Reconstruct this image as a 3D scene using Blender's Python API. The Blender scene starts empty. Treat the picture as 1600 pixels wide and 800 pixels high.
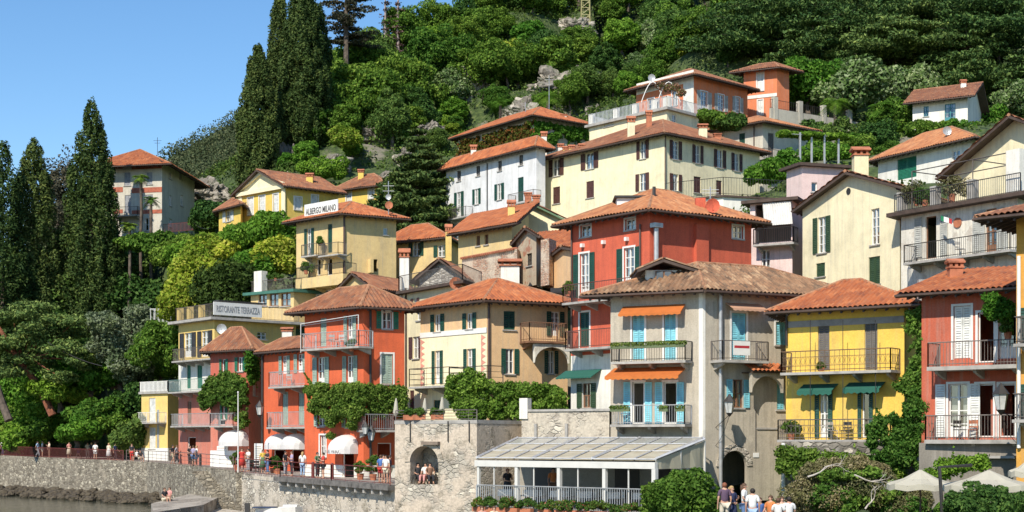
import bpy, bmesh, math, random
import numpy as np
from mathutils import Vector, Matrix, noise
R = math.radians
sc = bpy.context.scene
COL = sc.collection
# ---------------------------------------------------------------- camera
F, HZ, CZ = 2400.0, 690.0, 5.2          # focal length in photo pixels, horizon row, eye height over the lake
cam = bpy.data.cameras.new('camera'); co = bpy.data.objects.new('camera', cam); COL.objects.link(co)
cam.lens = 36*F/1600; cam.sensor_width = 36; cam.shift_y = (HZ-400)/1600
cam.clip_start = .5; cam.clip_end = 9000
co.location = (0, 0, CZ); co.rotation_euler = (R(90), 0, 0); sc.camera = co
# ---------------------------------------------------------------- sky and sun
SUN_AZ, SUN_EL = 24, 43                  # degrees to the left of straight behind the camera, height
w = bpy.data.worlds.new('World'); sc.world = w; w.use_nodes = True
nt = w.node_tree; bg = nt.nodes['Background']
sky = nt.nodes.new('ShaderNodeTexSky'); sky.sky_type = 'NISHITA'; sky.sun_disc = False
sky.sun_elevation = R(SUN_EL); sky.sun_rotation = R(180+SUN_AZ); sky.altitude = 200
sky.air_density = 1.0; sky.dust_density = 0.0; sky.ozone_density = 2.5
hsv = nt.nodes.new('ShaderNodeHueSaturation'); hsv.inputs['Saturation'].default_value = 1.2; nt.links.new(sky.outputs[0], hsv.inputs['Color'])
nt.links.new(hsv.outputs[0], bg.inputs[0]); bg.inputs[1].default_value = .135
sd = bpy.data.lights.new('sun', 'SUN'); sd.energy = 4.9; sd.angle = R(.53); sd.color = (1, .925, .80)
so = bpy.data.objects.new('sun', sd); COL.objects.link(so)
sv = Vector((-math.sin(R(SUN_AZ))*math.cos(R(SUN_EL)), -math.cos(R(SUN_AZ))*math.cos(R(SUN_EL)), math.sin(R(SUN_EL))))
so.rotation_euler = sv.to_track_quat('Z', 'Y').to_euler()
so.location = (-60, -60, 120)
vs = sc.view_settings; vs.view_transform = 'Standard'; vs.look = 'None'; vs.exposure = .28; vs.gamma = 1
sc.cycles.max_bounces = 5; sc.cycles.transparent_max_bounces = 12
rng = random.Random(7); NP = np.random.default_rng(11)
# ---------------------------------------------------------------- materials
MATS = {}
def nodes(name):
    m = bpy.data.materials.new(name); m.use_nodes = True
    n = m.node_tree.nodes; return m, n, m.node_tree.links, n['Principled BSDF']
def N(n, t, **kw):
    x = n.new(t)
    for k, v in kw.items(): setattr(x, k, v)
    return x
def coords(n, l, scale=(1, 1, 1), src='Object'):
    tc = N(n, 'ShaderNodeTexCoord'); mp = N(n, 'ShaderNodeMapping'); mp.inputs['Scale'].default_value = scale
    l.new(tc.outputs[src], mp.inputs[0]); return mp.outputs[0]
def noi(n, l, vec, sc_, det=3, rough=.55):
    t = N(n, 'ShaderNodeTexNoise'); t.inputs['Scale'].default_value = sc_; t.inputs['Detail'].default_value = det
    t.inputs['Roughness'].default_value = rough; l.new(vec, t.inputs['Vector']); return t.outputs[0]
def ramp(n, l, fac, stops):
    r = N(n, 'ShaderNodeValToRGB'); e = r.color_ramp.elements
    while len(e) < len(stops): e.new(.5)
    for k, (p, c) in enumerate(stops):
        e[k].position = p; e[k].color = (*c, 1) if len(c) == 3 else c
    l.new(fac, r.inputs[0]); return r.outputs[0]
def mix(n, l, fac, a, b, mode='MIX'):
    m = N(n, 'ShaderNodeMixRGB', blend_type=mode)
    for i, v in ((0, fac), (1, a), (2, b)):
        if hasattr(v, 'is_output'): l.new(v, m.inputs[i])
        elif i == 0: m.inputs[0].default_value = v
        else: m.inputs[i].default_value = (*v, 1)
    return m.outputs[0]
def bump(n, l, h, strength, dist, b):
    x = N(n, 'ShaderNodeBump'); x.inputs['Strength'].default_value = strength; x.inputs['Distance'].default_value = dist
    l.new(h, x.inputs['Height']); l.new(x.outputs[0], b.inputs['Normal'])
def plain(name, c, rough=.6, metal=0, var=.12, sc_=2.5):
    if name in MATS: return MATS[name]
    m, n, l, b = nodes(name); v = coords(n, l)
    f = noi(n, l, v, sc_, 4)
    dk = tuple(x*(1-var*2) for x in c); lt = tuple(min(1, x*(1+var)) for x in c)
    l.new(ramp(n, l, f, [(.3, dk), (.5, c), (.7, lt)]), b.inputs['Base Color'])
    b.inputs['Roughness'].default_value = rough; b.inputs['Metallic'].default_value = metal
    MATS[name] = m; return m
def plaster(name, c, dirt=.3, stain=(.32, .29, .25), patch=None, pf=.6):
    """limewashed render: cloudy tone, fine grain, rain streaks, patches of bare plaster"""
    if name in MATS: return MATS[name]
    m, n, l, b = nodes(name)
    v = coords(n, l); big = noi(n, l, v, .45, 5, .6); mid = noi(n, l, v, 2.2, 6, .65); fine = noi(n, l, v, 14, 3)
    streak = noi(n, l, coords(n, l, (2.2, 2.2, .16)), 1.6, 5, .65)
    dirt = min(.85, dirt+.08); dk = tuple(x*.74 for x in c); lt = tuple(min(1, x*1.12) for x in c)
    col = ramp(n, l, big, [(.3, dk), (.5, c), (.72, lt)])
    col = mix(n, l, .35, col, ramp(n, l, mid, [(.3, dk), (.5, c), (.7, lt)]))
    sf = ramp(n, l, streak, [(.47, (0, 0, 0)), (.72, (dirt, dirt, dirt))])
    col = mix(n, l, sf, col, stain)
    if patch:
        pm = ramp(n, l, noi(n, l, v, .8, 7, .7), [(pf-.03, (0, 0, 0)), (pf+.02, (1, 1, 1))])
        col = mix(n, l, pm, col, patch)
    col = mix(n, l, .16, col, ramp(n, l, fine, [(.3, (.25, .25, .25)), (.7, (.95, .95, .95))]), 'OVERLAY')
    l.new(col, b.inputs['Base Color']); b.inputs['Roughness'].default_value = .9
    bump(n, l, mix(n, l, .5, mid, fine), .35, .03, b)
    MATS[name] = m; return m
def tilemat(name, c1, c2, c3, weather=.3, wc=(.16, .13, .10)):
    """clay barrel tiles: u runs across the slope, v up it, both in metres"""
    if name in MATS: return MATS[name]
    m, n, l, b = nodes(name)
    tc = N(n, 'ShaderNodeTexCoord'); sp = N(n, 'ShaderNodeSeparateXYZ'); l.new(tc.outputs['UV'], sp.inputs[0])
    def M(op, a, v=None):
        x = N(n, 'ShaderNodeMath', operation=op); l.new(a, x.inputs[0])
        if v is not None: x.inputs[1].default_value = v
        return x.outputs[0]
    uu = M('DIVIDE', sp.outputs[0], .26); vv = M('DIVIDE', sp.outputs[1], .40)
    fu = M('FLOOR', uu); fv = M('FLOOR', vv); fr = M('FRACT', vv)
    cb = N(n, 'ShaderNodeCombineXYZ'); l.new(fu, cb.inputs[0]); l.new(fv, cb.inputs[1])
    wn = N(n, 'ShaderNodeTexWhiteNoise', noise_dimensions='2D'); l.new(cb.outputs[0], wn.inputs['Vector'])
    col = ramp(n, l, wn.outputs[0], [(0, c2), (.3, c1), (.75, c1), (1, c3)])
    col = mix(n, l, .40, col, ramp(n, l, noi(n, l, coords(n, l), .9, 5, .65), [(.35, c2), (.5, c1), (.68, c3)]))
    wf = ramp(n, l, noi(n, l, coords(n, l), 2.6, 8, .75), [(.48, (0, 0, 0)), (.68, (weather,)*3)])
    col = mix(n, l, wf, col, wc)
    l.new(col, b.inputs['Base Color']); b.inputs['Roughness'].default_value = .85
    bump(n, l, fr, .9, -.05, b)
    MATS[name] = m; return m
def stone(name, c1, c2, mortar, size=2.6, mw=.06, plast=None, pf=.5, moss=None, squash=1.6):
    if name in MATS: return MATS[name]
    m, n, l, b = nodes(name)
    v = coords(n, l, (1, 1, squash))
    wob = N(n, 'ShaderNodeVectorMath', operation='MULTIPLY_ADD')
    nn = N(n, 'ShaderNodeTexNoise'); nn.inputs['Scale'].default_value = 3; l.new(v, nn.inputs['Vector'])
    l.new(nn.outputs['Color'], wob.inputs[0]); wob.inputs[1].default_value = (.25,)*3; l.new(v, wob.inputs[2])
    vo = N(n, 'ShaderNodeTexVoronoi'); vo.inputs['Scale'].default_value = size; l.new(wob.outputs[0], vo.inputs['Vector'])
    ve = N(n, 'ShaderNodeTexVoronoi', feature='DISTANCE_TO_EDGE'); ve.inputs['Scale'].default_value = size; l.new(wob.outputs[0], ve.inputs['Vector'])
    wn = N(n, 'ShaderNodeTexWhiteNoise'); l.new(vo.outputs['Color'], wn.inputs['Vector'])
    mid = tuple((a+d)/2 for a, d in zip(c1, c2))
    col = ramp(n, l, wn.outputs[0], [(0, c1), (.4, mid), (.85, c2), (1, tuple(min(1, x*1.5) for x in c2))])
    col = mix(n, l, ramp(n, l, ve.outputs[0], [(mw*.4, (1, 1, 1)), (mw*1.6, (0, 0, 0))]), col, mortar)
    big = noi(n, l, coords(n, l), .5, 8, .65); fine = noi(n, l, coords(n, l), 9, 4)
    h = ramp(n, l, ve.outputs[0], [(0, (0, 0, 0)), (mw*2.5, (1, 1, 1))])
    if plast:
        pm = ramp(n, l, big, [(pf-.05, (0, 0, 0)), (pf+.05, (1, 1, 1))])
        col = mix(n, l, pm, col, plast); h = mix(n, l, pm, h, (.9, .9, .9))
    if moss:
        mm = ramp(n, l, noi(n, l, coords(n, l), 1.1, 9, .75), [(.52, (0, 0, 0)), (.64, (.8, .8, .8))])
        col = mix(n, l, mm, col, moss)
    col = mix(n, l, .3, col, ramp(n, l, fine, [(.3, (.2, .2, .2)), (.7, (.85, .85, .85))]), 'OVERLAY')
    l.new(col, b.inputs['Base Color']); b.inputs['Roughness'].default_value = .92
    bump(n, l, h, .8, .07, b)
    MATS[name] = m; return m
def leafmat(name, c1, c2, c3=None, trans=.25):
    if name in MATS: return MATS[name]
    m, n, l, b = nodes(name)
    g = N(n, 'ShaderNodeNewGeometry'); oi = N(n, 'ShaderNodeObjectInfo')
    col = ramp(n, l, g.outputs['Random Per Island'], [(0, c1), (.55, c2), (1, c3 or tuple(x*1.35 for x in c2))])
    hs = N(n, 'ShaderNodeHueSaturation'); mr = N(n, 'ShaderNodeMapRange')
    l.new(oi.outputs['Random'], mr.inputs[0]); mr.inputs[3].default_value = .475; mr.inputs[4].default_value = .515
    mv = N(n, 'ShaderNodeMapRange'); l.new(oi.outputs['Random'], mv.inputs[0]); mv.inputs[3].default_value = 1.25; mv.inputs[4].default_value = .75
    col = mix(n, l, 1, col, ramp(n, l, noi(n, l, coords(n, l), .55, 2), [(.35, (.62, .70, .62)), (.55, (1, 1, 1)), (.7, (1, 1, .8))]), 'MULTIPLY'); l.new(mr.outputs[0], hs.inputs['Hue']); l.new(mv.outputs[0], hs.inputs['Value']); l.new(col, hs.inputs['Color'])
    l.new(hs.outputs[0], b.inputs['Base Color']); b.inputs['Roughness'].default_value = .7
    b.inputs['Specular IOR Level'].default_value = .12
    tr = N(n, 'ShaderNodeBsdfTranslucent'); ms = N(n, 'ShaderNodeMixShader'); ms.inputs[0].default_value = trans
    l.new(hs.outputs[0], tr.inputs[0]); out = n['Material Output']
    l.new(b.outputs[0], ms.inputs[1]); l.new(tr.outputs[0], ms.inputs[2]); l.new(ms.outputs[0], out.inputs[0])
    MATS[name] = m; return m
def canvas(name, c, t=.45):
    m = plain(name, c, .85, var=.05); n = m.node_tree.nodes; l = m.node_tree.links; b = n['Principled BSDF']; tr = N(n, 'ShaderNodeBsdfTranslucent'); tr.inputs[0].default_value = (*c, 1)
    ms = N(n, 'ShaderNodeMixShader'); ms.inputs[0].default_value = t; l.new(b.outputs[0], ms.inputs[1]); l.new(tr.outputs[0], ms.inputs[2]); l.new(ms.outputs[0], n['Material Output'].inputs[0]); return m
def glassmat():
    m, n, l, b = nodes('window_glass')
    tr = N(n, 'ShaderNodeBsdfTransparent'); tr.inputs[0].default_value = (.75, .8, .8, 1)
    gl = N(n, 'ShaderNodeBsdfGlossy'); gl.inputs['Roughness'].default_value = .04
    lw = N(n, 'ShaderNodeLayerWeight'); lw.inputs[0].default_value = .35
    ad = N(n, 'ShaderNodeMath', operation='ADD'); l.new(lw.outputs['Facing'], ad.inputs[0]); ad.inputs[1].default_value = .12
    ms = N(n, 'ShaderNodeMixShader'); l.new(ad.outputs[0], ms.inputs[0]); l.new(tr.outputs[0], ms.inputs[1]); l.new(gl.outputs[0], ms.inputs[2])
    l.new(ms.outputs[0], n['Material Output'].inputs[0]); return m
GLASS = glassmat()
WHITE = plain('white_paint', (.72, .71, .67), .5, var=.05)
DKMETAL = plain('dark_iron', (.045, .042, .04), .5, .3)
RUSTMETAL = plain('weathered_iron', (.14, .12, .105), .6, .2)
GREYMETAL = plain('galvanised_metal', (.45, .46, .46), .45, .4)
WOODDK = plain('dark_eave_wood', (.075, .05, .038), .8, var=.2)
WOODMID = plain('brown_wood', (.22, .11, .06), .7, var=.2)
CONC = plain('balcony_concrete', (.36, .34, .31), .9, var=.15)
CURT = plain('curtain_cloth', (.62, .6, .56), .9, var=.08)
GREENSH = plain('dark_green_shutter', (.012, .062, .042), .5)
GREEN2 = plain('bright_green_shutter', (.02, .16, .09), .5)
OLIVESH = plain('olive_green_shutter', (.035, .07, .03), .5)
BROWNSH = plain('brown_shutter', (.085, .035, .028), .55)
GREYSH = plain('grey_brown_shutter', (.13, .115, .10), .7)
PALESH = plain('pale_sage_shutter', (.30, .38, .31), .6)
WHITESH = plain('white_shutter', (.66, .66, .62), .6)
TURQ = plain('turquoise_shutter', (.20, .52, .60), .5)
LGREYSH = plain('pale_grey_shutter', (.42, .42, .38), .7)
TERRA = plain('terracotta', (.42, .15, .075), .85, var=.2)
MORTAR = plain('ridge_mortar', (.34, .17, .09), .9, var=.25)
T_OR = tilemat('orange_clay_tiles', (.40, .115, .036), (.21, .055, .022), (.54, .20, .075), .4)
T_ORL = tilemat('light_orange_clay_tiles', (.42, .165, .065), (.27, .09, .04), (.56, .27, .12), .4)
T_BR = tilemat('brown_clay_tiles', (.26, .095, .042), (.12, .048, .026), (.40, .19, .09), .6)
T_OLD = tilemat('old_mottled_tiles', (.27, .145, .075), (.075, .048, .03), (.50, .33, .19), .85, (.06, .05, .038))
BARK = plain('tree_bark', (.11, .085, .065), .95, var=.3)
BARKRED = plain('red_pine_bark', (.24, .085, .045), .95, var=.3)
# ---------------------------------------------------------------- mesh helpers
class MB:
    def __init__(s): s.v = []; s.f = []; s.uv = None
    def add(s, vs_, fs):
        o = len(s.v); s.v += [tuple(p) for p in vs_]; s.f += [tuple(i+o for i in f) for f in fs]; return s
    def hexa(s, p):        # 8 points: bottom ring 0-3, top ring 4-7
        return s.add(p, [(0, 3, 2, 1), (4, 5, 6, 7), (0, 1, 5, 4), (1, 2, 6, 5), (2, 3, 7, 6), (3, 0, 4, 7)])
    def box(s, x0, x1, y0, y1, z0, z1):
        return s.hexa([(x0, y0, z0), (x1, y0, z0), (x1, y1, z0), (x0, y1, z0), (x0, y0, z1), (x1, y0, z1), (x1, y1, z1), (x0, y1, z1)])
    def fbox(s, f, u0, u1, w0, w1, z0, z1):
        return s.hexa([f.P(u0, w0, z0), f.P(u1, w0, z0), f.P(u1, w1, z0), f.P(u0, w1, z0), f.P(u0, w0, z1), f.P(u1, w0, z1), f.P(u1, w1, z1), f.P(u0, w1, z1)])
    def prism(s, ring, vec):
        n = len(ring); vec = Vector(vec); a = [Vector(p) for p in ring]
        return s.add(a+[p+vec for p in a], [tuple(range(n))[::-1], tuple(range(n, 2*n))]+[(i, (i+1) % n, n+(i+1) % n, n+i) for i in range(n)])
    def tube(s, pts, r, n=6, cap=True):
        pts = [Vector(p) for p in pts]; rs = r if isinstance(r, (list, tuple)) else [r]*len(pts)
        o = len(s.v); prev = None
        for i, p in enumerate(pts):
            d = (pts[min(i+1, len(pts)-1)]-pts[max(i-1, 0)]).normalized()
            a = Vector((0, 0, 1)) if abs(d.z) < .9 else Vector((1, 0, 0))
            if prev is not None: a = prev
            x = (a-d*a.dot(d)).normalized(); y = d.cross(x); prev = x
            for k in range(n):
                t = 2*math.pi*k/n; s.v.append(tuple(p+(x*math.cos(t)+y*math.sin(t))*rs[i]))
        for i in range(len(pts)-1):
            for k in range(n):
                k2 = (k+1) % n; s.f.append((o+i*n+k, o+i*n+k2, o+(i+1)*n+k2, o+(i+1)*n+k))
        if cap: s.f.append(tuple(o+k for k in range(n))[::-1]); s.f.append(tuple(o+(len(pts)-1)*n+k for k in range(n)))
        return s
    def ball(s, c, r, n=8, m=5):
        rx, ry, rz = r if isinstance(r, (tuple, list)) else (r, r, r); o = len(s.v)
        for i in range(m+1):
            ph = math.pi*i/m-math.pi/2
            for k in range(n):
                t = 2*math.pi*k/n; s.v.append((c[0]+rx*math.cos(ph)*math.cos(t), c[1]+ry*math.cos(ph)*math.sin(t), c[2]+rz*math.sin(ph)))
        for i in range(m):
            for k in range(n): s.f.append((o+i*n+k, o+i*n+(k+1) % n, o+(i+1)*n+(k+1) % n, o+(i+1)*n+k))
        return s
    def build(s, name, mat, parent=None, smooth=False):
        return mesh_obj(name, s.v, s.f, mat, parent, smooth)
ORG = {}
def mesh_obj(name, v, f, mat, parent=None, smooth=False, uv=None):
    me = bpy.data.meshes.new(name)
    if parent is None:
        if len(v):
            a = np.array([tuple(p) for p in v]); org = Vector((*(a[:, :2].min(0)+a[:, :2].max(0))/2, a[:, 2].min()))
        else: org = Vector((0, 0, 0))
    else: org = ORG[parent.name]
    me.from_pydata([(p[0]-org[0], p[1]-org[1], p[2]-org[2]) for p in v], [], f)
    if smooth: me.polygons.foreach_set('use_smooth', [True]*len(me.polygons))
    if uv is not None:
        ul = me.uv_layers.new(name='UVMap'); idx = np.empty(len(me.loops), dtype=np.int32); me.loops.foreach_get('vertex_index', idx)
        ul.data.foreach_set('uv', np.array(uv, dtype=np.float32)[idx].ravel())
    me.materials.append(mat); me.update()
    o = bpy.data.objects.new(name, me); COL.objects.link(o); ORG[o.name] = org
    if parent is None: o.location = org
    else: o.parent = parent
    return o
def tag(o, label=None, cat=None, group=None, kind=None):
    if label: o['label'] = label
    if cat: o['category'] = cat
    if group: o['group'] = group
    if kind: o['kind'] = kind
    return o
def empty(name, loc, label=None, cat=None, group=None):
    o = bpy.data.objects.new(name, None); COL.objects.link(o); o.location = loc; o.empty_display_size = .5
    ORG[o.name] = Vector(loc); return tag(o, label, cat, group)
def at(px, py, D): return Vector(((px-800)/F*D, D, CZ+(HZ-py)/F*D))
def kids(o): return [c for c in bpy.data.objects if c.parent == o]
KC = {}
def copy_tree(o, parent=None, mats=None):
    c = o.copy(); COL.objects.link(c); c.parent = parent
    if o.name not in KC: KC[o.name] = [k.name for k in kids(o)]
    for k in KC[o.name]: copy_tree(bpy.data.objects[k], c)
    return c
# ---------------------------------------------------------------- wall faces
class Face:
    """vertical plane from ground point A to B; u metres along it, w metres out of it"""
    def __init__(s, A, B):
        s.A = Vector(A); s.B = Vector(B); d = s.B-s.A; s.len = d.length; s.t = d/s.len
        n = Vector((s.t.y, -s.t.x)); mid = (s.A+s.B)/2
        if n.dot(-mid) < 0: n = -n
        s.n = n; s.op = []
    def P(s, u, w, z): q = s.A+s.t*u+s.n*w; return Vector((q.x, q.y, z))
    def hit(s, px, w=0):
        k = Vector(((px-800)/F, 1)); sd_ = (s.A.dot(s.n)+w)/k.dot(s.n); return (k*sd_-s.A).dot(s.t), sd_
    def uz(s, px, py, w=0): u, d = s.hit(px, w); return u, CZ+(HZ-py)/F*d
    def rect(s, x0, y0, x1, y1, w=0):
        u0, _ = s.hit(x0, w); u1, _ = s.hit(x1, w); _, d = s.hit((x0+x1)/2, w)
        z = lambda y: CZ+(HZ-y)/F*d
        return min(u0, u1), max(u0, u1), z(y1), z(y0)
def flat_face(px0, D0, px1, D1): return Face(((px0-800)/F*D0, D0), ((px1-800)/F*D1, D1))
def offset_quad(q, oh):
    c = sum(q, Vector((0, 0)))/4; out = []
    n = len(q); L = []
    for i in range(n):
        a, b = q[i], q[(i+1) % n]; d = (b-a).normalized(); nn = Vector((d.y, -d.x))
        if nn.dot((a+b)/2-c) < 0: nn = -nn
        L.append((a+nn*oh, d))
    for i in range(n):
        (p, d), (p2, d2) = L[i-1], L[i]
        den = d.x*d2.y-d.y*d2.x; t = ((p2.x-p.x)*d2.y-(p2.y-p.y)*d2.x)/den; out.append(p+d*t)
    return out
def tiles(poly, mat, parent, pitch=.26, amp=.085, name='roof'):
    """corrugated sheet of barrel-tile courses filling a sloping convex polygon whose first edge is the eave"""
    V, Fc, UV = [], [], []
    for pg in poly:
        p = [Vector(a) for a in pg]; u = (p[1]-p[0]).normalized(); nn = u.cross(p[2]-p[0]).normalized()
        if nn.z < 0: nn = -nn
        v = nn.cross(u)
        if v.z < 0: v = -v
        q = [((a-p[0]).dot(u), (a-p[0]).dot(v)) for a in p]
        umin = min(a[0] for a in q); umax = max(a[0] for a in q); ns = max(2, int((umax-umin)/pitch))*4
        off = len(V); cnt = 0
        for i in range(ns+1):
            uu = umin+(umax-umin)*i/ns; uu_ = min(max(uu, umin+1e-4), umax-1e-4); ys = []
            for a, b in zip(q, q[1:]+q[:1]):
                if (a[0]-uu_)*(b[0]-uu_) < 0:
                    t = (uu_-a[0])/(b[0]-a[0]); ys.append(a[1]+t*(b[1]-a[1]))
            if len(ys) < 2: ys = [0, 0]
            lo, hi = min(ys), max(ys); h = amp*abs(math.sin(math.pi*(i % 4)/4))+.012
            lo -= .05
            for k in range(3):
                vv = lo+(hi-lo)*k/2; q_ = p[0]+u*uu+v*vv; V.append(q_+nn*(h+.025+.05*noise.noise(q_*.45)+.02*noise.noise(q_*2))); UV.append((uu+off*.01, vv))
            if i:
                for k in range(2):
                    b_ = off+(i-1)*3+k; Fc.append((b_, b_+3, b_+4, b_+1))
    return mesh_obj(name, V, Fc, mat, parent, False, UV)
def roof(parent, quad, ze, apex, kind, mat, oh=.6, wood=WOODDK, ridge=True, th=.16, rafters=True, gut=True):
    q = offset_quad(quad, oh); a = (q[1]-q[0]).length; b = (q[2]-q[1]).length
    P3 = lambda p, z: Vector((p.x, p.y, z)); m = lambda i, j: (q[i]+q[j])/2
    hip = []
    if kind == 'hip':
        if a >= b:
            d = (m(1, 2)-m(3, 0)).normalized(); i_ = min(b/2, a*.5-.01); r0 = m(3, 0)+d*i_; r1 = m(1, 2)-d*i_
            fs = [[0, 1, 'r1', 'r0'], [1, 2, 'r1'], [2, 3, 'r0', 'r1'], [3, 0, 'r0']]
            hp = [(0, 'r0'), (1, 'r1'), (2, 'r1'), (3, 'r0'), ('r0', 'r1')]
        else:
            d = (m(2, 3)-m(0, 1)).normalized(); i_ = min(a/2, b*.5-.01); r0 = m(0, 1)+d*i_; r1 = m(2, 3)-d*i_
            fs = [[0, 1, 'r0'], [1, 2, 'r1', 'r0'], [2, 3, 'r1'], [3, 0, 'r0', 'r1']]
            hp = [(0, 'r0'), (1, 'r0'), (2, 'r1'), (3, 'r1'), ('r0', 'r1')]
    elif kind == 'gL': r0, r1 = m(0, 1), m(2, 3); fs = [[1, 2, 'r1', 'r0'], [3, 0, 'r0', 'r1']]; hp = [('r0', 'r1')]
    elif kind == 'gR': r0, r1 = m(1, 2), m(3, 0); fs = [[0, 1, 'r0', 'r1'], [2, 3, 'r1', 'r0']]; hp = [('r0', 'r1')]
    else:   # mono: low along edge 0-1 (mL) or 1-2 (mR)
        r0 = r1 = q[0]; fs = []; hp = []
    K = {'r0': P3(r0, apex), 'r1': P3(r1, apex)}
    for i in range(4): K[i] = P3(q[i], ze)
    if kind == 'mL': K[2].z = K[3].z = apex; fs = [[0, 1, 2, 3]]
    if kind == 'mR': K[0].z = K[3].z = apex; fs = [[1, 2, 3, 0]]
    polys = [[K[k] for k in f] for f in fs]
    t = tiles(polys, mat, parent)
    e = MB(); dz = Vector((0, 0, -th))
    for pg in polys: e.prism([p+Vector((0, 0, -.006)) for p in pg], dz)
    if rafters:
        for pg in polys:
            d = pg[1]-pg[0]; n_ = int(d.length/.55); up = ((pg[2]+pg[-1])/2-(pg[0]+pg[1])/2); up = up.normalized(); s_ = d.normalized()
            up = (up-s_*up.dot(s_)).normalized()
            for i in range(1, n_):
                p = pg[0]+d*i/n_+up*.04+Vector((0, 0, -th-.004)); w_ = s_*.05; L_ = up*(oh+.1); h = Vector((0, 0, -.12))
                e.hexa([p-w_+h, p+w_+h, p+w_+L_+h, p-w_+L_+h, p-w_, p+w_, p+w_+L_, p-w_+L_])
    e.build('eaves', wood, t)
    if gut:
        g = MB()
        for pg in polys:
            d_ = (pg[1]-pg[0]).normalized(); up = ((pg[2]+pg[-1])/2-(pg[0]+pg[1])/2); out = Vector((-up.x, -up.y, 0)).normalized()*.07
            g.tube([pg[0]+out+Vector((0, 0, -.07)), pg[1]+out+Vector((0, 0, -.07))], .07, 6)
        g.build('gutter', plain('gutter_copper', (.10, .065, .05), .5, .3), t)
    if ridge and hp:
        rm = MB()
        for x, y in hp: rm.tube([K[x]+Vector((0, 0, .03)), K[y]+Vector((0, 0, .03))], .11, 6)
        rm.build('ridge_tiles', MORTAR, t)
    return t, K
LOUV = {}
def shutter_mb(f, u0, u1, w0, z0, z1, hinge=None, ang=0):
    """a louvred leaf in the plane of the wall"""
    m = MB(); t = .04; s_ = min(.07, (u1-u0)*.2)
    m.fbox(f, u0, u0+s_, w0, w0+t, z0, z1); m.fbox(f, u1-s_, u1, w0, w0+t, z0, z1)
    for z in (z0, (z0+z1)/2-.04, z1-.08): m.fbox(f, u0+s_, u1-s_, w0, w0+t*.95, z, z+.08)
    n_ = max(3, int((z1-z0)/.11)); dz = (z1-z0)/n_
    for i in range(n_):
        z = z0+dz*i
        m.add([f.P(u0+s_, w0+.006, z+dz), f.P(u1-s_, w0+.006, z+dz), f.P(u1-s_, w0+t*.9, z+.1*dz), f.P(u0+s_, w0+t*.9, z+.1*dz)], [(0, 1, 2, 3)])
    return m
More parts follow.
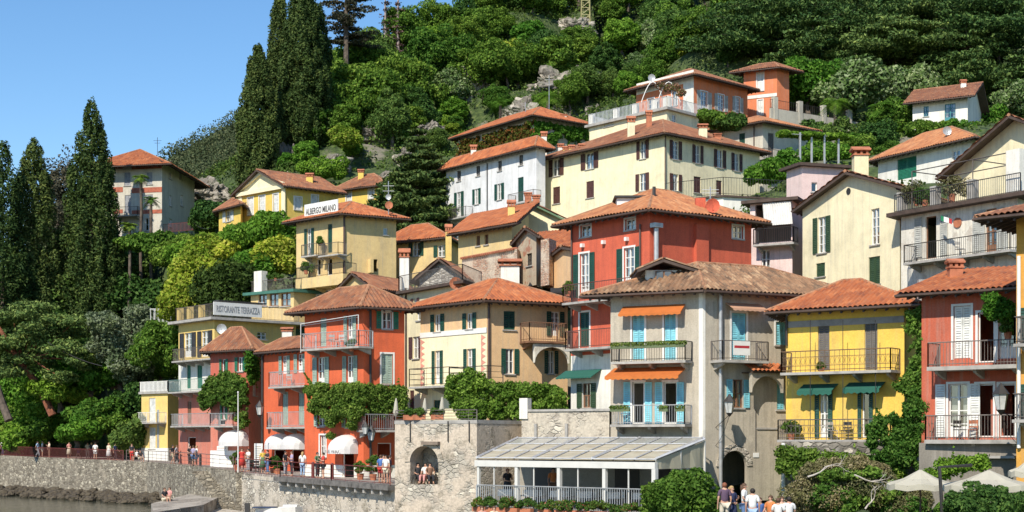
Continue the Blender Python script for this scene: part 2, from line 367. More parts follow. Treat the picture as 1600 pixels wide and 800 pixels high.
class House:
    def __init__(s, name, label, C, L, Rr, base, mat, root=None, sh=GREENSH, frame=WHITE, cat='house', trim=None, bands=None, top=None, group=None, grow=None):
        DC = C[2]; a = HZ-C[1]
        dl = L[2] if len(L) > 2 else DC*a/(HZ-L[1]); dr = Rr[2] if len(Rr) > 2 else DC*a/(HZ-Rr[1])
        pt = lambda px, D: Vector(((px-800)/F*D, D))
        c, l_, r_ = pt(C[0], DC), pt(L[0], dl), pt(Rr[0], dr)
        if grow: r_ = c+(r_-c)*grow
        s.q = [l_, c, r_, l_+r_-c]; s.L = Face(l_, c); s.R = Face(c, r_); s.bk = [Face(r_, s.q[3]), Face(s.q[3], l_)]
        s.ze = CZ+a/F*DC; s.DC = DC; s.z0 = CZ+(HZ-base)/F*DC if base is not None else 0
        s.zt = CZ+(HZ-top)/F*DC if top else s.ze
        s.mat = mat; s.sh = sh; s.frame = frame; s.trim = trim; s.bands = bands
        s.root = root or empty(name, (c.x, c.y, s.z0), label, cat, group)
        s.gab = s.mono = None
        HS.append(s)
    def z(s, py, D=None): return CZ+(HZ-py)/F*(D or s.DC)
    # kinds: o open shutters, c closed shutters, w bare window, d dark open doorway; capital = reaches a balcony (no sill)
    def win(s, f, data, sh=None, frame=None, trim=None):
        for (x0, y0, x1, y1, k) in data: s.opening(f, *f.rect(x0, y0, x1, y1), k, sh or s.sh, frame or s.frame, trim or s.trim)
        return s
    def opening(s, f, u0, u1, z0, z1, k, sh, frame, trim=None):
        f.op.append((u0, u1, z0, z1)); door = k.isupper(); kk = k.lower()
        cw = u1-u0; rt = s.root; m = MB(); rc = .16; t = .06
        nm = 'balcony_door' if door else 'window'
        m.fbox(f, u0, u0+t, -rc, -rc+.06, z0, z1); m.fbox(f, u1-t, u1, -rc, -rc+.06, z0, z1)
        m.fbox(f, u0+t, u1-t, -rc, -rc+.059, z1-t, z1); m.fbox(f, u0+t, u1-t, -rc, -rc+.059, z0, z0+t)
        if kk in 'ow' and cw > .45:
            um = (u0+u1)/2; m.fbox(f, um-.045, um+.045, -rc, -rc+.07, z0+t, z1-t)
            nb = 3 if door or (z1-z0) > 1.7 else 1
            for i in range(nb):
                z = z0+(z1-z0)*(i+1)/(nb+1)*1.0; m.fbox(f, u0+t, u1-t, -rc, -rc+.05, z-.025, z+.025)
            if door: m.fbox(f, u0+t, u1-t, -rc, -rc+.052, z0+t, z0+.5)
        if trim:
            b = .11; w1 = .03
            m.fbox(f, u0-b, u0-.001, -.02, w1, z0-.05, z1+b); m.fbox(f, u1+.001, u1+b, -.02, w1, z0-.05, z1+b); m.fbox(f, u0, u1, -.02, w1-.002, z1+.001, z1+b-.001)
            o = m.build(nm, trim, rt)
        else: o = m.build(nm, frame, rt)
        if kk in 'ow':
            g = MB(); g.add([f.P(u0, -rc+.012, z0), f.P(u1, -rc+.012, z0), f.P(u1, -rc+.012, z1), f.P(u0, -rc+.012, z1)], [(0, 1, 2, 3)]); g.build('pane', GLASS, o)
            r = rng.random()
            if r < .75:
                c = MB(); cv = rng.choice([.35, .5, .28]) if r < .5 else .5
                for (a, b) in ((u0+.05, u0+cw*cv), (u1-cw*cv, u1-.05)):
                    n_ = 8; zb = z0+.1; pts = [(a+(b-a)*i/n_, -rc-.12-.03*(i % 2)) for i in range(n_+1)]
                    for (p, q_) in zip(pts, pts[1:]): m_ = c.add([f.P(p[0], p[1], zb), f.P(q_[0], q_[1], zb), f.P(q_[0], q_[1], z1-.05), f.P(p[0], p[1], z1-.05)], [(0, 1, 2, 3)])
                c.build('curtain', CURT, o)
        if kk == 'c':
            um = (u0+u1)/2
            shutter_mb(f, u0+.03, um-.008, -.09, z0+.02, z1-.02).build('shutter', sh, o)
            shutter_mb(f, um+.008, u1-.03, -.09, z0+.02, z1-.02).build('shutter', sh, o)
        if kk == 'o':
            hw = cw*.52; g_ = .13 if trim else .02
            shutter_mb(f, u0-g_-hw, u0-g_, .035, z0, z1).build('shutter', sh, o)
            shutter_mb(f, u1+g_, u1+g_+hw, .035, z0, z1).build('shutter', sh, o)
        if not door: MB().fbox(f, u0-.1, u1+.1, -.12, .09, z0-.09, z0-.012).build('sill', CONC, o)
        return o
    def walls(s):
        zb, zt = s.z0, s.zt; bands = s.bands or [(zt, zb, s.mat)]
        bands = [((s.z(a) if a and a > 60 else zt), (s.z(b) if b and b > 60 else zb), m) for a, b, m in bands] if s.bands else bands
        for (bt, bb, mat) in bands:
            m = MB()
            for f in (s.L, s.R, *s.bk):
                us = sorted({0, f.len, *[min(max(x, 0), f.len) for o in f.op for x in o[:2]]}); zs = sorted({bb, bt, *[min(max(x, bb), bt) for o in f.op for x in o[2:]]})
                for a, b in zip(us, us[1:]):
                    for c, d in zip(zs, zs[1:]):
                        mu, mz = (a+b)/2, (c+d)/2
                        if b-a < 1e-4 or d-c < 1e-4 or any(o[0] < mu < o[1] and o[2] < mz < o[3] for o in f.op): continue
                        m.add([f.P(a, 0, c), f.P(b, 0, c), f.P(b, 0, d), f.P(a, 0, d)], [(0, 1, 2, 3)])
                for (a, b, c, d) in f.op:
                    c_, d_ = max(c, bb), min(d, bt)
                    if d_ <= c_: continue
                    rv = -.2
                    m.add([f.P(a, 0, c_), f.P(a, rv, c_), f.P(a, rv, d_), f.P(a, 0, d_)], [(0, 1, 2, 3)]); m.add([f.P(b, 0, c_), f.P(b, rv, c_), f.P(b, rv, d_), f.P(b, 0, d_)], [(0, 1, 2, 3)])
                    if d == d_: m.add([f.P(a, 0, d), f.P(b, 0, d), f.P(b, rv, d), f.P(a, rv, d)], [(0, 1, 2, 3)])
                    if c == c_: m.add([f.P(a, 0, c), f.P(b, 0, c), f.P(b, rv, c), f.P(a, rv, c)], [(0, 1, 2, 3)])
            if s.gab and bt == zt:
                kind, za = s.gab
                for f in ((s.L, s.bk[0]) if kind == 'gL' else (s.R, s.bk[1])):
                    m.add([f.P(0, 0, zt), f.P(f.len, 0, zt), f.P(f.len/2, 0, za)], [(0, 1, 2)])
            if s.mono and bt == zt:
                zh = s.mono; f = s.R; m.add([f.P(0, 0, zt), f.P(f.len, 0, zt), f.P(f.len, 0, zh)], [(0, 1, 2)]); f = s.bk[1]; m.add([f.P(0, 0, zt), f.P(f.len, 0, zt), f.P(0, 0, zh)], [(0, 1, 2)])
                f = s.bk[0]; m.add([f.P(0, 0, zt), f.P(f.len, 0, zt), f.P(f.len, 0, zh), f.P(0, 0, zh)], [(0, 1, 2, 3)])
            m.build('wall', mat, s.root)
    def roof(s, kind, apex_py, mat, oh=.6, D=None, **kw):
        qq = offset_quad(s.q, oh); A_, B_ = (qq[1]-qq[0]).length, (qq[2]-qq[1]).length; mm_ = lambda i, j: (qq[i]+qq[j])/2
        if kind == 'hip' and A_ >= B_: dd = (mm_(1, 2)-mm_(3, 0)).normalized(); en = [mm_(3, 0)+dd*B_/2, mm_(1, 2)-dd*B_/2]
        elif kind == 'hip': dd = (mm_(2, 3)-mm_(0, 1)).normalized(); en = [mm_(0, 1)+dd*A_/2, mm_(2, 3)-dd*A_/2]
        elif kind == 'gL': en = [mm_(0, 1)]
        elif kind == 'gR': en = [mm_(1, 2), mm_(3, 0)]
        else: en = [mm_(2, 3)]
        za = CZ+(HZ-apex_py)/F*min(p.y for p in en)
        hw = {'gL': s.L.len, 'gR': s.R.len, 'hip': min(s.L.len, s.R.len)}.get(kind, 6)/2
        rise = max(.3, za-s.ze); s.zt = s.ze+rise*oh/(hw+oh)-.01 if kind[0] != 'm' else s.ze-.02
        if kind[0] == 'g': s.gab = (kind, za-.17*0-.03)
        if kind[0] == 'g': s.zt = s.ze+rise*oh/(hw+oh)-.03; 
        if kind == 'mL': s.mono = za-.35
        s.rf, s.K = roof(s.root, s.q, s.ze, za, kind, mat, oh, **kw); return s
    def flat(s, oh=.35, th=.22, mat=CONC):
        q = offset_quad(s.q, oh); MB().prism([Vector((p.x, p.y, s.ze-th)) for p in q], (0, 0, th)).build('roof_slab', mat, s.root); s.zt = s.ze-th; return s
    def chim(s, px, yb, yt, wpx, D=None, mat=None, cap='tile', rel=None):
        D = D or s.DC+3
        for f in (s.L, s.R):
            u_, dw = f.hit(px)
            if -.5 < u_ < f.len+.5: D = max(D, dw+1.1)
        w_ = wpx/F*D/2; c = at(px, yb, D); zt = CZ+(HZ-yt)/F*D; m = MB(); par = getattr(s, 'rf', s.root)
        h = zt-c.z; ch = min(.7, h*.35) if cap else 0
        m.box(c.x-w_*.85, c.x+w_*.85, D-w_*.7, D+w_*.7, c.z-1.2, zt-ch); o = m.build('chimney', mat or s.mat, par)
        if cap:
            k = MB(); z = zt-ch
            k.box(c.x-w_, c.x+w_, D-w_*.85, D+w_*.85, z+.001, z+.08)
            for a in (-.7, 0, .7):
                for b in (-.6, .6): k.box(c.x+a*w_-.07, c.x+a*w_+.07, D+b*w_-.07, D+b*w_+.07, z+.08, z+ch*.5)
            k.box(c.x-w_*1.1, c.x+w_*1.1, D-w_, D+w_, z+ch*.5+.001, z+ch*.5+.06)
            a = [(c.x-w_*1.15, D-w_, z+ch*.5+.062), (c.x+w_*1.15, D-w_, z+ch*.5+.062), (c.x+w_*1.15, D+w_, z+ch*.5+.062), (c.x-w_*1.15, D+w_, z+ch*.5+.062), (c.x-w_*1.1, D, zt), (c.x+w_*1.1, D, zt)]
            k.add(a, [(0, 1, 5, 4), (2, 3, 4, 5), (1, 2, 5), (3, 0, 4)]); kc = mesh_obj('chimney_cap', k.v, k.f, TERRA, par)
        return o
    def pipe(s, f, px, y0, y1, r=.055, mat=None, w=.1):
        u, d = f.hit(px, w); z = lambda y: CZ+(HZ-y)/F*d
        MB().tube([f.P(u, w, z(y0)), f.P(u, w, z(y1))], r, 8).build('drainpipe', mat or plain('drainpipe_brown', (.09, .055, .045), .5), s.root); return s
    def band(s, f, x0, y0, x1, y1, mat, w=.03, name='cornice'):
        r = f.rect(x0, y0, x1, y1); MB().fbox(f, r[0], r[1], -.01, w, r[2], r[3]).build(name, mat, s.root); return s
def rail_mb(pts, z, h, style='bars', gap=.15, bar=.009):
    """railing along a polyline of ground points"""
    m = MB(); up = Vector((0, 0, h))
    for a, b in zip(pts, pts[1:]):
        a = Vector((*a[:2], z if len(a) < 3 else a[2])); b = Vector((*b[:2], z if len(b) < 3 else b[2])); L_ = (b-a).length; n_ = max(1, round(L_/gap))
        m.tube([a+up, b+up], .028, 5); m.tube([a+up*.1, b+up*.1], .018, 4)
        if style == 'fancy': m.tube([a+up*.72, b+up*.72], .014, 4); m.tube([a+up*.3, b+up*.3], .014, 4)
        if style == 'cross':
            for t in (.4, .7): m.tube([a+up*t, b+up*t], .014, 4)
        for i in range(n_+1):
            p = a+(b-a)*i/n_; pr = .028 if i in (0, n_) else bar
            if style == 'cross' and i % 12 and i != n_: continue
            m.add([p+Vector((-pr, -pr, 0)), p+Vector((pr, -pr, 0)), p+Vector((pr, pr, 0)), p+Vector((-pr, pr, 0))]+[p+up+Vector((x, y, 0)) for x, y in ((-pr, -pr), (pr, -pr), (pr, pr), (-pr, pr))], [(0, 1, 5, 4), (1, 2, 6, 5), (2, 3, 7, 6), (3, 0, 4, 7)])
            if style == 'fancy' and i < n_:
                q = a+(b-a)*(i+.5)/n_
                for k in range(6):
                    t0, t1 = k*math.pi/3, (k+1)*math.pi/3; d = (b-a).normalized(); r_ = gap*.42
                    c = q+up*.51; m.tube([c+d*r_*math.cos(t0)+up*(.19*math.sin(t0)), c+d*r_*math.cos(t1)+up*(.19*math.sin(t1))], .009, 3, False)
    return m
def balcony(h, f, x0, x1, ys, proj=1.0, rh=1.0, style='bars', mat=RUSTMETAL, slab=CONC, th=.13, gap=.15, brackets=True, sides=True, root=None):
    u0, _ = f.hit(x0, proj); u1, _ = f.hit(x1, proj); u0, u1 = min(u0, u1), max(u0, u1); _, d = f.hit((x0+x1)/2, proj); z = CZ+(HZ-ys)/F*d
    m = MB(); m.fbox(f, u0, u1, .002, proj, z-th, z); o = m.build('balcony', slab, h.root if h else root)
    pts = [f.P(u0+.04, .03, z), f.P(u0+.04, proj-.05, z), f.P(u1-.04, proj-.05, z), f.P(u1-.04, .03, z)]
    if not sides: pts = pts[1:3]
    rail_mb(pts, z, rh, style, gap).build('railing', mat, o)
    if brackets:
        n_ = max(2, round((u1-u0)/1.5))
        for i in range(n_):
            u = u0+.3+(u1-u0-.6)*i/(n_-1); a = [f.P(u-.08, .002, z-th-.003), f.P(u-.08, proj*.75, z-th-.003), f.P(u-.08, proj*.7, z-th-.12), f.P(u-.08, .002, z-th-.38)]
            MB().prism(a, f.P(.16, 0, 0)-f.P(0, 0, 0)).build('bracket', slab, o)
    return o, (u0, u1, z)
def awning(h, f, x0, x1, yt, yb, proj, mat, val=.22, name='awning', root=None):
    u0, u1, _, zt = f.rect(x0, yt, x1, yb); _, d = f.hit((x0+x1)/2, proj); zb = CZ+(HZ-yb)/F*d+val
    m = MB(); n_ = 10
    m.hexa([f.P(u0, .02, zt-.04), f.P(u1, .02, zt-.04), f.P(u1, proj, zb-.04), f.P(u0, proj, zb-.04), f.P(u0, .02, zt), f.P(u1, .02, zt), f.P(u1, proj, zb), f.P(u0, proj, zb)])
    k = max(4, int((u1-u0)/.3))
    for i in range(k):
        a, b = u0+(u1-u0)*i/k, u0+(u1-u0)*(i+1)/k; mid = (a+b)/2
        m.add([f.P(a, proj+.01, zb), f.P(b, proj+.01, zb), f.P(b, proj+.015, zb-val*.7), f.P(mid, proj+.02, zb-val), f.P(a, proj+.015, zb-val*.7)], [(0, 1, 2, 3, 4)])
    return m.build(name, mat, h.root if h else root)
def dome_awning(h, f, x0, x1, yt, yb, proj, mat, text=None):
    u0, u1, zb, zt = f.rect(x0, yt, x1, yb); m = MB(); nu, nv = 9, 6; hh = zt-zb; val = .3; V = []
    for i in range(nu+1):
        a = math.pi*i/nu
        for j in range(nv+1):
            b = math.pi/2*j/nv; r = math.cos(b)
            V.append(f.P((u0+u1)/2-(u1-u0)/2*math.cos(a)*1, proj*math.sin(a)**.6*math.sin(b)*1.0 if 0 < i < nu else 0.02, zb+val+(hh-val)*math.cos(b)*math.sin(a)**.7))
    m.add(V, [(i*(nv+1)+j, (i+1)*(nv+1)+j, (i+1)*(nv+1)+j+1, i*(nv+1)+j+1) for i in range(nu) for j in range(nv)])
    fr = [V[i*(nv+1)+nv] for i in range(nu+1)]
    for a, b in zip(fr, fr[1:]): m.add([a, b, b-Vector((0, 0, val)), a-Vector((0, 0, val))], [(0, 1, 2, 3)])
    o = m.build('dome_awning', mat, h.root)
    return o, (u0, u1, zb, proj)
def text_on(s, f, uc, w, zc, width, height, mat, parent, name='lettering', flip=False):
    cu = bpy.data.curves.new('t', 'FONT'); cu.body = s; cu.align_x = 'CENTER'; cu.align_y = 'CENTER'; cu.extrude = .01; cu.resolution_u = 3; cu.offset = .006
    o = bpy.data.objects.new('t', cu); COL.objects.link(o); dg = bpy.context.evaluated_depsgraph_get(); me = bpy.data.meshes.new_from_object(o.evaluated_get(dg))
    bpy.data.objects.remove(o); v = np.array([tuple(x.co) for x in me.vertices]); fs = [tuple(p.vertices) for p in me.polygons]; bpy.data.meshes.remove(me)
    mn, mx = v.min(0), v.max(0); sx = width/(mx[0]-mn[0]); sy = height/(mx[1]-mn[1]); c = (mn+mx)/2; sg = 1 if f.P(1, 0, 0).x/f.P(1, 0, 0).y > f.P(0, 0, 0).x/f.P(0, 0, 0).y else -1
    pts = [f.P(uc+sg*(p[0]-c[0])*sx, w+(p[2]-c[2]), zc+(p[1]-c[1])*sy) for p in v]
    return mesh_obj(name, pts, fs, mat, parent)
HS = []
# ---------------------------------------------------------------- foliage
def leaf_arrays(P, Nn, size, aspect=.55, up=0.):
    n = len(P); r = NP.normal(size=(n, 3)); nn = Nn*1.0+r*.75; nn[:, 2] += up; nn /= np.linalg.norm(nn, axis=1)[:, None]+1e-9
    t = np.cross(nn, NP.normal(size=(n, 3))); t /= np.linalg.norm(t, axis=1)[:, None]+1e-9; b = np.cross(nn, t)
    s_ = size*NP.uniform(.65, 1.35, n)[:, None]; a = aspect
    return np.concatenate([P+t*s_, P+b*s_*a, P-t*s_, P-b*s_*a], 1).reshape(-1, 3)
def lobed(c, rx, ry, rz, k, cr, n_=3, **kw):
    out = []
    for i in range(n_):
        o_ = (c[0]+NP.uniform(-.42, .42)*rx, c[1]+NP.uniform(-.42, .42)*ry, c[2]+NP.uniform(-.35, .4)*rz); s_ = NP.uniform(.5, .8)
        out += clumps(o_, rx*s_, ry*s_, rz*s_*NP.uniform(.8, 1.3), k//n_+2, cr, **kw); out.append((o_, (rx*s_*.72, ry*s_*.72, rz*s_*.75)))
    return out
def cloud_pts(blobs, n, fill=.25):
    B = np.array([[*c, *(r if hasattr(r, '__len__') else (r, r, r))] for c, r in blobs]); wts = (B[:, 3]*B[:, 5]+B[:, 3]*B[:, 4]+B[:, 4]*B[:, 5]); wts /= wts.sum()
    i = NP.choice(len(B), n, p=wts); d = NP.normal(size=(n, 3)); d /= np.linalg.norm(d, axis=1)[:, None]
    lump = 1+.13*np.sin(d[:, 0]*5+i)*np.cos(d[:, 2]*6+i*2)
    rr = np.where(NP.random(n) < fill, NP.uniform(.45, 1, n), NP.uniform(.88, 1.06, n))*lump
    P = B[i, :3]+d*B[i, 3:]*rr[:, None]; Nn = d/B[i, 3:]; Nn /= np.linalg.norm(Nn, axis=1)[:, None]
    return P, Nn
def leaf_obj(name, V, mat, parent=None, org=None):
    me = bpy.data.meshes.new(name); n = len(V)//4
    if org is None: org = ORG[parent.name] if parent else Vector((*(V[:, :2].min(0)+V[:, :2].max(0))/2, V[:, 2].min()))
    V = V-np.array(tuple(org))
    me.vertices.add(4*n); me.vertices.foreach_set('co', V.astype(np.float32).ravel()); me.loops.add(4*n); me.loops.foreach_set('vertex_index', np.arange(4*n, dtype=np.int32))
    me.polygons.add(n); me.polygons.foreach_set('loop_start', np.arange(0, 4*n, 4, dtype=np.int32)); me.update(calc_edges=True)
    me.materials.append(mat); o = bpy.data.objects.new(name, me); COL.objects.link(o); ORG[o.name] = org
    if parent is None: o.location = org
    else: o.parent = parent
    return o
def leafcloud(name, blobs, n, size, mat, parent=None, up=.2, aspect=.55, fill=.25):
    P, Nn = cloud_pts(blobs, n, fill); return leaf_obj(name, leaf_arrays(P, Nn, size, aspect, up), mat, parent)
def clumps(c, rx, ry, rz, k, cr, flat=.8, low=-.35, surf=.72):
    out = []
    for _ in range(k):
        while True:
            d = NP.normal(size=3); d /= np.linalg.norm(d)
            if d[2] > low: break
        s_ = NP.uniform(surf, 1.0); r_ = cr*NP.uniform(.7, 1.25)
        out.append(((c[0]+d[0]*rx*s_, c[1]+d[1]*ry*s_, c[2]+d[2]*rz*s_), (r_, r_, r_*flat)))
    return out
GL = leafmat('hill_leaves', (0.050, 0.112, 0.015), (0.106, 0.219, 0.027), (0.225, 0.350, 0.056), .32)
GD = leafmat('dark_leaves', (0.034, 0.081, 0.018), (0.072, 0.150, 0.031), (0.143, 0.234, 0.052))
GB = leafmat('bright_leaves', (0.066, 0.165, 0.015), (0.121, 0.275, 0.029), (0.231, 0.396, 0.055), .35)
GY = leafmat('yellow_green_leaves', (.16, .26, .02), (.30, .40, .04), (.50, .50, .09), .35)
GO = leafmat('olive_leaves', (.06, .13, .03), (.13, .22, .07), (.30, .36, .20))
GO2 = leafmat('silver_olive_leaves', (.13, .17, .08), (.22, .26, .14), (.36, .40, .27))
GC = leafmat('cypress_needles', (.028, .058, .016), (.058, .100, .026), (.115, .155, .042), .15)
GA = leafmat('autumn_ivy', (.12, .10, .02), (.09, .15, .025), (.35, .10, .04), .3)
GDRY = leafmat('dry_twigs', (.10, .10, .035), (.19, .18, .075), (.33, .28, .16), .15)
GCD = leafmat('cedar_needles', (0.042, 0.091, 0.029), (0.091, 0.163, 0.044), (0.195, 0.273, 0.078), .15)
# ---------------------------------------------------------------- ground, promenade, lake
CTRL = [(0,713,162),(230,724,142),(370,738,113),(460,745,106),(560,748,100),(600,752,95),(50,690,174),(100,650,182),(200,600,172),(150,520,185),(240,485,172),(60,430,203),
 (200,400,192),(180,374,190),(300,372,190),(240,545,160),(400,395,168),(520,380,172),(330,400,172),(345,420,160),(420,430,152),(300,480,147),(420,470,137),(480,505,146),(240,728,152),(300,730,142),(340,732,136),(400,736,128),(450,740,122),(380,735,128),(300,728,134),(260,726,146),(222,724,150),(350,733,128),(440,640,136),(390,640,142),(330,640,144),(290,640,152),(240,640,160),(520,742,108),(500,742,112),(580,745,104),(540,700,112),(420,738,116),(460,500,140),(620,465,142),(700,440,146),
 (660,655,105),(760,650,100),(880,645,103),(900,645,97),(955,645,92),(700,470,122),(850,450,112),(720,420,140),(480,310,184),(480,262,194),(560,290,180),(560,225,208),(640,380,160),(650,215,222),(600,330,170),
 (1040,325,145),(870,345,158),(1180,312,154),(835,290,185),(850,232,203),(740,245,197),(700,262,187),(690,300,172),(800,150,240),(900,95,252),(1000,160,212),(1080,188,172),(1200,188,180),(1300,192,190),(1420,192,190),(1250,226,166),(1330,222,170),(1410,214,170),(1470,205,160),(1530,200,162),(1180,335,134),(1100,335,132),(1240,335,130),(1200,350,118),(1290,250,158),(1380,245,160),(1210,215,172),
 (1330,262,150),(1250,292,140),(1480,202,174),(1590,182,192),(1450,292,126),(1330,455,99),(1500,435,92),(1200,430,105),(1050,470,92),(1500,800,75),(1300,785,80),(1420,790,78),(1590,805,66),(1250,783,78),(1380,800,70),(1480,810,66),(1560,815,60),(1240,800,66),(1100,783,82),(1200,781,83),(1150,825,55),(1400,822,56),(1600,818,50),
 (1350,781,70),(750,792,69),(1000,790,70),(900,785,78),(650,800,90),(820,790,84),(940,790,84),(700,800,84),(745,800,80),(780,795,78),(650,795,88),(720,790,90),
 (600,152,238),(560,175,232),(700,92,252),(820,25,264),(1000,-70,290),(900,10,275),(1300,-60,272),(1600,-60,272),(1150,85,226),(1400,105,217),(1580,112,217),(500,195,226),(400,255,216),(265,312,207),(100,420,217),(0,470,217),(-100,480,217),
 (200,520,420),(500,250,450),(800,80,430),(1500,0,450),(-300,640,300),(-300,690,190),(1900,400,130),(1900,700,70),(1900,0,280)]
CW = np.array([((p[0]-800)/F*p[2], p[2], CZ+(HZ-p[1])/F*p[2]) for p in CTRL])
def gz(x, y):
    x = np.atleast_1d(np.asarray(x, float)); y = np.atleast_1d(np.asarray(y, float))
    d2 = (x[:, None]-CW[None, :, 0])**2+(y[:, None]-CW[None, :, 1])**2; wt = 1/(d2+4)**2.1
    return (wt*CW[None, :, 2]).sum(1)/wt.sum(1)
# shore line (edge of the promenade), photo column and distance, from left to right
EDGE = [(-500,190),(0,160),(230,138),(300,120),(370,108),(440,101),(520,94.5),(612,88)]
EW = [((p-800)/F*d, d) for p, d in EDGE]+[(-5.9, 87.5), (-2.3, 87), (-1.8, 68), (13.5, 66), (15, 48), (40, 40), (400, 40)]
SX = np.array([-900]+[p[0] for p in EW]); SY = np.array([400]+[p[1] for p in EW]); o_ = np.argsort(SX, kind='stable'); SX, SY = SX[o_], SY[o_]
EZ = {0: -1.5, 1: -1.53, 2: -1.93, 3: -2.0, 4: -2.16, 5: -2.31, 6: -2.40, 7: -2.5}
def shore(x): return np.interp(x, SX, SY)
xs = np.unique(np.concatenate([np.linspace(-900, -110, 16), np.linspace(-110, 110, 221), np.linspace(110, 900, 16)]))
offs = np.concatenate([[1.6, 1.7], np.linspace(2.2, 60, 70), np.linspace(62, 200, 80), np.geomspace(210, 2500, 14)])
V = []
for x in xs:
    y = shore(x)+offs; z = gz(np.full(len(y), x), y); far = np.clip((y-330)/500, 0, 1); z = z*(1-far)+(-3)*far
    if EW[0][0] < x < EW[7][0]:
        i_ = np.interp(x, [p[0] for p in EW[:8]], range(8)); k_ = min(int(i_), 6); sl = (EW[k_+1][1]-EW[k_][1])/(EW[k_+1][0]-EW[k_][0]); dn_ = offs/math.hypot(1, sl)
        zp = CZ+EZ[k_]*(1-(i_-k_))+EZ[k_+1]*(i_-k_); t_ = np.clip((dn_-(12.5 if x > -46 else 10))/6, 0, 1); t_ = t_*t_*(3-2*t_); z = z*t_+(zp-.05)*(1-t_)
    z = z-.25; z[0] = -2.5
    near = (offs < 150)
    for k in range(len(y)):
        nz = noise.noise(Vector((x*.25, y[k]*.25, 0)))*.5+noise.noise(Vector((x*.06, y[k]*.06, 3)))*1.5
        V.append((x, y[k], z[k]+(nz if y[k] > 165 else 0)))
nr = len(offs); Fc = [(i*nr+j, (i+1)*nr+j, (i+1)*nr+j+1, i*nr+j+1) for i in range(len(xs)-1) for j in range(nr-1)]
m, n, l, b = nodes('hillside_ground'); v = coords(n, l)
f1 = noi(n, l, v, .12, 8, .65); f2 = noi(n, l, v, 1.4, 6, .7)
c_ = ramp(n, l, f2, [(.35, (.018, .032, .010)), (.5, (.045, .075, .018)), (.62, (.09, .12, .035)), (.72, (.16, .14, .09))])
c_ = mix(n, l, ramp(n, l, f1, [(.56, (0, 0, 0)), (.62, (.7, .7, .7))]), c_, (.24, .21, .17)); l.new(c_, b.inputs['Base Color']); b.inputs['Roughness'].default_value = .95
bump(n, l, f2, .7, .3, b)
m_ = mesh_obj('terrain', V, Fc, m, None, True); tag(m_, kind='structure')
def stripmesh(name, pts, thick_mat, w0, kind='structure'): pass
# the lake, green-brown and rippled
m, n, l, b = nodes('lake_water'); v = coords(n, l, (1, .35, 1)); b.inputs['Base Color'].default_value = (.035, .045, .03, 1)
b.inputs['Roughness'].default_value = .08; b.inputs['IOR'].default_value = 1.33; bump(n, l, noi(n, l, v, 1.6, 4), .5, .12, b)
WATER = m
o = MB().add([(-3000, -600, 0), (3000, -600, 0), (3000, 3000, 0), (-3000, 3000, 0)], [(0, 1, 2, 3)]).build('lake', WATER); tag(o, kind='structure')
# promenade paving
PAV = stone('promenade_paving', (.26, .22, .19), (.36, .31, .27), (.16, .13, .11), 2.0, .04, squash=1)
STONEW = stone('grey_rubble_stone', (.14, .118, .088), (.36, .32, .245), (.24, .205, .155), 2.6, .06, (.32, .275, .21), .60, (.10, .085, .06))
STONEL = stone('pale_rubble_stone', (.25, .22, .18), (.50, .46, .38), (.40, .35, .29), 2.6, .06, (.50, .44, .36), .50, (.20, .17, .12))
ROCK = stone('shore_rock', (.07, .055, .035), (.17, .135, .085), (.05, .04, .03), 1.6, .05)
def edge_pts(k0, k1, inset=0):
    out = []
    for k in range(k0, k1+1):
        x, y = EW[k]; out.append(Vector((x, y, 0)))
    return out
def ez(k): return CZ+EZ[k]
def ribbon(name, pts, off0, off1, dz0, dz1, mat):
    """solid strip following the shore: between two offsets towards the land, from dz0 to dz1 about the edge height"""
    m = MB(); L_ = []
    for i, p in enumerate(pts):
        a = pts[max(i-1, 0)]; c = pts[min(i+1, len(pts)-1)]; d = Vector((c.x-a.x, c.y-a.y, 0)).normalized(); nn = Vector((-d.y, d.x, 0))
        L_.append((p+nn*off0, p+nn*off1))
    for (a0, a1), (b0, b1) in zip(L_, L_[1:]):
        m.hexa([Vector((q.x, q.y, q.z+dz0)) for q in (a0, b0, b1, a1)]+[Vector((q.x, q.y, q.z+dz1)) for q in (a0, b0, b1, a1)])
    return m.build(name, mat)
EP = [Vector((EW[k][0], EW[k][1], ez(k))) for k in range(8)]
tag(ribbon('promenade', EP, .45, 9, -.5, .0, PAV), kind='structure')
o = ribbon('lake_wall', EP[:5], -.05, .44, -6.5, .10, STONEW); tag(o, 'long grey rubble stone wall holding the promenade above the lake, left of the steps', 'wall')
EP2 = [EP[4]+(EP[5]-EP[4])*.0+Vector((0, 0, 0)), *EP[5:]]
o = ribbon('lake_wall', EP2, .35, .9, -6.5, -.14, STONEL); tag(o, 'pale rough stone wall under the overhanging promenade slab below the orange red houses', 'wall')
slab = ribbon('promenade_edge', [EP[5]+(EP[4]-EP[5])*.1, *EP[5:]], -.25, .46, -.30, -.004, plain('edge_concrete', (.13, .12, .11), .9, var=.3)); tag(slab, kind='structure')
# corbels under the slab
m = MB(); cr_ = empty('corbel_row', EP[6]-Vector((0, 0, .6)), 'row of short stone corbels carrying the promenade slab', 'corbels')
for a, b_ in zip(EP[5:], EP[6:]):
    n_ = int((b_-a).length/1.1); d = (b_-a).normalized(); nn = Vector((-d.y, d.x, 0))
    for i in range(n_):
        p = a+(b_-a)*i/n_; q = [p-d*.09-nn*.15, p+d*.09-nn*.15, p+d*.09+nn*.345, p-d*.09+nn*.345]; MB().hexa([Vector((r.x, r.y, p.z-.58)) for r in q]+[Vector((r.x, r.y, p.z-.302)) for r in q]).build('corbel', CONC, cr_)

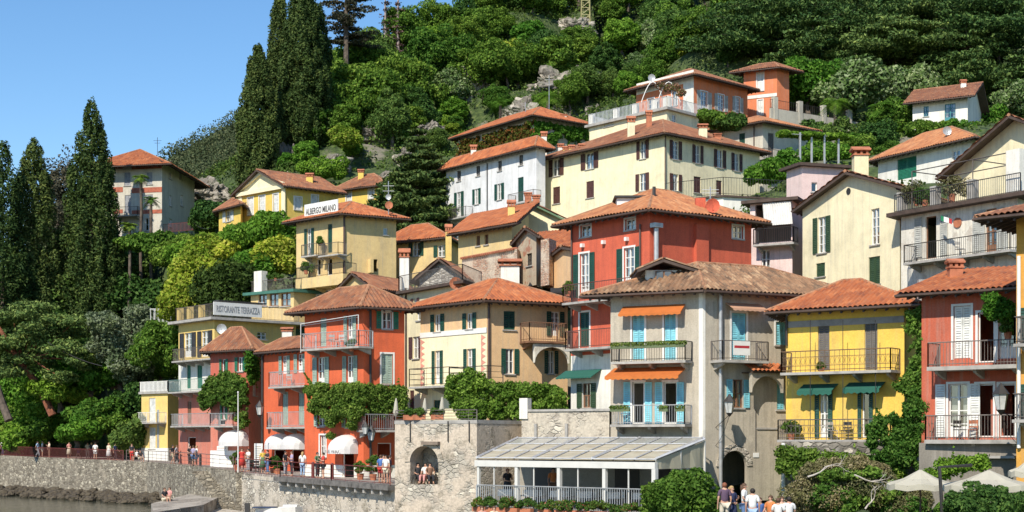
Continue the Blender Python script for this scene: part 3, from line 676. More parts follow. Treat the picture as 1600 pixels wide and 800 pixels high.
# railings along the edge
def rail(pts, h, style, mat, label, gap=.13, cat='railing', inset=.1, dz=0):
    P_ = []
    for i, p in enumerate(pts):
        a = pts[max(i-1, 0)]; c = pts[min(i+1, len(pts)-1)]; d = Vector((c.x-a.x, c.y-a.y, 0)).normalized(); P_.append(p+Vector((-d.y, d.x, 0))*inset+Vector((0, 0, dz)))
    o = rail_mb(P_, 0, h, style, gap).build('railing', mat); tag(o, label, cat); return o
REDP = plain('rusty_red_paint', (.16, .035, .03), .6)
rail([EP[0], EP[1], EP[1]+(EP[2]-EP[1])*.85], .95, 'bars', REDP, 'dull red metal railing on the wall at the far left of the promenade', .16, dz=.1)
rail([EP[1]+(EP[2]-EP[1])*.87, EP[2], EP[3], EP[3]+(EP[4]-EP[3])*.9], 1.0, 'cross', plain('grey_brown_rail', (.16, .11, .10), .5), 'thin grey brown railing with wide gaps before the yellow and pink houses', .17, dz=.1)
rail([EP[4], EP[5], EP[6], EP[7]], 1.0, 'cross', REDP, 'red brown promenade railing in front of the red houses', .16, inset=-.1)
# rocky shore at the wall foot
def rocks(n_, fx, label, mat=ROCK, size=(.3, .8)):
    for i in range(n_):
        x, y, z = fx(); r_ = NP.uniform(*size); bm = bmesh.new(); bmesh.ops.create_icosphere(bm, subdivisions=2, radius=1); s_ = NP.uniform(.6, 1.3, 3); off = Vector(NP.uniform(0, 99, 3))
        for v_ in bm.verts: v_.co *= 1+.35*noise.noise(v_.co*1.6+off)
        V_ = [(x+v_.co.x*r_*s_[0], y+v_.co.y*r_*s_[1], z+v_.co.z*r_*s_[2]*.6) for v_ in bm.verts]; F_ = [tuple(q.index for q in f.verts) for f in bm.faces]; bm.free()
        o = mesh_obj('shore_rock', V_, F_, mat, None, False); tag(o, label, 'rock', 'rocks at the foot of the lake wall')
def fx():
    t = NP.random(); px = t*250-5; i = np.interp(px, [p[0] for p in EDGE], range(8)); k = int(i); a = EP[k].lerp(EP[min(k+1, 7)], i-k); d = NP.random()*11+.8
    return a.x+d*.25, a.y-d, .05+.45*(1-d/12)
rocks(200, fx, 'brown wet boulder among many at the foot of the lake wall', size=(.25, .65))
V, Fc = [], []
for i in range(61):
    px = -150+i*7.2; k_ = np.interp(px, [p[0] for p in EDGE], range(8)); k = int(k_); a = EP[k].lerp(EP[min(k+1, 7)], k_-k)
    for j in range(8):
        d = j*1.8; V.append((a.x+d*.25, a.y-d+.3, (.45-.10*d)+.2*noise.noise(Vector((i*.7, j*.9, 0)))))
for i in range(60):
    for j in range(7): Fc.append((i*8+j, i*8+j+1, (i+1)*8+j+1, (i+1)*8+j))
o = mesh_obj('rocky_shore', V, Fc, ROCK, None, False); tag(o, kind='structure')
# stone jetty with a sloping top
jt = [at(236,797,104), at(300,775,116), at(343,770,118), at(346,775,112), at(318,790,99), at(240,812,94)]
JZ = CZ-3.95
jm = MB(); jz_ = [JZ-.25, JZ+.05, JZ+.1, JZ, JZ-.12, JZ-.4]; jm.add([(p.x, p.y, -1.5) for p in jt]+[(p.x, p.y, z) for p, z in zip(jt, jz_)]+[(sum(p.x for p in jt)/6, sum(p.y for p in jt)/6, JZ-.1)], [(i, (i+1) % 6, 6+(i+1) % 6, 6+i) for i in range(6)]+[(6+i, 6+(i+1) % 6, 12) for i in range(6)])
o = jm.build('jetty', stone('jetty_stone', (.20, .17, .14), (.34, .30, .25), (.16, .14, .11), 1.3, .04, (.36, .32, .265), .5)); tag(o, kind='structure')
# shelf of rubble at the foot of the right-hand wall
sh_ = [Vector((*((at(px, 0, d)).xy), 0)) for px, d in ((330,112),(370,106),(440,99),(520,93),(612,86.5),(640,80),(560,84),(430,91),(330,98))]
o = MB().prism([p+Vector((0, 0, -1.5)) for p in sh_], (0, 0, CZ-4.75+1.5)).build('rubble_shelf', STONEL); tag(o, kind='structure')
# wall face stairs on the lake wall near x=300
st = MB(); a = EP[3].lerp(EP[4], .35); bq = EP[3].lerp(EP[4], .95); d = (bq-a); dn = d.normalized(); nn = Vector((-dn.y, dn.x, 0))
for i in range(10):
    p0 = a+d*(i/10); p1 = a+d*((i+1)/10); zt = a.z-.15-.22*i
    q = [p0-nn*1.25, p1-nn*1.25, p1-nn*.06, p0-nn*.06]; st.hexa([Vector((r.x, r.y, -1)) for r in q]+[Vector((r.x, r.y, zt)) for r in q])
o = st.build('lake_steps', STONEW); tag(o, 'narrow stone steps running down the lake wall to the jetty', 'steps')
# far wooded ridge
rd = [(60,330),(150,300),(240,262),(265,238),(320,207),(385,172),(450,150),(520,120),(600,100),(700,90)]
V = []; P_ = []; D0 = 560
for i in range(120):
    px = 40+i*5.6; py = np.interp(px, [r_[0] for r_ in rd], [r_[1] for r_ in rd])+5*noise.noise(Vector((i*.25, 0, 0)))
    for j in range(12):
        t = j/11; D = D0-t*170; q = at(px, py, D0); z = q.z*(1-t)**.85+(-5)*(1-(1-t)**.85); V.append((q.x*(D/D0) , D, z-2))
Fc = [(i*12+j, (i+1)*12+j, (i+1)*12+j+1, i*12+j+1) for i in range(119) for j in range(11)]
o = mesh_obj('hills', V, Fc, plain('far_hill_ground', (.05, .07, .03), .95), None, True); tag(o, kind='structure')
A = np.array(V).reshape(120, 12, 3); ii = NP.integers(0, 119, 2600); jj = NP.integers(0, 6, 2600); a = NP.random(2600)[:, None]; c = NP.random(2600)[:, None]
PT = A[ii, jj]*(1-a)+A[ii+1, jj]*a; PT = PT*(1-c)+A[ii, jj+1]*c
bl = [((p[0], p[1], p[2]+2), (2.6*s_, 2.6*s_, 2.5*s_)) for p, s_ in zip(PT, NP.uniform(.6, 1.4, 2600))]
o = leafcloud('far_woodland', bl, 170000, .45, leafmat('hazed_far_leaves', (.06, .085, .045), (.10, .13, .06), (.17, .18, .09)), None, .3); tag(o, kind='stuff')  # a little distance haze is put into the leaf colour, paler and bluer
# ---------------------------------------------------------------- houses
P_YEL = plaster('yellow_plaster', (.74, .52, .17), .2); P_YELB = plaster('bright_yellow_plaster', (.74, .48, .085), .15)
P_BUFF = plaster('buff_plaster', (.66, .48, .22), .3); P_RED = plaster('orange_red_plaster', (.60, .115, .042), .22, (.25, .06, .04)); P_SALM = plaster('salmon_plaster', (.52, .17, .115), .3)
P_SALM2 = plaster('red_salmon_plaster', (.46, .11, .07), .3); P_WHITE = plaster('white_plaster', (.76, .73, .65), .35)
P_CRIM = plaster('crimson_plaster', (.55, .108, .055), .25, (.22, .05, .04)); P_PEACH = plaster('peach_plaster', (.68, .44, .23), .3); P_CREAM = plaster('cream_plaster', (.80, .71, .46), .25)
P_PALEY = plaster('pale_yellow_plaster', (.72, .63, .39), .3); P_GREY = plaster('grey_roughcast', (.43, .38, .30), .5, (.20, .18, .15), (.44, .39, .31), .6)
P_BLUEW = plaster('cool_white_plaster', (.68, .68, .68), .3); P_PINK = plaster('pale_pink_plaster', (.72, .54, .50), .3); P_DRED = plaster('dark_red_plaster', (.46, .105, .055), .3)
P_ORA = plaster('orange_plaster', (.66, .20, .085), .25); P_GOLD = plaster('golden_orange_plaster', (.60, .30, .05), .2); P_STONEY = plaster('worn_buff_plaster', (.46, .37, .26), .6, (.24, .2, .16), (.34, .16, .10), .56)
P_OFF = plaster('weathered_white_plaster', (.70, .66, .56), .6, (.33, .30, .26), (.48, .43, .36), .58); P_BEIGE = plaster('beige_grey_plaster', (.55, .51, .42), .45); P_VILLA = plaster('villa_yellow_plaster', (.68, .47, .10), .2)
BRICK = stone('ruined_brick', (.40, .19, .12), (.56, .36, .24), (.52, .46, .36), 3.2, .08, (.56, .46, .35), .50, squash=3)
AW_OR = canvas('orange_awning', (.66, .20, .045), .35); AW_PEACH = canvas('faded_peach_awning', (.66, .40, .26), .35); AW_GR = canvas('green_awning', (.03, .15, .11), .3); AW_WH = canvas('white_awning', (.82, .82, .80), .3)
# --- narrow yellow house at the left end
h = House('yellow_end_house', 'narrow two storey yellow house with roof terrace at the left end of the row', (262,611,147), (221,611,150), (283,611,150), 723, P_YEL, sh=WHITESH)
h.win(h.L, [(233,622,243,661,'C'), (233,668,243,701,'c')]); h.flat(.25); balcony(h, h.L, 214, 245, 660, 1.1, .95, 'bars', WHITE)
q = offset_quad(h.q, .15); rail_mb([q[3], q[0], q[1], q[2]], h.ze, .95, 'bars', .22, .04).build('terrace_railing', WHITE, h.root); h.band(h.L, 246, 640, 249, 700, GREYMETAL, .06, 'drainpipe')
h.band(h.L, 221, 700, 262, 723, WHITE, .05, 'plinth'); h.band(h.R, 262, 700, 283, 723, WHITE, .05, 'plinth')
# --- terrace tower
h = House('terrace_restaurant_house', 'tall house banded pink, white and yellow with a long roof sign and terrace', (335,496,128), (279,503,133), (462,503,133.5), 727, P_YEL, sh=DKMETAL)
h.win(h.L, [(288,520,300,558,'O'), (315,517,326,557,'O')], DKMETAL); h.win(h.L, [(292,570,298,607,'C'), (308,570,316,607,'C')], GREEN2); h.win(h.L, [(293,627,299,662,'C')], WOODMID); h.win(h.R, [(402,519,416,530,'w')])
h.opening(h.L, *h.L.rect(293,683,306,720), 'D', DKMETAL, WHITE); h.bands = [(0, 560, P_YEL), (560, 611, P_WHITE), (611, 0, P_SALM)]; h.flat(.7)
q = offset_quad(h.q, .2); rail_mb([q[3], q[0], q[1], q[2]], h.ze, 1.15, 'bars', .14).build('terrace_railing', RUSTMETAL, h.root)
for x in (280, 295.5, 313.5):
    u, d = h.L.hit(x); MB().fbox(h.L, u-.22, u+.22, -.3, .12, h.ze, h.ze+1.2).build('terrace_pillar', P_YEL, h.root)
balcony(h, h.L, 268, 328, 562, 1.2, 1.0, 'bars', RUSTMETAL); balcony(h, h.L, 262, 332, 611, 1.2, 1.0, 'bars', plain('green_grey_iron', (.12, .2, .18), .5)); balcony(h, h.L, 266, 334, 665, 1.2, 1.0, 'bars', GREYMETAL)
u0, u1, z0, z1 = h.R.rect(334, 474, 409, 494, .7); sg = MB().fbox(h.R, u0, u1, .62, .72, z0, z1).build('sign', WHITE, h.root)
text_on('RISTORANTE TERRAZZA', h.R, (u0+u1)/2, .735, (z0+z1)/2, (u1-u0)*.9, (z1-z0)*.5, plain('sign_grey', (.30, .30, .30), .6), sg)
h.band(h.R, 334, 472, 409, 474, DKMETAL, .74, 'sign_edge')
# --- salmon house with green shutters and wisteria
h = House('salmon_vine_house', 'salmon red house with green shutters half covered by a climbing vine', (389,547,119), (329,548,121.5), (410,547,122), 736, P_SALM2, sh=GREEN2)
h.win(h.L, [(347,561,353,582,'o'), (372,558,380,580,'o'), (348,632,353,655,'o')]); h.win(h.L, [(343,628,352,664,'C')], GREEN2) if 0 else None
h.opening(h.L, *h.L.rect(342,632,352,664), 'D', GREEN2, WHITE); h.win(h.R, [(395,600,401,618,'w')]); h.bands = [(0, 612, P_SALM2), (612, 0, P_SALM)]
h.roof('hip', 512, T_BR, .7, D=124); balcony(h, h.L, 327, 364, 665, 1.1, .95, 'bars', GREYMETAL); h.chim(449, 532, 511, 18, 122, P_WHITE)
awn = dome_awning(h, h.L, 352, 389, 671, 697, 1.3, AW_WH)[0]
u0, u1, z0, z1 = h.L.rect(340, 697, 357, 704); sg = MB().fbox(h.L, u0, u1, .03, .08, z0, z1).build('sign', WHITE, h.root); m = MB()
for k_ in range(8): a_ = u0+(u1-u0)*(.1+.1*k_); m.fbox(h.L, a_, a_+.035, .081, .09, (z0+z1)/2-.05, (z0+z1)/2+.06)
m.build('lettering', plain('faded_sign_print', (.35, .18, .14), .8), sg)
h.band(h.L, 329, 704, 372, 736, WHITE, .04, 'plinth')
# --- red house with two balconies
h = House('red_balcony_house', 'orange red house with two wide balconies and pale green shutters over twin white awnings', (484,545,109), (409,545,114), (500,545,113), 745, P_RED, sh=PALESH)
h.win(h.L, [(441,556,449,584,'O'), (465,553,474,582,'O'), (441,612,450,664,'C'), (466,611,475,664,'C')], PALESH); h.opening(h.L, *h.L.rect(427,702,446,742), 'D', GREENSH, WHITE); h.opening(h.L, *h.L.rect(455,702,474,742), 'D', GREENSH, WHITE)
h.roof('hip', 527, T_BR, .5, D=112); balcony(h, h.L, 419, 480, 603, 1.2, 1.05, 'bars', GREYMETAL); balcony(h, h.L, 416, 482, 667, 1.3, 1.05, 'bars', GREYMETAL); h.pipe(h.L, 410, 546, 742, .09, DKMETAL)
dome_awning(h, h.L, 427, 453, 677, 702, 1.2, AW_WH); dome_awning(h, h.L, 452, 480, 677, 702, 1.2, AW_WH)
# --- tall orange red house
h = House('tall_red_house', 'tall orange red corner house with big balcony and a green vine across its front', (568,481,99.5), (476,489), (632,484), 752, P_RED, sh=PALESH)
h.win(h.L, [(500,497,510,541,'C'), (543,493,552,537,'O'), (496,558,508,602,'O'), (542,556,553,601,'O'), (497,643,507,666,'o'), (541,640,552,668,'o')], PALESH)
h.win(h.R, [(598,487,612,514,'o')], GREEN2, None, WHITE); h.win(h.R, [(596,553,614,600,'c')], PALESH, None, WHITE); h.win(h.L, [(500,680,509,714,'w')], None, None, WHITE)
h.opening(h.L, *h.L.rect(535,706,553,748), 'D', GREEN2, WHITE); h.opening(h.R, *h.R.rect(590,692,612,752), 'D', GREEN2, WHITE)
h.roof('hip', 447, T_BR, .8, D=106); balcony(h, h.L, 470, 560, 543, 1.3, 1.0, 'bars', GREYMETAL); balcony(h, h.R, 572, 618, 672, 1.5, 1.0, 'bars', plain('grey_iron', (.25, .25, .25), .5)); h.pipe(h.R, 579, 484, 748, .08, DKMETAL)
o, (u0, u1, zb, pj) = dome_awning(h, h.L, 526, 560, 679, 709, 1.3, AW_WH); m = MB()      # the valance lettering is too small to read in the photo: two groups of short strokes
for k_ in (0, 1, 2, 4, 5, 6, 7, 8): a_ = u0+(u1-u0)*(.18+.075*k_); m.fbox(h.L, a_, a_+.035, pj+.02, pj+.03, zb+.07, zb+.22).fbox(h.L, a_+.036, a_+.08, pj+.02, pj+.03, zb+(.07 if k_ % 2 else .19), zb+(.10 if k_ % 2 else .22))
m.build('lettering', DKMETAL, o)
h.bands = [(0, 727, P_RED), (727, 0, P_WHITE)]
f = h.L   # light frame over the balcony
m = MB(); a = [f.P(f.hit(x, w_)[0], w_, z) for x, w_, z in ((470,1.2,h.z(502)),(560,1.2,h.z(495)),(560,.05,h.z(495)),(470,.05,h.z(502)))]
for i in range(4): m.tube([a[i], a[(i+1) % 4]], .025, 4)
for p in a[:2]: m.tube([p, p-Vector((0, 0, 1.9))], .025, 4)
m.build('balcony_frame', WHITE, h.root)
# --- pale yellow house behind with roof terrace
h = House('pale_terrace_house', 'pale yellow narrow house with brown shutters and a railed roof terrace behind the peach house', (720,440,104), (630,447,111), (745,440,108), 655, P_PALEY, sh=BROWNSH)
h.win(h.L, [(646,466,652,485,'o'), (651,474,664,500,'w'), (645,526,655,560,'o'), (640,610,647,643,'c')]); h.flat(.5, .2, WOODDK)
q = offset_quad(h.q, .3); rail_mb([q[3], q[0], q[1], q[2]], h.ze, 1.1, 'bars', .16).build('terrace_railing', RUSTMETAL, h.root); h.chim(632, 440, 388, 17, 112, P_WHITE, 'tile')
h.pipe(h.L, 634, 450, 640, .06, WOODDK)
# --- peach house
h = House('peach_house', 'peach and cream hip roofed house with dark green shutters and a timber balcony', (761,471,96), (657,482), (887,477), 658, P_PEACH, sh=GREENSH)
h.win(h.L, [(679,491,689,518,'o'), (729,489,739,514,'o'), (680,548,688,600,'O'), (730,545,739,599,'O')], GREENSH); h.win(h.L, [(678,625,691,652,'C')])
h.win(h.R, [(787,486,805,515,'c'), (790,545,803,584,'o'), (861,487,874,525,'O'), (856,548,866,584,'o')])
f = h.L; r_ = f.rect(657, 480, 761, 660); h.roof('hip', 437, T_OR, .8, D=104)
cr = [f.rect(657,516,761,524), f.rect(657,590,761,592)]
h.bands = [(0, 519, P_PEACH), (519, 0, P_PEACH)]
m = MB(); z1 = cr[0][2]-.02; z0 = h.z0      # cream field of the left face, set around its openings
us = sorted({0, f.len, *[x for o in f.op for x in o[:2]]}); zs = sorted({z0, z1, *[min(max(x, z0), z1) for o in f.op for x in o[2:]]})
for a, b in zip(us, us[1:]):
    for c, d in zip(zs, zs[1:]):
        if b-a < 1e-3 or d-c < 1e-3 or any(o[0] < (a+b)/2 < o[1] and o[2] < (c+d)/2 < o[3] for o in f.op): continue
        m.fbox(f, a, b, .003, .012, c, d)
m.build('cream_field', P_CREAM, h.root)
h.band(f, 657, 516, 761, 524, WHITE, .06); PK = plain('pink_quoin', (.62, .27, .20), .85)
for x in (661, 756):
    m = MB(); u, d = f.hit(x); z = cr[0][2]-.1; k = 0
    while z > h.z(598): m.add([f.P(u-.22, .02, z), f.P(u+.22, .02, z-.19), f.P(u-.22, .02, z-.38)], [(0, 1, 2)]) if k % 1 == 0 else 0; m.fbox(f, u-.24, u-.14, .018, .024, z-.38, z); z -= .39; k += 1
    m.build('painted_quoins', PK, h.root)
balcony(h, f, 638, 702, 603, 1.3, 1.15, 'cross', DKMETAL); balcony(h, f, 700, 762, 602, 1.3, 1.15, 'cross', DKMETAL)
balcony(h, h.R, 827, 886, 533, 1.3, 1.15, 'bars', WOODMID, WOODMID, gap=.17); h.pipe(h.R, 764, 473, 620, .07)
h.chim(797, 440, 404, 34, 106, P_WHITE); 
m = MB(); f = h.R; u0, _ = f.hit(834, 1.0); u1, _ = f.hit(888, 1.0); zc = h.z(566); r1 = (u1-u0)/2   # loggia arch
for i in range(12):
    a0, a1 = math.pi*i/12, math.pi*(i+1)/12; uc = (u0+u1)/2
    m.hexa([f.P(uc+r1*math.cos(a), wv, zc+r1*.8*math.sin(a)) for a in (a0, a1) for wv in (.9, 1.15)][0:0] or [f.P(uc+r1*math.cos(a0), .9, zc+r1*.8*math.sin(a0)), f.P(uc+r1*math.cos(a0), 1.15, zc+r1*.8*math.sin(a0)), f.P(uc+r1*math.cos(a1), 1.15, zc+r1*.8*math.sin(a1)), f.P(uc+r1*math.cos(a1), .9, zc+r1*.8*math.sin(a1)),
        f.P(uc+r1*1.02*math.cos(a0), .9, zc+r1*.95), f.P(uc+r1*1.02*math.cos(a0), 1.15, zc+r1*.95), f.P(uc+r1*1.02*math.cos(a1), 1.15, zc+r1*.95), f.P(uc+r1*1.02*math.cos(a1), .9, zc+r1*.95)])
m.build('loggia_arch', P_OFF, h.root)
# --- crimson house
h = House('crimson_house', 'large crimson house with dark green shutters, tall white french windows and iron balconies', (1015,331,88), (892,352), (1174,349), 640, P_CRIM, sh=GREENSH)
h.win(h.L, [(907,352,923,370,'w'), (977,342,992,359,'w')], None, None, WHITE); h.win(h.L, [(906,396,920,464,'O'), (975,387,991,447,'O'), (906,488,921,542,'C')], GREENSH, None, WHITE)
h.win(h.L, [(910,599,924,637,'o')], OLIVESH, WOODMID); h.win(h.R, [(1145,353,1161,373,'w')], None, None, WHITE); h.bands = [(0, 548, P_CRIM), (548, 0, P_WHITE)]
h.roof('hip', 297, T_ORL, .8, D=93); balcony(h, h.L, 878, 1000, 467, 1.2, 1.05, 'bars', plain('red_brown_iron', (.13, .06, .05), .6)); balcony(h, h.L, 882, 958, 543, 1.1, 1.05, 'bars', plain('red_brown_iron', (.1, .05, .05)))
awning(h, h.L, 884, 940, 578, 591, .8, AW_GR, .1); h.pipe(h.L, 893, 352, 545); h.pipe(h.L, 1000, 350, 440); h.band(h.R, 1084, 352, 1103, 412, P_CRIM, .25, 'chimney_breast'); h.chim(1094, 345, 310, 18, 90.3, P_CRIM, None)
o = MB().box(*(lambda c: (c.x-.9, c.x+.9, c.y-.8, c.y+1.2, c.z-.3, c.z+.55))(at(986, 327, 92.2))).build('roof_window', WHITE, h.rf); MB().box(*(lambda c: (c.x-1.05, c.x+1.05, c.y-1, c.y+1.3, c.z+.56, c.z+.68))(at(986, 327, 92.2))).build('roof_window_cover', DKMETAL, h.rf)
for x, y in ((912,384),(945,379),(981,374)):
    u, z = h.L.uz(x, y); MB().fbox(h.L, u-.1, u+.1, 0, .22, z-.1, z+.12).build('wall_lamp', WHITE, h.root)
c = at(1022,305,90.5); MB().tube([(c.x,c.y,c.z-.6),(c.x,c.y,c.z+.5)], .1, 8).build('flue_pipe', DKMETAL, h.rf)
u,z = h.R.uz(1021,400); MB().tube([h.R.P(u,.25,z-.5),h.R.P(u,.25,z+1.6)], .14, 8).fbox(h.R,u-.3,u+.3,.05,.5,z+1.6,z+1.85).build('flue_pipe', GREYMETAL, h.root)
# --- grey house with turquoise shutters
h = House('grey_turquoise_house', 'grey roughcast house with turquoise shutters and orange awnings over flower trimmed balconies', (1098,455,80), (954,467,82.4), (1325,466,84.5), 784, P_GREY, sh=TURQ)
h.win(h.L, [(988,490,1007,562,'C'), (1038,488,1056,562,'C')], TURQ, None, WHITE); h.win(h.L, [(988,597,1006,662,'D'), (1037,597,1057,662,'D')], TURQ, None, WHITE)
for (x0, x1) in ((975,985),(1008,1019),(1024,1035),(1058,1069)):
    r_ = h.L.rect(x0,597,x1,662); shutter_mb(h.L, r_[0], r_[1], .035, r_[2], r_[3]).build('shutter', TURQ, h.root)
h.win(h.R, [(1143,489,1166,562,'C'), (1212,503,1228,539,'c')], TURQ, None, WHITE); h.win(h.R, [(1144,593,1161,637,'o')], TURQ, WOODMID); h.win(h.R, [(1214,593,1226,640,'c')], TURQ)
u0, u1, z0, z1 = h.R.rect(1127,704,1167,784); h.R.op.append((u0, u1, z0, z1)); 
# fill the top corners of the arched doorway and line it with a voussoir ring
def arch_fill(h, f, u0, u1, z1, mat, ring, w=.0, rise=1., name='arch_stones', dep=-.2):
    r = (u1-u0)/2; uc = (u0+u1)/2; zc = z1-r*rise; m = MB(); g = MB(); n_ = 14
    for i in range(n_):
        a0, a1 = math.pi*i/n_, math.pi*(i+1)/n_; p0 = (uc+r*math.cos(a0), zc+r*rise*math.sin(a0)); p1 = (uc+r*math.cos(a1), zc+r*rise*math.sin(a1))
        m.hexa([f.P(p0[0], dep, p0[1]), f.P(p0[0], w-.002, p0[1]), f.P(p1[0], w-.002, p1[1]), f.P(p1[0], dep, p1[1]), f.P(p0[0], dep, z1), f.P(p0[0], w-.002, z1), f.P(p1[0], w-.002, z1), f.P(p1[0], dep, z1)])
        k = 1.0 if i % 2 else 1.0; R2 = r+.34*k
        g.hexa([f.P(p0[0], w+.004, p0[1]), f.P(p0[0], w+.05, p0[1]), f.P(p1[0], w+.05, p1[1]), f.P(p1[0], w+.004, p1[1]), f.P(uc+R2*math.cos(a0), w+.004, zc+R2*rise*math.sin(a0)), f.P(uc+R2*math.cos(a0), w+.05+.03*(i % 2), zc+R2*rise*math.sin(a0)), f.P(uc+R2*math.cos(a1), w+.05+.03*(i % 2), zc+R2*rise*math.sin(a1)), f.P(uc+R2*math.cos(a1), w+.004, zc+R2*rise*math.sin(a1))])
    m.build('arch_infill', mat, h.root); g.build(name, ring, h.root)
arch_fill(h, h.R, u0, u1, z1, P_GREY, STONEL)
h.roof('hip', 412, T_OLD, .75, D=89); balcony(h, h.L, 954, 1071, 564, 1.1, 1.0, 'bars', DKMETAL, gap=.14); balcony(h, h.L, 953, 1070, 663, 1.1, 1.0, 'bars', plain('pale_iron', (.35, .35, .35), .5), gap=.14)
b_, _ = balcony(h, h.R, 1129, 1202, 563, 1.1, 1.0, 'bars', RUSTMETAL, gap=.14)
awning(h, h.L, 974, 1071, 477, 493, .7, AW_OR, .15); awning(h, h.L, 960, 1074, 574, 593, 1.3, AW_OR, .2); awning(h, h.R, 1133, 1186, 474, 486, .7, AW_PEACH, .15)
u0, u1, z0, z1 = h.R.rect(1146,533,1172,555,1.12); bn = MB().fbox(h.R, u0, u1, 1.1, 1.13, z0, z1).build('banner', WHITE, h.root); MB().fbox(h.R, u0+.05, u1-.05, 1.131, 1.136, z0+(z1-z0)*.5, z0+(z1-z0)*.68).build('banner_stripe', plain('banner_red', (.4, .03, .04)), bn)
h.band(h.L, 1092, 458, 1098, 690, P_WHITE, .015, 'painted_band'); h.band(h.R, 1098, 458, 1102, 690, P_WHITE, .015, 'painted_band'); h.pipe(h.R, 1126, 456, 782, .1, GREYMETAL, .2)
h.pipe(h.R, 1181, 640, 705, .02, DKMETAL, .03); h.band(h.R, 1182, 668, 1214, 671, CONC, .06, 'string_course'); u, z = h.R.uz(1181, 711); MB().fbox(h.R, u-.18, u+.18, .01, .04, z-.12, z+.12).build('wall_plaque', WHITE, h.root)
# dormer
c = at(1038, 428, 81.9); d_ = MB().box(c.x-1.0, c.x+.9, c.y, c.y+3.5, c.z-.9, c.z+.2).build('dormer', P_WHITE, h.rf)
mm = MB(); mm.fbox(flat_face(1024,81.8,1052,81.8), 0, .9, .01, .05, c.z-.5, c.z+.15).build('dormer_window', WOODMID, d_); MB().fbox(flat_face(1024,81.7,1052,81.7), .06, .4, .01, .03, c.z-.44, c.z+.1).fbox(flat_face(1024,81.7,1052,81.7), .5, .84, .01, .03, c.z-.44, c.z+.1).build('pane', plain('dark_pane', (.1, .11, .12), .1), d_)
tp = [Vector((c.x-1.5, c.y-.6, c.z+.16)), Vector((c.x-.1, c.y-.6, c.z+.72)), Vector((c.x+1.9, c.y-.6, c.z+.1))]
for a, b in ((0, 1), (1, 2)):
    tiles([[tp[a], tp[a]+Vector((0, 4.2, 0)), tp[b]+Vector((0, 4.2, 0)), tp[b]]] if 0 else [[tp[a] if a == 0 else tp[b], (tp[a] if a == 0 else tp[b])+Vector((0, 4.2, 0)), tp[1]+Vector((0, 4.2, 0)), tp[1]]], T_OLD, h.root, name='dormer_roof'); MB().prism([tp[a], tp[b], tp[b]+Vector((0, 4.2, 0)), tp[a]+Vector((0, 4.2, 0))], (0, 0, -.15)).build('dormer_eaves', WOODDK, h.root)
# small cross wing between the grey and yellow houses
# --- bright yellow house
h = House('bright_yellow_house', 'bright yellow house with green awnings, grey and green shutters and ornate iron balconies', (1413,478,75), (1228,491,78.8), (1432,478,80), 700, P_YELB, sh=GREENSH)
h.win(h.L, [(1278,509,1296,579,'C'), (1351,503,1371,578,'C')], GREYSH); h.win(h.L, [(1281,609,1294,684,'O'), (1347,607,1358,684,'O')], GREENSH)
h.roof('hip', 438, T_OR, .9, D=84); BRI = plain('brown_iron', (.16, .10, .06), .6)
balcony(h, h.L, 1219, 1392, 580, 1.2, 1.05, 'fancy', BRI, gap=.26); balcony(h, h.L, 1214, 1392, 687, 1.2, 1.0, 'fancy', RUSTMETAL, gap=.24)
awning(h, h.L, 1256, 1310, 600, 618, .8, AW_GR, .25); awning(h, h.L, 1327, 1384, 597, 615, .8, AW_GR, .25); h.band(h.L, 1229, 498, 1413, 508, plain('grey_frieze', (.30, .28, .26), .9), .05); h.pipe(h.L, 1229, 492, 540, .06, DKMETAL)
for x in (1266, 1317, 1368): h.pipe(h.L, x, 500, 686, .018, DKMETAL, 1.1)
# --- dark red house beside it
h = House('dark_red_balcony_house', 'dark red house with white framed windows and grey wooden balconies, right of the yellow one', (1592,451,69), (1440,466,72), (1640,450,72), 700, P_DRED, sh=WHITESH)
h.win(h.L, [(1490,478,1517,560,'C'), (1528,488,1553,566,'D'), (1560,486,1588,560,'W')], WHITESH, WHITE, WHITE); h.win(h.L, [(1482,600,1512,683,'O'), (1526,600,1552,683,'D'), (1561,600,1586,683,'D')], WHITESH, WHITE, WHITE)
h.roof('mL', 418, T_OR, .9, D=77); GWD = plain('grey_wood_rail', (.17, .145, .13), .8, var=.2); balcony(h, h.L, 1448, 1590, 571, 1.3, 1.1, 'bars', GWD, gap=.15, th=.18); balcony(h, h.L, 1444, 1590, 687, 1.3, 1.1, 'bars', GWD, gap=.15, th=.18)
h.chim(1492, 448, 404, 24, 74, TERRA, 'tile'); h.chim(1441, 455, 437, 16, 78, CONC, None)
# --- golden orange house cut by the right edge
h = House('golden_orange_house', 'golden orange house cut off by the right edge with grey balconies', (1700,330,62), (1588,362,64), (1760,335,66), 760, P_GOLD)
h.win(h.L, [(1606,480,1630,540,'O'), (1606,600,1630,660,'O')]); h.roof('hip', 310, T_BR, 1.3, D=70); balcony(h, h.L, 1583, 1680, 535, 1.1, 1.1, 'bars', RUSTMETAL); balcony(h, h.L, 1581, 1680, 655, 1.1, 1.05, 'bars', RUSTMETAL); h.pipe(h.L, 1592, 400, 700, .08, WHITE)
# --- cream gabled house
h = House('cream_gable_house', 'cream yellow gabled house with green shutters and brown bargeboards', (1406,296,90), (1254,326,98), (1480,296,96), 455, P_CREAM, sh=OLIVESH)
h.win(h.L, [(1278,339,1291,395,'o'), (1361,326,1374,382,'w')], OLIVESH); h.win(h.L, [(1275,411,1289,432,'c'), (1357,401,1375,444,'c')], OLIVESH); h.roof('gL', 268, T_BR, .55, D=93.5)
u, z = h.L.uz(1326, 299); m = MB(); m.prism([h.L.P(u+.2*math.cos(a*math.pi/5), .0, z+.22*math.sin(a*math.pi/5)) for a in range(10)], h.L.P(0, .03, 0)-h.L.P(0, 0, 0)).build('round_vent', DKMETAL, h.root); h.chim(1344, 272, 229, 26, 99, P_PALEY)
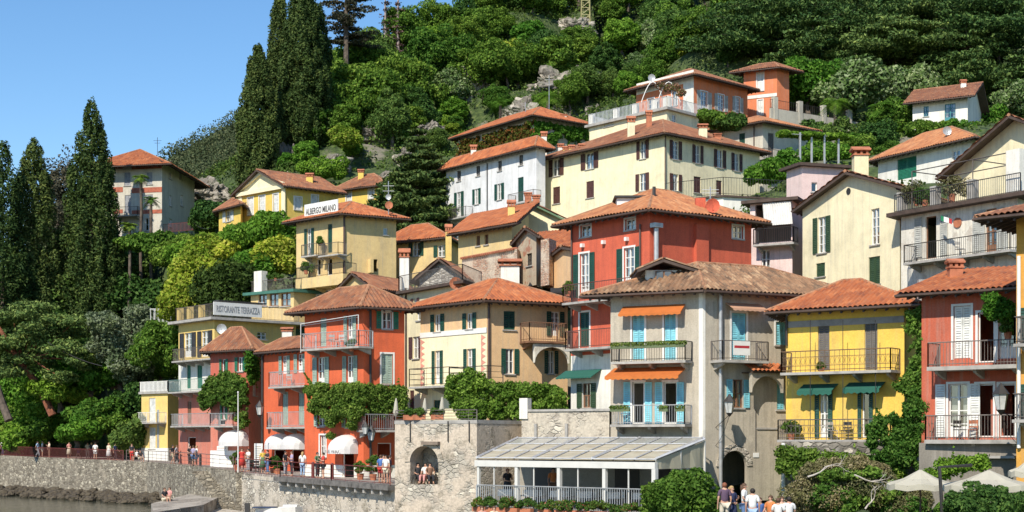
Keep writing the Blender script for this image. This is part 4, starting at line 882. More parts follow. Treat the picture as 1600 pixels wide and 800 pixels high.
# --- weathered white house with terrace
h = House('weathered_white_house', 'weathered white house with balustraded roof terrace, grey shutters and a long iron balcony', (1590,303,82), (1408,332,89), (1640,303,86), 440, P_OFF, sh=LGREYSH)
h.win(h.L, [(1446,338,1463,404,'D'), (1540,326,1558,396,'O')], LGREYSH, WOODMID)
for (x0, x1) in ((1430,1441),(1470,1481),(1521,1533),(1566,1576)):
    r_ = h.L.rect(x0, 340-(x0-1430)*.1, x1, 402-(x0-1430)*.08); shutter_mb(h.L, r_[0], r_[1], .035, r_[2], r_[3]).build('shutter', LGREYSH, h.root)
h.flat(.7, .22, WOODDK); balcony(h, h.L, 1411, 1578, 400, 1.1, 1.0, 'bars', DKMETAL); q = offset_quad(h.q, .3); rail_mb([q[0], q[1]], h.ze, 1.05, 'bars', .14).build('terrace_railing', DKMETAL, h.root)
for x in (1409, 1461, 1519): u, d = h.L.hit(x); MB().fbox(h.L, u-.22, u+.22, -.25, .2, h.ze, h.ze+1.2).build('terrace_pillar', CONC, h.root)
u, d = h.L.hit(1583); MB().fbox(h.L, u-.4, u+.5, -.7, .1, h.ze, h.ze+2.4).build('terrace_pylon', P_WHITE, h.root)
m = MB(); pp = [(1425, 0), (1520, 0), (1575, 0), (1425, -3), (1520, -3), (1575, -3)]; tops = []
for x, wv in pp: u, d = h.L.hit(x); a = h.L.P(u, wv, h.ze); b = a+Vector((0, 0, 2.3)); m.tube([a, b], .03, 4); tops.append(b)
for a, b in ((0, 1), (1, 2), (3, 4), (4, 5), (0, 3), (1, 4), (2, 5)): m.tube([tops[a], tops[b]], .03, 4)
m.build('pergola_frame', RUSTMETAL, h.root)
# --- gabled house upper right
h = House('upper_gable_house', 'cream house with a wide timber gable at the top right above the terrace', (1690,235,88), (1490,258,97), (1760,235,95), 450, P_CREAM); h.roof('gL', 180, T_BR, .9, D=93)
u0, u1, z0, z1 = h.L.rect(1582,205,1605,230); h.L.op.append((u0, u1, z0, z1))
# --- pink houses
h = House('pink_porch_house', 'pale pink house with a draped porch and small iron balcony right of the crimson house', (1238,309,100), (1172,309,101.5), (1262,309,104), 440, P_PINK, sh=LGREYSH)
h.win(h.L, [(1190,390,1203,420,'w'), (1240,392,1250,420,'w')][:1]); r_ = h.L.rect(1180,318,1236,378); h.L.op.append(r_); h.flat(.5, .2, WOODDK); balcony(h, h.L, 1176, 1240, 380, .9, 1.0, 'bars', DKMETAL)
r_ = h.L.rect(1194,317,1238,354); m = MB(); n_ = 24
for i in range(n_):
    a, b = r_[0]+(r_[1]-r_[0])*i/n_, r_[0]+(r_[1]-r_[0])*(i+1)/n_; wa, wb = .06*(i % 2), .06*((i+1) % 2); m.add([h.L.P(a, .3+wa, r_[3]), h.L.P(b, .3+wb, r_[3]), h.L.P(b+.3*(1), .75+wb, r_[2]), h.L.P(a+.3, .75+wa, r_[2])], [(0, 1, 2, 3)])
m.build('porch_drape', CURT, h.root)
h = House('pink_gable_house', 'taller pale pink house with dark roof edge behind the porch house', (1253,255,106), (1229,256,108), (1320,268,107), 440, P_PINK); h.flat(.4, .2, WOODDK); h.win(h.R, [(1268,285,1277,300,'w')])
# --- cream palazzo
h = House('cream_palazzo', 'large pale cream apartment house with brown shutters and a long brown tiled hip roof', (1038,211,140), (851,251), (1187,239), 330, P_CREAM, sh=BROWNSH)
h.win(h.L, [(864,249,875,275,'o'), (915,239,928,264,'o'), (1000,220,1009,248,'o'), (999,271,1009,298,'o')]); h.win(h.L, [(864,292,875,318,'c'), (916,283,928,309,'c')])
h.win(h.R, [(1051,220,1060,249,'o'), (1086,227,1094,255,'o'), (1120,234,1129,262,'o'), (1147,240,1155,267,'o'), (1051,272,1060,298,'o'), (1119,282,1128,304,'c')]); h.win(h.R, [(1084,276,1095,301,'c')])
h.roof('hip', 188, T_BR, .8, D=150); h.chim(986, 211, 181, 13, 143); h.chim(1014, 196, 172, 10, 147, TERRA); h.chim(1098, 215, 193, 15, 144); h.chim(1121, 222, 208, 12, 146, TERRA); h.pipe(h.R, 1040, 212, 300)
for i,(x,y) in enumerate(((884,247),(893,245),(909,243))): h.chim(x, y, y-19, 10, 149, P_YEL)
T_ = House('palazzo_terrace', 'flat terrace with thin railing below the right side of the cream palazzo', (1130,305,128), (1040,305,131), (1235,309,130), 345, P_WHITE, cat='terrace'); T_.flat(.2, .15, WOODDK)
q = T_.q; rail_mb([q[0], q[1], q[2]], T_.ze, 1.5, 'bars', .25).build('terrace_railing', DKMETAL, T_.root)
# --- cool white house
h = House('cool_white_house', 'tall bluish white house with green shutters and orange hip roof beside the conifer', (838,231,150), (697,267), (852,233), 400, P_BLUEW, sh=GREENSH)
h.win(h.L, [(714,267,720,283,'w'), (744,259,750,275,'w'), (778,251,784,267,'w'), (811,242,817,258,'w')], None, GREYSH); h.win(h.L, [(714,300,721,338,'O'), (742,295,748,319,'o'), (777,287,784,312,'o')]); h.win(h.L, [(809,277,818,315,'C'), (714,352,720,370,'o')])
h.roof('hip', 213, T_OR, .7, D=156); balcony(h, h.L, 698, 727, 340, 1, 1, 'bars', RUSTMETAL); balcony(h, h.L, 793, 833, 316, 1, 1, 'bars', RUSTMETAL); h.pipe(h.L, 761, 255, 345, .05, DKMETAL)
for x, yb, yt in ((740,250,226), (850,230,205), (876,243,224)): h.chim(x, yb, yt, 10, 153, P_WHITE)
# --- ivy house
h = House('ivy_house', 'house with orange hip roof and walls wrapped in green and reddish ivy', (834,183,176), (716,217), (917,197), 290, P_BEIGE); h.win(h.L, [(804,202,812,222,'w'), (771,209,777,222,'w')], None, None, WHITE); h.win(h.R, [(899,204,906,218,'w')]); h.roof('hip', 168, T_OR, .9, D=186); h.chim(881, 189, 178, 10, 178, P_WHITE)
IVY = h
# --- terrace building
h = House('white_terrace_house', 'white building with a flat roof terrace and railing below the orange villa', (1042,168,153), (921,196), (1104,184), 240, P_CREAM); h.win(h.R, [(1050,179,1057,196,'w')]); h.win(h.L, [(944,194,959,197,'w')]); h.flat(.4, .25, CONC)
q = offset_quad(h.q, .1); rail_mb([q[3], q[0], q[1], q[2]], h.ze, 1.1, 'bars', .2, .03).build('terrace_railing', GREYMETAL, h.root)
for t in (.02, .35, .6, .85, .99): u = h.L.len*t; MB().fbox(h.L, u-.35, u+.35, -.3, .08, h.ze, h.ze+1.15).build('terrace_pillar', P_WHITE, h.root)
# --- orange villa and tower
h = House('orange_villa', 'orange villa with white trimmed windows and broad eaves above the white terrace', (1084,120,168), (994,142), (1168,141), 200, P_ORA, sh=LGREYSH)
h.win(h.R, [(1095,143,1105,170,'o'), (1122,148,1131,173,'o'), (1149,152,1156,176,'o')], LGREYSH, None, WHITE); h.win(h.L, [(1012,154,1022,170,'w'), (1050,142,1058,165,'w')], None, None, WHITE); h.band(h.L, 995, 120, 1084, 138, P_WHITE, .05); h.roof('hip', 108, T_BR, 1.0, D=176)
h.band(h.L, 1068, 118, 1084, 190, P_WHITE, .06, 'corner_band')
h = House('orange_tower', 'small square orange tower house with a white shuttered window behind the villa', (1214,108,176), (1162,114), (1233,112), 200, P_ORA, sh=WHITESH); h.win(h.L, [(1183,114,1193,142,'c'), (1184,156,1192,180,'c')], WHITESH, None, WHITE); h.band(h.L, 1162, 148, 1214, 153, P_WHITE, .06); h.roof('hip', 98, T_BR, .9, D=180)
# --- beige house behind palazzo
h = House('beige_balcony_house', 'beige grey house with orange roof and rounded balcony slab right of the cream palazzo', (1192,193,156), (1105,208), (1262,206), 300, P_BEIGE, sh=GREENSH); h.win(h.L, [(1155,208,1164,227,'c'), (1120,212,1130,222,'c')]); h.win(h.R, [(1200,208,1209,246,'C')], GREYSH)
h.roof('hip', 182, T_ORL, 1.0, D=164); balcony(h, h.R, 1194, 1236, 250, 1.2, 1.0, 'bars', RUSTMETAL); h.pipe(h.L, 1178, 196, 290, .06)
# --- orange-roofed white house, right
h = House('garage_house', 'low white house with a light orange roof and a wide green garage door', (1518,218,118), (1372,241,127), (1560,225,124), 296, P_WHITE); r_ = h.L.rect(1402,246,1432,279); h.opening(h.L, *r_, 'C', GREEN2, GREENSH); h.win(h.L, [(1487,235,1500,251,'w')]); h.roof('hip', 199, T_ORL, .7, D=124)
# --- cottage
h = House('white_cottage', 'small white cottage with brown tiled roof high on the right', (1512,153,165), (1426,163), (1534,152,175), 205, P_WHITE, sh=WHITESH); h.win(h.L, [(1443,166,1451,182,'w'), (1476,162,1493,190,'W')], None, plain('blue_green_frame', (.05, .22, .25), .5)); h.roof('gR', 129, T_BR, .9, D=170); h.chim(1505, 142, 124, 9, 169, P_WHITE)
# --- central low house with green trimmed gable
h = House('green_trim_house', 'cream house with a green edged gable in the middle of the slope', (897,354,121), (768,356,123), (930,350,127), 440, P_CREAM); h.roof('gL', 316, T_BR, .5, D=124, wood=plain('green_trim', (.10, .17, .09), .7), rafters=False)
h = House('yellow_lean_house', 'low yellow house with sloping orange roof left of the green edged gable', (800,353,115), (716,367,120), (826,353,120), 430, P_BUFF, sh=GREENSH); h.win(h.L, [(744,368,750,384,'w'), (757,366,763,382,'w')], None, WOODMID); h.roof('mL', 326, T_OR, .8, D=131); h.chim(799, 345, 312, 13, 118, P_YEL); h.chim(701, 385, 350, 11, 124, P_YEL)
for x, y in ((825,318),(838,322)): h.chim(x, y, y-18, 12, 126, TERRA)
h = House('rubble_gable_house', 'brown roofed house with a grey rubble stone gable behind the roof terrace', (722,437,111.5), (655,440,113), (745,436,116), 470, stone('gable_rubble', (.20, .18, .16), (.46, .43, .38), (.30, .27, .23), 3.2, .07)); h.roof('gL', 404, T_BR, .5, rafters=False)
# --- ruined brick buildings
h = House('ruined_brick_house', 'roofless ruined brick wall with tile coping in front of the low yellow house', (808,388,108), (722,379,114), (820,388,112), 445, BRICK)
m = MB(); f = h.L
for i in range(int(f.len/.25)): m.tube([f.P(i*.25+.12, -.2, h.ze+.03), f.P(i*.25+.12, .2, h.ze-.02)], .1, 5)
m.build('tile_coping', T_BR if 0 else TERRA, h.root)
h = House('stone_gable_shed', 'narrow stone shed with a white gable front and barred window beside the ruin', (838,372,107), (806,372,110), (848,372,110), 445, P_STONEY); h.win(h.R, []); h.win(h.L, [(823,396,831,415,'w')], None, DKMETAL); h.roof('gL', 355, T_BR, .35, D=110, rafters=False)
h = House('orange_tile_shed', 'low shed roofed with bright orange ribbed tiles behind the stone shed', (893,393,108.5), (812,396,110.5), (925,390,113), 445, P_STONEY); h.roof('mL', 360, T_OR, .4, D=114, rafters=False)
h = House('brick_stub_tower', 'tall broken brick and stone chimney like stub left of the crimson house', (858,372,103), (845,374,104), (869,373,104.5), 445, BRICK); h.zt = h.ze
h = House('peach_lean_house', 'peach walled fragment with a slanting roof edge left of the crimson house', (893,392,101), (864,405,104), (905,390,105), 445, P_PEACH); h.roof('gL', 385, T_BR, .3, D=104, rafters=False)
# --- Albergo house
h = House('hotel_house', 'buff yellow hotel building with orange hip roof and a white rooftop name sign', (536,336,134), (463,348), (619,343), 500, P_BUFF, sh=GREENSH)
h.win(h.L, [(480,357,487,399,'O'), (495,404,501,430,'D'), (511,404,519,430,'D')], GREENSH); h.win(h.L, [(512,350,519,395,'C')]); h.win(h.R, [(599,356,606,367,'w')]); h.win(h.L, [(493,454,517,464,'w')])
h.roof('hip', 316, T_OR, .8, D=130); balcony(h, h.L, 470, 494, 399, 1.0, 1.0, 'bars', RUSTMETAL); balcony(h, h.L, 497, 528, 398, 1.0, 1.0, 'bars', RUSTMETAL); balcony(h, h.L, 462, 536, 432, 1.5, 1.0, 'bars', DKMETAL, P_BUFF, .9); h.pipe(h.R, 538, 338, 440, .09)
u, z = h.R.uz(583, 427); MB().fbox(h.R, u-.5, u-.2, .01, .5, z, z+1.2).build('wall_flue', P_BUFF, h.root); u0, u1, z0, z1 = h.R.rect(577,405,590,424); h.R.op.append((u0+.3, u1, z0, z1))
fs = Face(h.L.A-h.L.n*0, h.L.B); u0, _ = fs.hit(476, .3); u1, _ = fs.hit(528, .3); za = h.ze+.05; zb = za+1.35; sg = MB().hexa([fs.P(u0, .25, za), fs.P(u1, .25, za), fs.P(u1, .33, za), fs.P(u0, .33, za), fs.P(u0, .25, zb), fs.P(u1, .25, zb), fs.P(u1, .33, zb), fs.P(u0, .33, zb)]).build('sign', WHITE, h.root)
text_on('ALBERGO MILANO', fs, (u0+u1)/2, .345, (za+zb)/2, (u1-u0)*.9, .55, plain('sign_dark', (.06, .06, .06), .6), sg)
u = u0; MB().tube([fs.P(u0+.3, .2, za), fs.P(u0+.3, -1, za+.2)], .03, 4).tube([fs.P(u1-.3, .2, za), fs.P(u1-.3, -1, za+.2)], .03, 4).build('sign_bracket', DKMETAL, sg)
h = House('hotel_wing', 'lower wing of the hotel with orange roof running right behind it', (697,372,137), (592,361,142), (720,372,143), 450, P_BUFF, sh=GREENSH); h.win(h.L, [(645,379,656,400,'o'), (684,383,695,401,'o')]); h.roof('hip', 350, T_OR, .5, D=130)
h = House('hotel_loggia', 'low buff block with a timber glazed loggia, green roof edge and terrace below the hotel', (459,452,135), (392,456,138.4), (545,453,139.6), 505, P_BUFF, sh=WOODMID)
h.win(h.L, [(404,459,417,478,'w'), (421,459,435,478,'w'), (439,458,454,478,'w')], None, WOODMID); h.flat(.5, .25, plain('green_fascia', (.05, .16, .12), .7)); q = h.q; rail_mb([q[3], q[0], q[1], q[2]], h.ze, 1.0, 'bars', .14).build('terrace_railing', RUSTMETAL, h.root); u, d = h.L.hit(404); MB().fbox(h.L, u-.5, u+.5, -.6, .1, h.ze, h.ze+1.9).build('terrace_pillar', P_WHITE, h.root)
h = House('small_gable_house', 'small buff house with a low dark edged gable just above the tall red house', (583,452,112), (527,457,116), (650,445,117), 500, P_BUFF); h.roof('gL', 426, T_BR, .4, D=116)
# --- yellow villa
h = House('yellow_villa', 'yellow villa with a cream classical pediment and white shutters above the vines', (445,292,161), (375,303,166.4), (528,299,165.3), 410, P_VILLA, sh=WHITESH)
h.win(h.L, [(387,309,396,336,'c'), (405,306,414,333,'c'), (427,303,435,330,'c')], WHITESH, None, WHITE); h.win(h.R, [(460,308,471,328,'c'), (487,305,497,320,'c')], WHITESH, None, WHITE); h.roof('gL', 265, T_BR, .7, D=153); h.chim(484, 289, 270, 12, 165, P_VILLA); h.chim(564, 281, 264, 10, 172, P_VILLA)
f = h.L; zt = h.zt; za = h.gab[1]; m = MB()      # pediment
m.fbox(f, -.3, f.len+.3, .01, .35, zt-.5, zt-.1); 
for a, b in ((0, .5), (1, .5)):
    u0, u1 = f.len*a, f.len*b; m.hexa([f.P(u0, .01, zt-.1), f.P(u0, .3, zt-.1), f.P(u1, .3, za-.45), f.P(u1, .01, za-.45), f.P(u0, .01, zt+.15), f.P(u0, .3, zt+.15), f.P(u1, .3, za-.12), f.P(u1, .01, za-.12)])
m.build('pediment', P_CREAM, h.root); MB().add([f.P(.2, .02, zt-.1), f.P(f.len-.2, .02, zt-.1), f.P(f.len/2, .02, za-.3)], [(0, 1, 2)]).build('pediment_field', P_CREAM, h.root)
for t in (.02, .98): MB().fbox(f, f.len*t-.3, f.len*t+.3, .01, .12, h.z0, zt-.5).build('pilaster', P_CREAM, h.root)
h = House('villa_left_wing', 'small yellow side wing with one white shuttered window left of the villa', (376,322,164), (342,326,168), (390,320,171), 410, P_VILLA, sh=WHITESH); h.win(h.L, [(353,329,361,346,'o')], WHITESH); h.roof('hip', 310, T_BR, .6, D=158)
h = House('villa_right_wing', 'yellow rear wing of the villa with brown roof half hidden by the conifer', (600,290,168), (524,294,172), (625,290,173), 400, P_VILLA, sh=WHITESH); h.win(h.L, [(541,300,549,319,'c'), (576,294,584,310,'c')], WHITESH, None, WHITE); h.roof('hip', 272, T_BR, .6, D=164)
# --- far left house
h = House('old_banded_house', 'old greyish three storey house with faded red bands on the left skyline', (253,260,185), (150,258,187), (304,264,199), 372, P_BEIGE, sh=WHITESH)
h.win(h.L, [(194,269,204,290,'c'), (229,269,238,288,'c'), (195,305,204,333,'C'), (228,304,239,320,'c'), (227,341,237,360,'w'), (192,345,199,362,'d')], plain('faded_grey_shutter', (.30, .31, .33), .7)); h.win(h.R, [(264,268,268,280,'w'), (280,268,284,280,'w'), (264,305,268,322,'w'), (282,305,286,322,'w'), (264,342,268,355,'w')])
h.roof('hip', 234, T_OR, 1.6, D=190); RB = plain('faded_red_band', (.40, .12, .07), .9, var=.2)
for y0, y1 in ((258,264), (293,301), (328,334)):
    h.band(h.L, 150, y0, 192, y1, RB, .03, 'painted_band'); h.band(h.L, 206, y0, 253, y1, RB, .03, 'painted_band')
balcony(h, h.L, 178, 215, 336, 1.2, 1.0, 'bars', RUSTMETAL)
c = at(246, 235, 189); MB().tube([(c.x,c.y,c.z-.5),(c.x,c.y,c.z+1.6)], .03, 4).tube([(c.x-.5,c.y,c.z+1.2),(c.x+.5,c.y,c.z+1.2)], .02, 4).tube([(c.x-.35,c.y,c.z+.9),(c.x+.35,c.y,c.z+.9)], .02, 4).build('antenna', DKMETAL, h.rf)
for h in HS: h.walls()
# ---------------------------------------------------------------- trees
def gpoint(px, py, D):  # a point on the ground under a photo column at a distance
    x = (px-800)/F*D; return Vector((x, D, float(gz(x, D)[0])-.3))
def trunk_mb(base, top, r0, r1, bends=4, wob=.25):
    m = MB(); b, t = Vector(base), Vector(top); pts = [b.lerp(t, i/bends)+Vector((NP.normal()*wob, NP.normal()*wob, 0))*(0 < i < bends) for i in range(bends+1)]
    m.tube(pts, [r0+(r1-r0)*i/bends for i in range(bends+1)], 8); return m
def broadleaf(name, base, H_, R_, mat, label, cat='tree', n=6000, leaf=.32, k=26, group=None, bark=BARK, crown0=.3, clump=.34, limbs=6, ry=None):
    if H_ < R_*.8: print('LOW', label, H_); H_ = R_*.8
    base = Vector(base); c = base+Vector((0, 0, H_*(1+crown0)/2)); rz = H_*(1-crown0)/2
    tr = empty(name, base, label, cat, group); m = trunk_mb((*base.xy, base.z-.6), (c.x, c.y, c.z+rz*.3), R_*.09+.08, .06)
    bl = lobed(c, R_*1.0, (ry or R_)*1.0, rz*1.0, k, R_*clump*.85, 4 if R_ > 2.9 else 3)
    for (q, r_) in bl[:limbs]: s_ = base.lerp(Vector(c), .75); m.tube([s_, Vector(q).lerp(s_, .45)+Vector((0, 0, .2)), Vector(q)], [.11, .07, .03], 5)
    m.build('trunk', bark, tr); bl.append((tuple(c), (R_*.5, R_*.5, rz*.6)))
    leafcloud('crown', bl, n, leaf, mat, tr); return tr
def cypress(base, top, R_, label, n=26000, leaf=.30, mat=None, prof=.62):
    base = Vector(base); H_ = top-base.z; print('cyp', label, H_); tr = empty('cypress_tree', base, label, 'tree', None); MB().tube([base-Vector((0, 0, .5)), base+Vector((0, 0, H_*.5)), base+Vector((0, 0, H_*.93))], [.45, .25, .04], 8).build('trunk', BARK, tr)
    bl = []; k = int(H_*11)
    for i in range(k):
        t = NP.random()**.9; pr = min(1, t/.12)**.5*(1-t**2.2)**prof+.02; a = NP.random()*6.283; rr = R_*pr*NP.uniform(.68, .98); s_ = NP.uniform(.55, 1.2)*(.45+.55*pr)
        bl.append(((base.x+math.cos(a)*rr, base.y+math.sin(a)*rr, base.z+1+t*(H_-1.2)), (.62*s_, .62*s_, 1.5*s_)))
    for t in np.linspace(.03, .93, 14): pr = min(1, t/.12)**.5*(1-t**2.2)**prof; bl.append(((base.x, base.y, base.z+1+t*(H_-1.2)), (R_*pr*.75, R_*pr*.75, H_*.06)))
    leafcloud('crown', bl, n, leaf, mat or GC, tr, .45, .4); return tr
def cedar(name, base, H_, R_, label, n=22000, leaf=.26, mat=None, levels=11, group=None, bark=BARK, lo=.12, lean=(0, 0), flat=.22, per=9, top=.35, sparse=1., cat='tree'):
    if H_ < 2: print('LOWC', label, H_); H_ = 3
    base = Vector(base); tr = empty(name, base, label, cat, group); m = MB(); tipv = base+Vector((lean[0], lean[1], H_)); m.tube([base-Vector((0, 0, .6)), base.lerp(tipv, .5), tipv], [H_*.016+.08, H_*.011+.05, .04], 8); bl = []
    for i in range(levels):
        t = lo+(1-lo)*(i+.5)/levels; L_ = R_*((1-t)**.55*(1-top)+top*(1-t)*1.6 if t > .0 else 1); L_ = R_*min(1, (1-t)/(1-lo)*1.25)**.7
        for j in range(per):
            a = NP.random()*6.283; LL = L_*NP.uniform(.6, 1.1); p0 = base.lerp(tipv, t); tip = p0+Vector((math.cos(a)*LL, math.sin(a)*LL, LL*NP.uniform(.0, .22))); m.tube([p0, p0.lerp(tip, .5)+Vector((0, 0, .15*LL*.3)), tip], [.10, .06, .02], 4)
            for s_ in np.arange(.35, 1.05, .2 if sparse == 1 else .26):
                q = p0.lerp(tip, s_); w_ = LL*.20*(1.25-s_*.5)*sparse+.25; bl.append(((q.x+NP.normal()*.3, q.y+NP.normal()*.3, q.z+.05), (w_*1.25, w_*1.25, w_*flat+.06)))
    m.build('trunk', bark, tr); leafcloud('crown', bl, n, leaf, mat or GCD, tr, .9, .45, .6); return tr
def palm(base, H_, R_, label, fr=18, mat=None):
    base = Vector(base); tr = empty('palm_tree', base, label, 'palm tree'); top = base+Vector((0, 0, H_)); trunk_mb(base-Vector((0, 0, .5)), top, .2, .17, 5, .05).build('trunk', BARK, tr); V = []
    for i in range(fr):
        a = i*2.4+NP.random()*.5; el = NP.uniform(-.3, 1.1); d = Vector((math.cos(a), math.sin(a), 0)); pv = top
        for j in range(9):
            t = (j+1)/9; p = top+d*(R_*t*math.cos(el*.6))+Vector((0, 0, R_*(math.sin(el)*t-.75*t*t))); ax = (p-pv).normalized(); s_ = ax.cross(Vector((0, 0, 1))).normalized(); w_ = R_*.32*math.sin(math.pi*min(1, t*.85+.12))
            for sg in (-1, 1):
                for q in (0, .5):
                    b = pv.lerp(p, q); e = b+s_*sg*w_+ax*w_*.5-Vector((0, 0, w_*.3)); V += [tuple(b), tuple(b+ax*.07), tuple(e), tuple(e-ax*.03)]
            pv = p
    leaf_obj('fronds', np.array(V), mat or GB, tr); return tr
# --- cypresses on the left and on the shoulder of the hill
def cyp(px, ytop, D, wpx, label, n=26000, **k):
    n = int(n*1.7); k.setdefault('leaf', .20); wpx *= 1.12
    g = gpoint(px, 0, D); return cypress(g, CZ+(HZ-ytop)/F*D, wpx/F*D/2, label, n, **k)
cyp(4, 222, 172, 96, 'dark cypress at the very left edge of the picture', 30000)
cyp(52, 221, 176, 96, 'second dark cypress from the left edge, just right of the edge one', 30000)
cyp(143, 157, 178, 102, 'tall dark cypress left of the old house with faded red bands', 38000, prof=.8)
cyp(403, 72, 200, 62, 'pointed cypress left of the pair of tall cypresses on the hill', 30000, prof=.8); cyp(473, -28, 205, 74, 'tallest cypress on the hill with its top above the frame', 36000)
cyp(437, -10, 214, 44, 'slim cypress with a ragged edge behind the tallest one', 22000)
cyp(498, 10, 208, 40, 'dark slim cypress pressed against the right side of the tallest one', 14000)
g = gpoint(541, 0, 222); cedar('larch_tree', g, CZ+(HZ+90)/F*222-g.z, 5.6, 'sparse tall conifer with bare layered branches against the sky', 9000, .24, leafmat('larch_needles', (.05, .06, .04), (.09, .095, .06), (.14, .12, .08)), 13, flat=.07, per=6, sparse=.6, lo=.42)
for px, yt, lb in ((602, -30, 'thin bare conifer on the skyline left of its neighbour'), (622, -36, 'thin bare conifer on the skyline right of its neighbour')):
    g = gpoint(px, 0, 250); cedar('bare_conifer_tree', g, CZ+(HZ-yt)/F*250-g.z, 1.3, lb, 900, .22, leafmat('brown_needles', (.10, .06, .05), (.15, .10, .08)), 14, flat=.1, per=4, sparse=.6, bark=plain('pale_bark', (.3, .24, .22)))
g = gpoint(652, 0, 163); cedar('cedar_tree', g, CZ+(HZ-200)/F*163-g.z, 4.7, 'broad layered dark conifer left of the tall bluish white house', 36000, .24, leafmat('spruce_needles', (.03, .07, .022), (.06, .115, .032), (.13, .19, .055)), 13, lo=.03, per=11)
g = gpoint(628, 0, 166); cedar('cedar_tree', g, CZ+(HZ-262)/F*166-g.z, 3.2, 'smaller dark conifer at the left foot of the broad layered one', 16000, .24, leafmat('spruce_needles', (.03, .07, .022), (.06, .115, .032), (.13, .19, .055)), 9, lo=.03, per=10)
# --- big cedars at the top right
for i, (px, yt, D, Rr_, lb) in enumerate(((1215, -40, 214, 12, 'large dark cedar behind the orange tower'), (1335, -60, 222, 13, 'large dark cedar in the middle of the dark stand above the clipped trees'), (1450, -45, 218, 12, 'large dark cedar above the white cottage'), (1560, -30, 210, 12, 'large dark cedar at the top right corner'), (1270, 30, 206, 9, 'lower dark cedar above the clipped trees'), (1510, 40, 204, 9, 'lower dark cedar just behind the white cottage'), (1400, 28, 208, 9, 'lower dark cedar left of the white cottage roof'), (1640, 40, 200, 9, 'cedar leaning into the frame at the right edge'))):
    g = gpoint(px, 0, D); cedar('cedar_tree', g, CZ+(HZ-yt)/F*D-g.z, Rr_, lb, 34000, .27, GCD, 8, lo=.10, flat=.14, per=10)
# --- clipped plane trees on the garden wall
for px, D, Rr_, yt, mt, lb in ((1215,183,3.4,118,GB,'bushy green tree just right of the orange tower'), (1262,182,4.0,98,GB,'second rounded green tree from the orange tower'), (1322,180,4.3,104,GO,'grey green rounded tree in the middle above the garden wall'), (1378,179,4.2,98,GO,'grey green rounded tree next to the last above the garden wall'), (1430,180,4.0,92,GO,'grey green rounded tree nearest the white cottage')):
    g = gpoint(px, 0, D); broadleaf('plane_tree', g, CZ+(HZ-yt)/F*D-g.z, Rr_, mt, lb, n=12000, leaf=.28, k=30, crown0=.28)
g = gpoint(1590, 0, 178); broadleaf('olive_tree', g, 5.5, 3.4, GO, 'silvery round tree right of the white cottage at the frame edge', n=9000, leaf=.2, crown0=.1)
# --- left bank
def bushy(px, yt, D, Rr_, mt, lb, n=11000, leaf=.24, name='broadleaf_tree', c0=.05, **k):
    g = gpoint(px, 0, D); return broadleaf(name, g, CZ+(HZ-yt)/F*D-g.z, Rr_, mt, lb, n=n, leaf=leaf, crown0=c0, **k)
bushy(200, 492, 156, 3.7, GO2, 'silvery olive tree behind the left shrubs below the dark slope', 20000, .17, 'olive_tree')
bushy(232, 515, 158, 2.6, GO2, 'smaller silvery olive tree touching the first on its right side', 11000, .17, 'olive_tree')
bushy(90, 228, 215, 4.5, leafmat('grey_leaves', (.05, .055, .04), (.09, .09, .06), (.14, .12, .08)), 'sparse grey brown tree between the two tall left cypresses', 5000, .22)
for px, yt, D, r_, mt, lb in ((180,560,160,4.2,GL,'dense green tree below the olive tree'), (140,590,158,3.6,GB,'fresh green shrub tree beside the promenade, left of the dense one'), (215,600,155,3.0,GD,'dark green bush right beside the yellow end house'), (95,640,158,3.2,GB,'low bright bush right behind the promenade railing'), (40,585,166,4.6,GB,'bright green tree near the left edge'), (10,640,164,3.6,GL,'green bush at the left edge over the promenade'), (80,575,170,4,GD,'dark green tree between the bright left trees'), (150,650,153,2.6,GL,'low green bush on the promenade edge'), (60,660,159,2.4,GL,'small green bush near the leaning trunk'), (195,655,150,2.2,GD,'small dark bush near the yellow end house')):
    bushy(px, yt, D, r_, mt, lb, 12000, .22, 'broadleaf_tree' if r_ > 3 else 'bush')
for px, yt, D, r_, lb in ((130,420,180,6,'dark evergreen in the shade under the tall left cypress'), (190,390,184,5,'dark evergreen in deep shade left of the palms'), (60,440,178,6,'dark evergreen between the first cypresses'), (225,440,180,5.5,'shaded evergreen below the ivy bank'), (110,500,170,5,'shaded evergreen above the leaning pine'), (20,470,174,5,'dark evergreen at the left edge below the cypress')):
    bushy(px, yt, D, r_, GD, lb, 12000, .26)
for px, yt, D, r_, mt, lb in ((120,655,150,2.6,GB,'bright bush just behind the promenade rail, left of the group in black'), (165,630,154,3.0,GL,'green bush behind the white dressed people'), (75,625,163,3.2,GB,'bright bush behind the walkers at the left'), (30,655,160,2.6,GB,'bright low bush by the left red rail'), (190,610,158,3.4,GB,'bright green tree left of the yellow end house'), (110,610,165,3.4,GL,'green tree beside the leaning pine trunk'), (250,575,158,2.4,GB,'bright shrub between the yellow end house and the tower')):
    bushy(px, yt, D, r_, mt, lb, 12000, .2, 'bush')
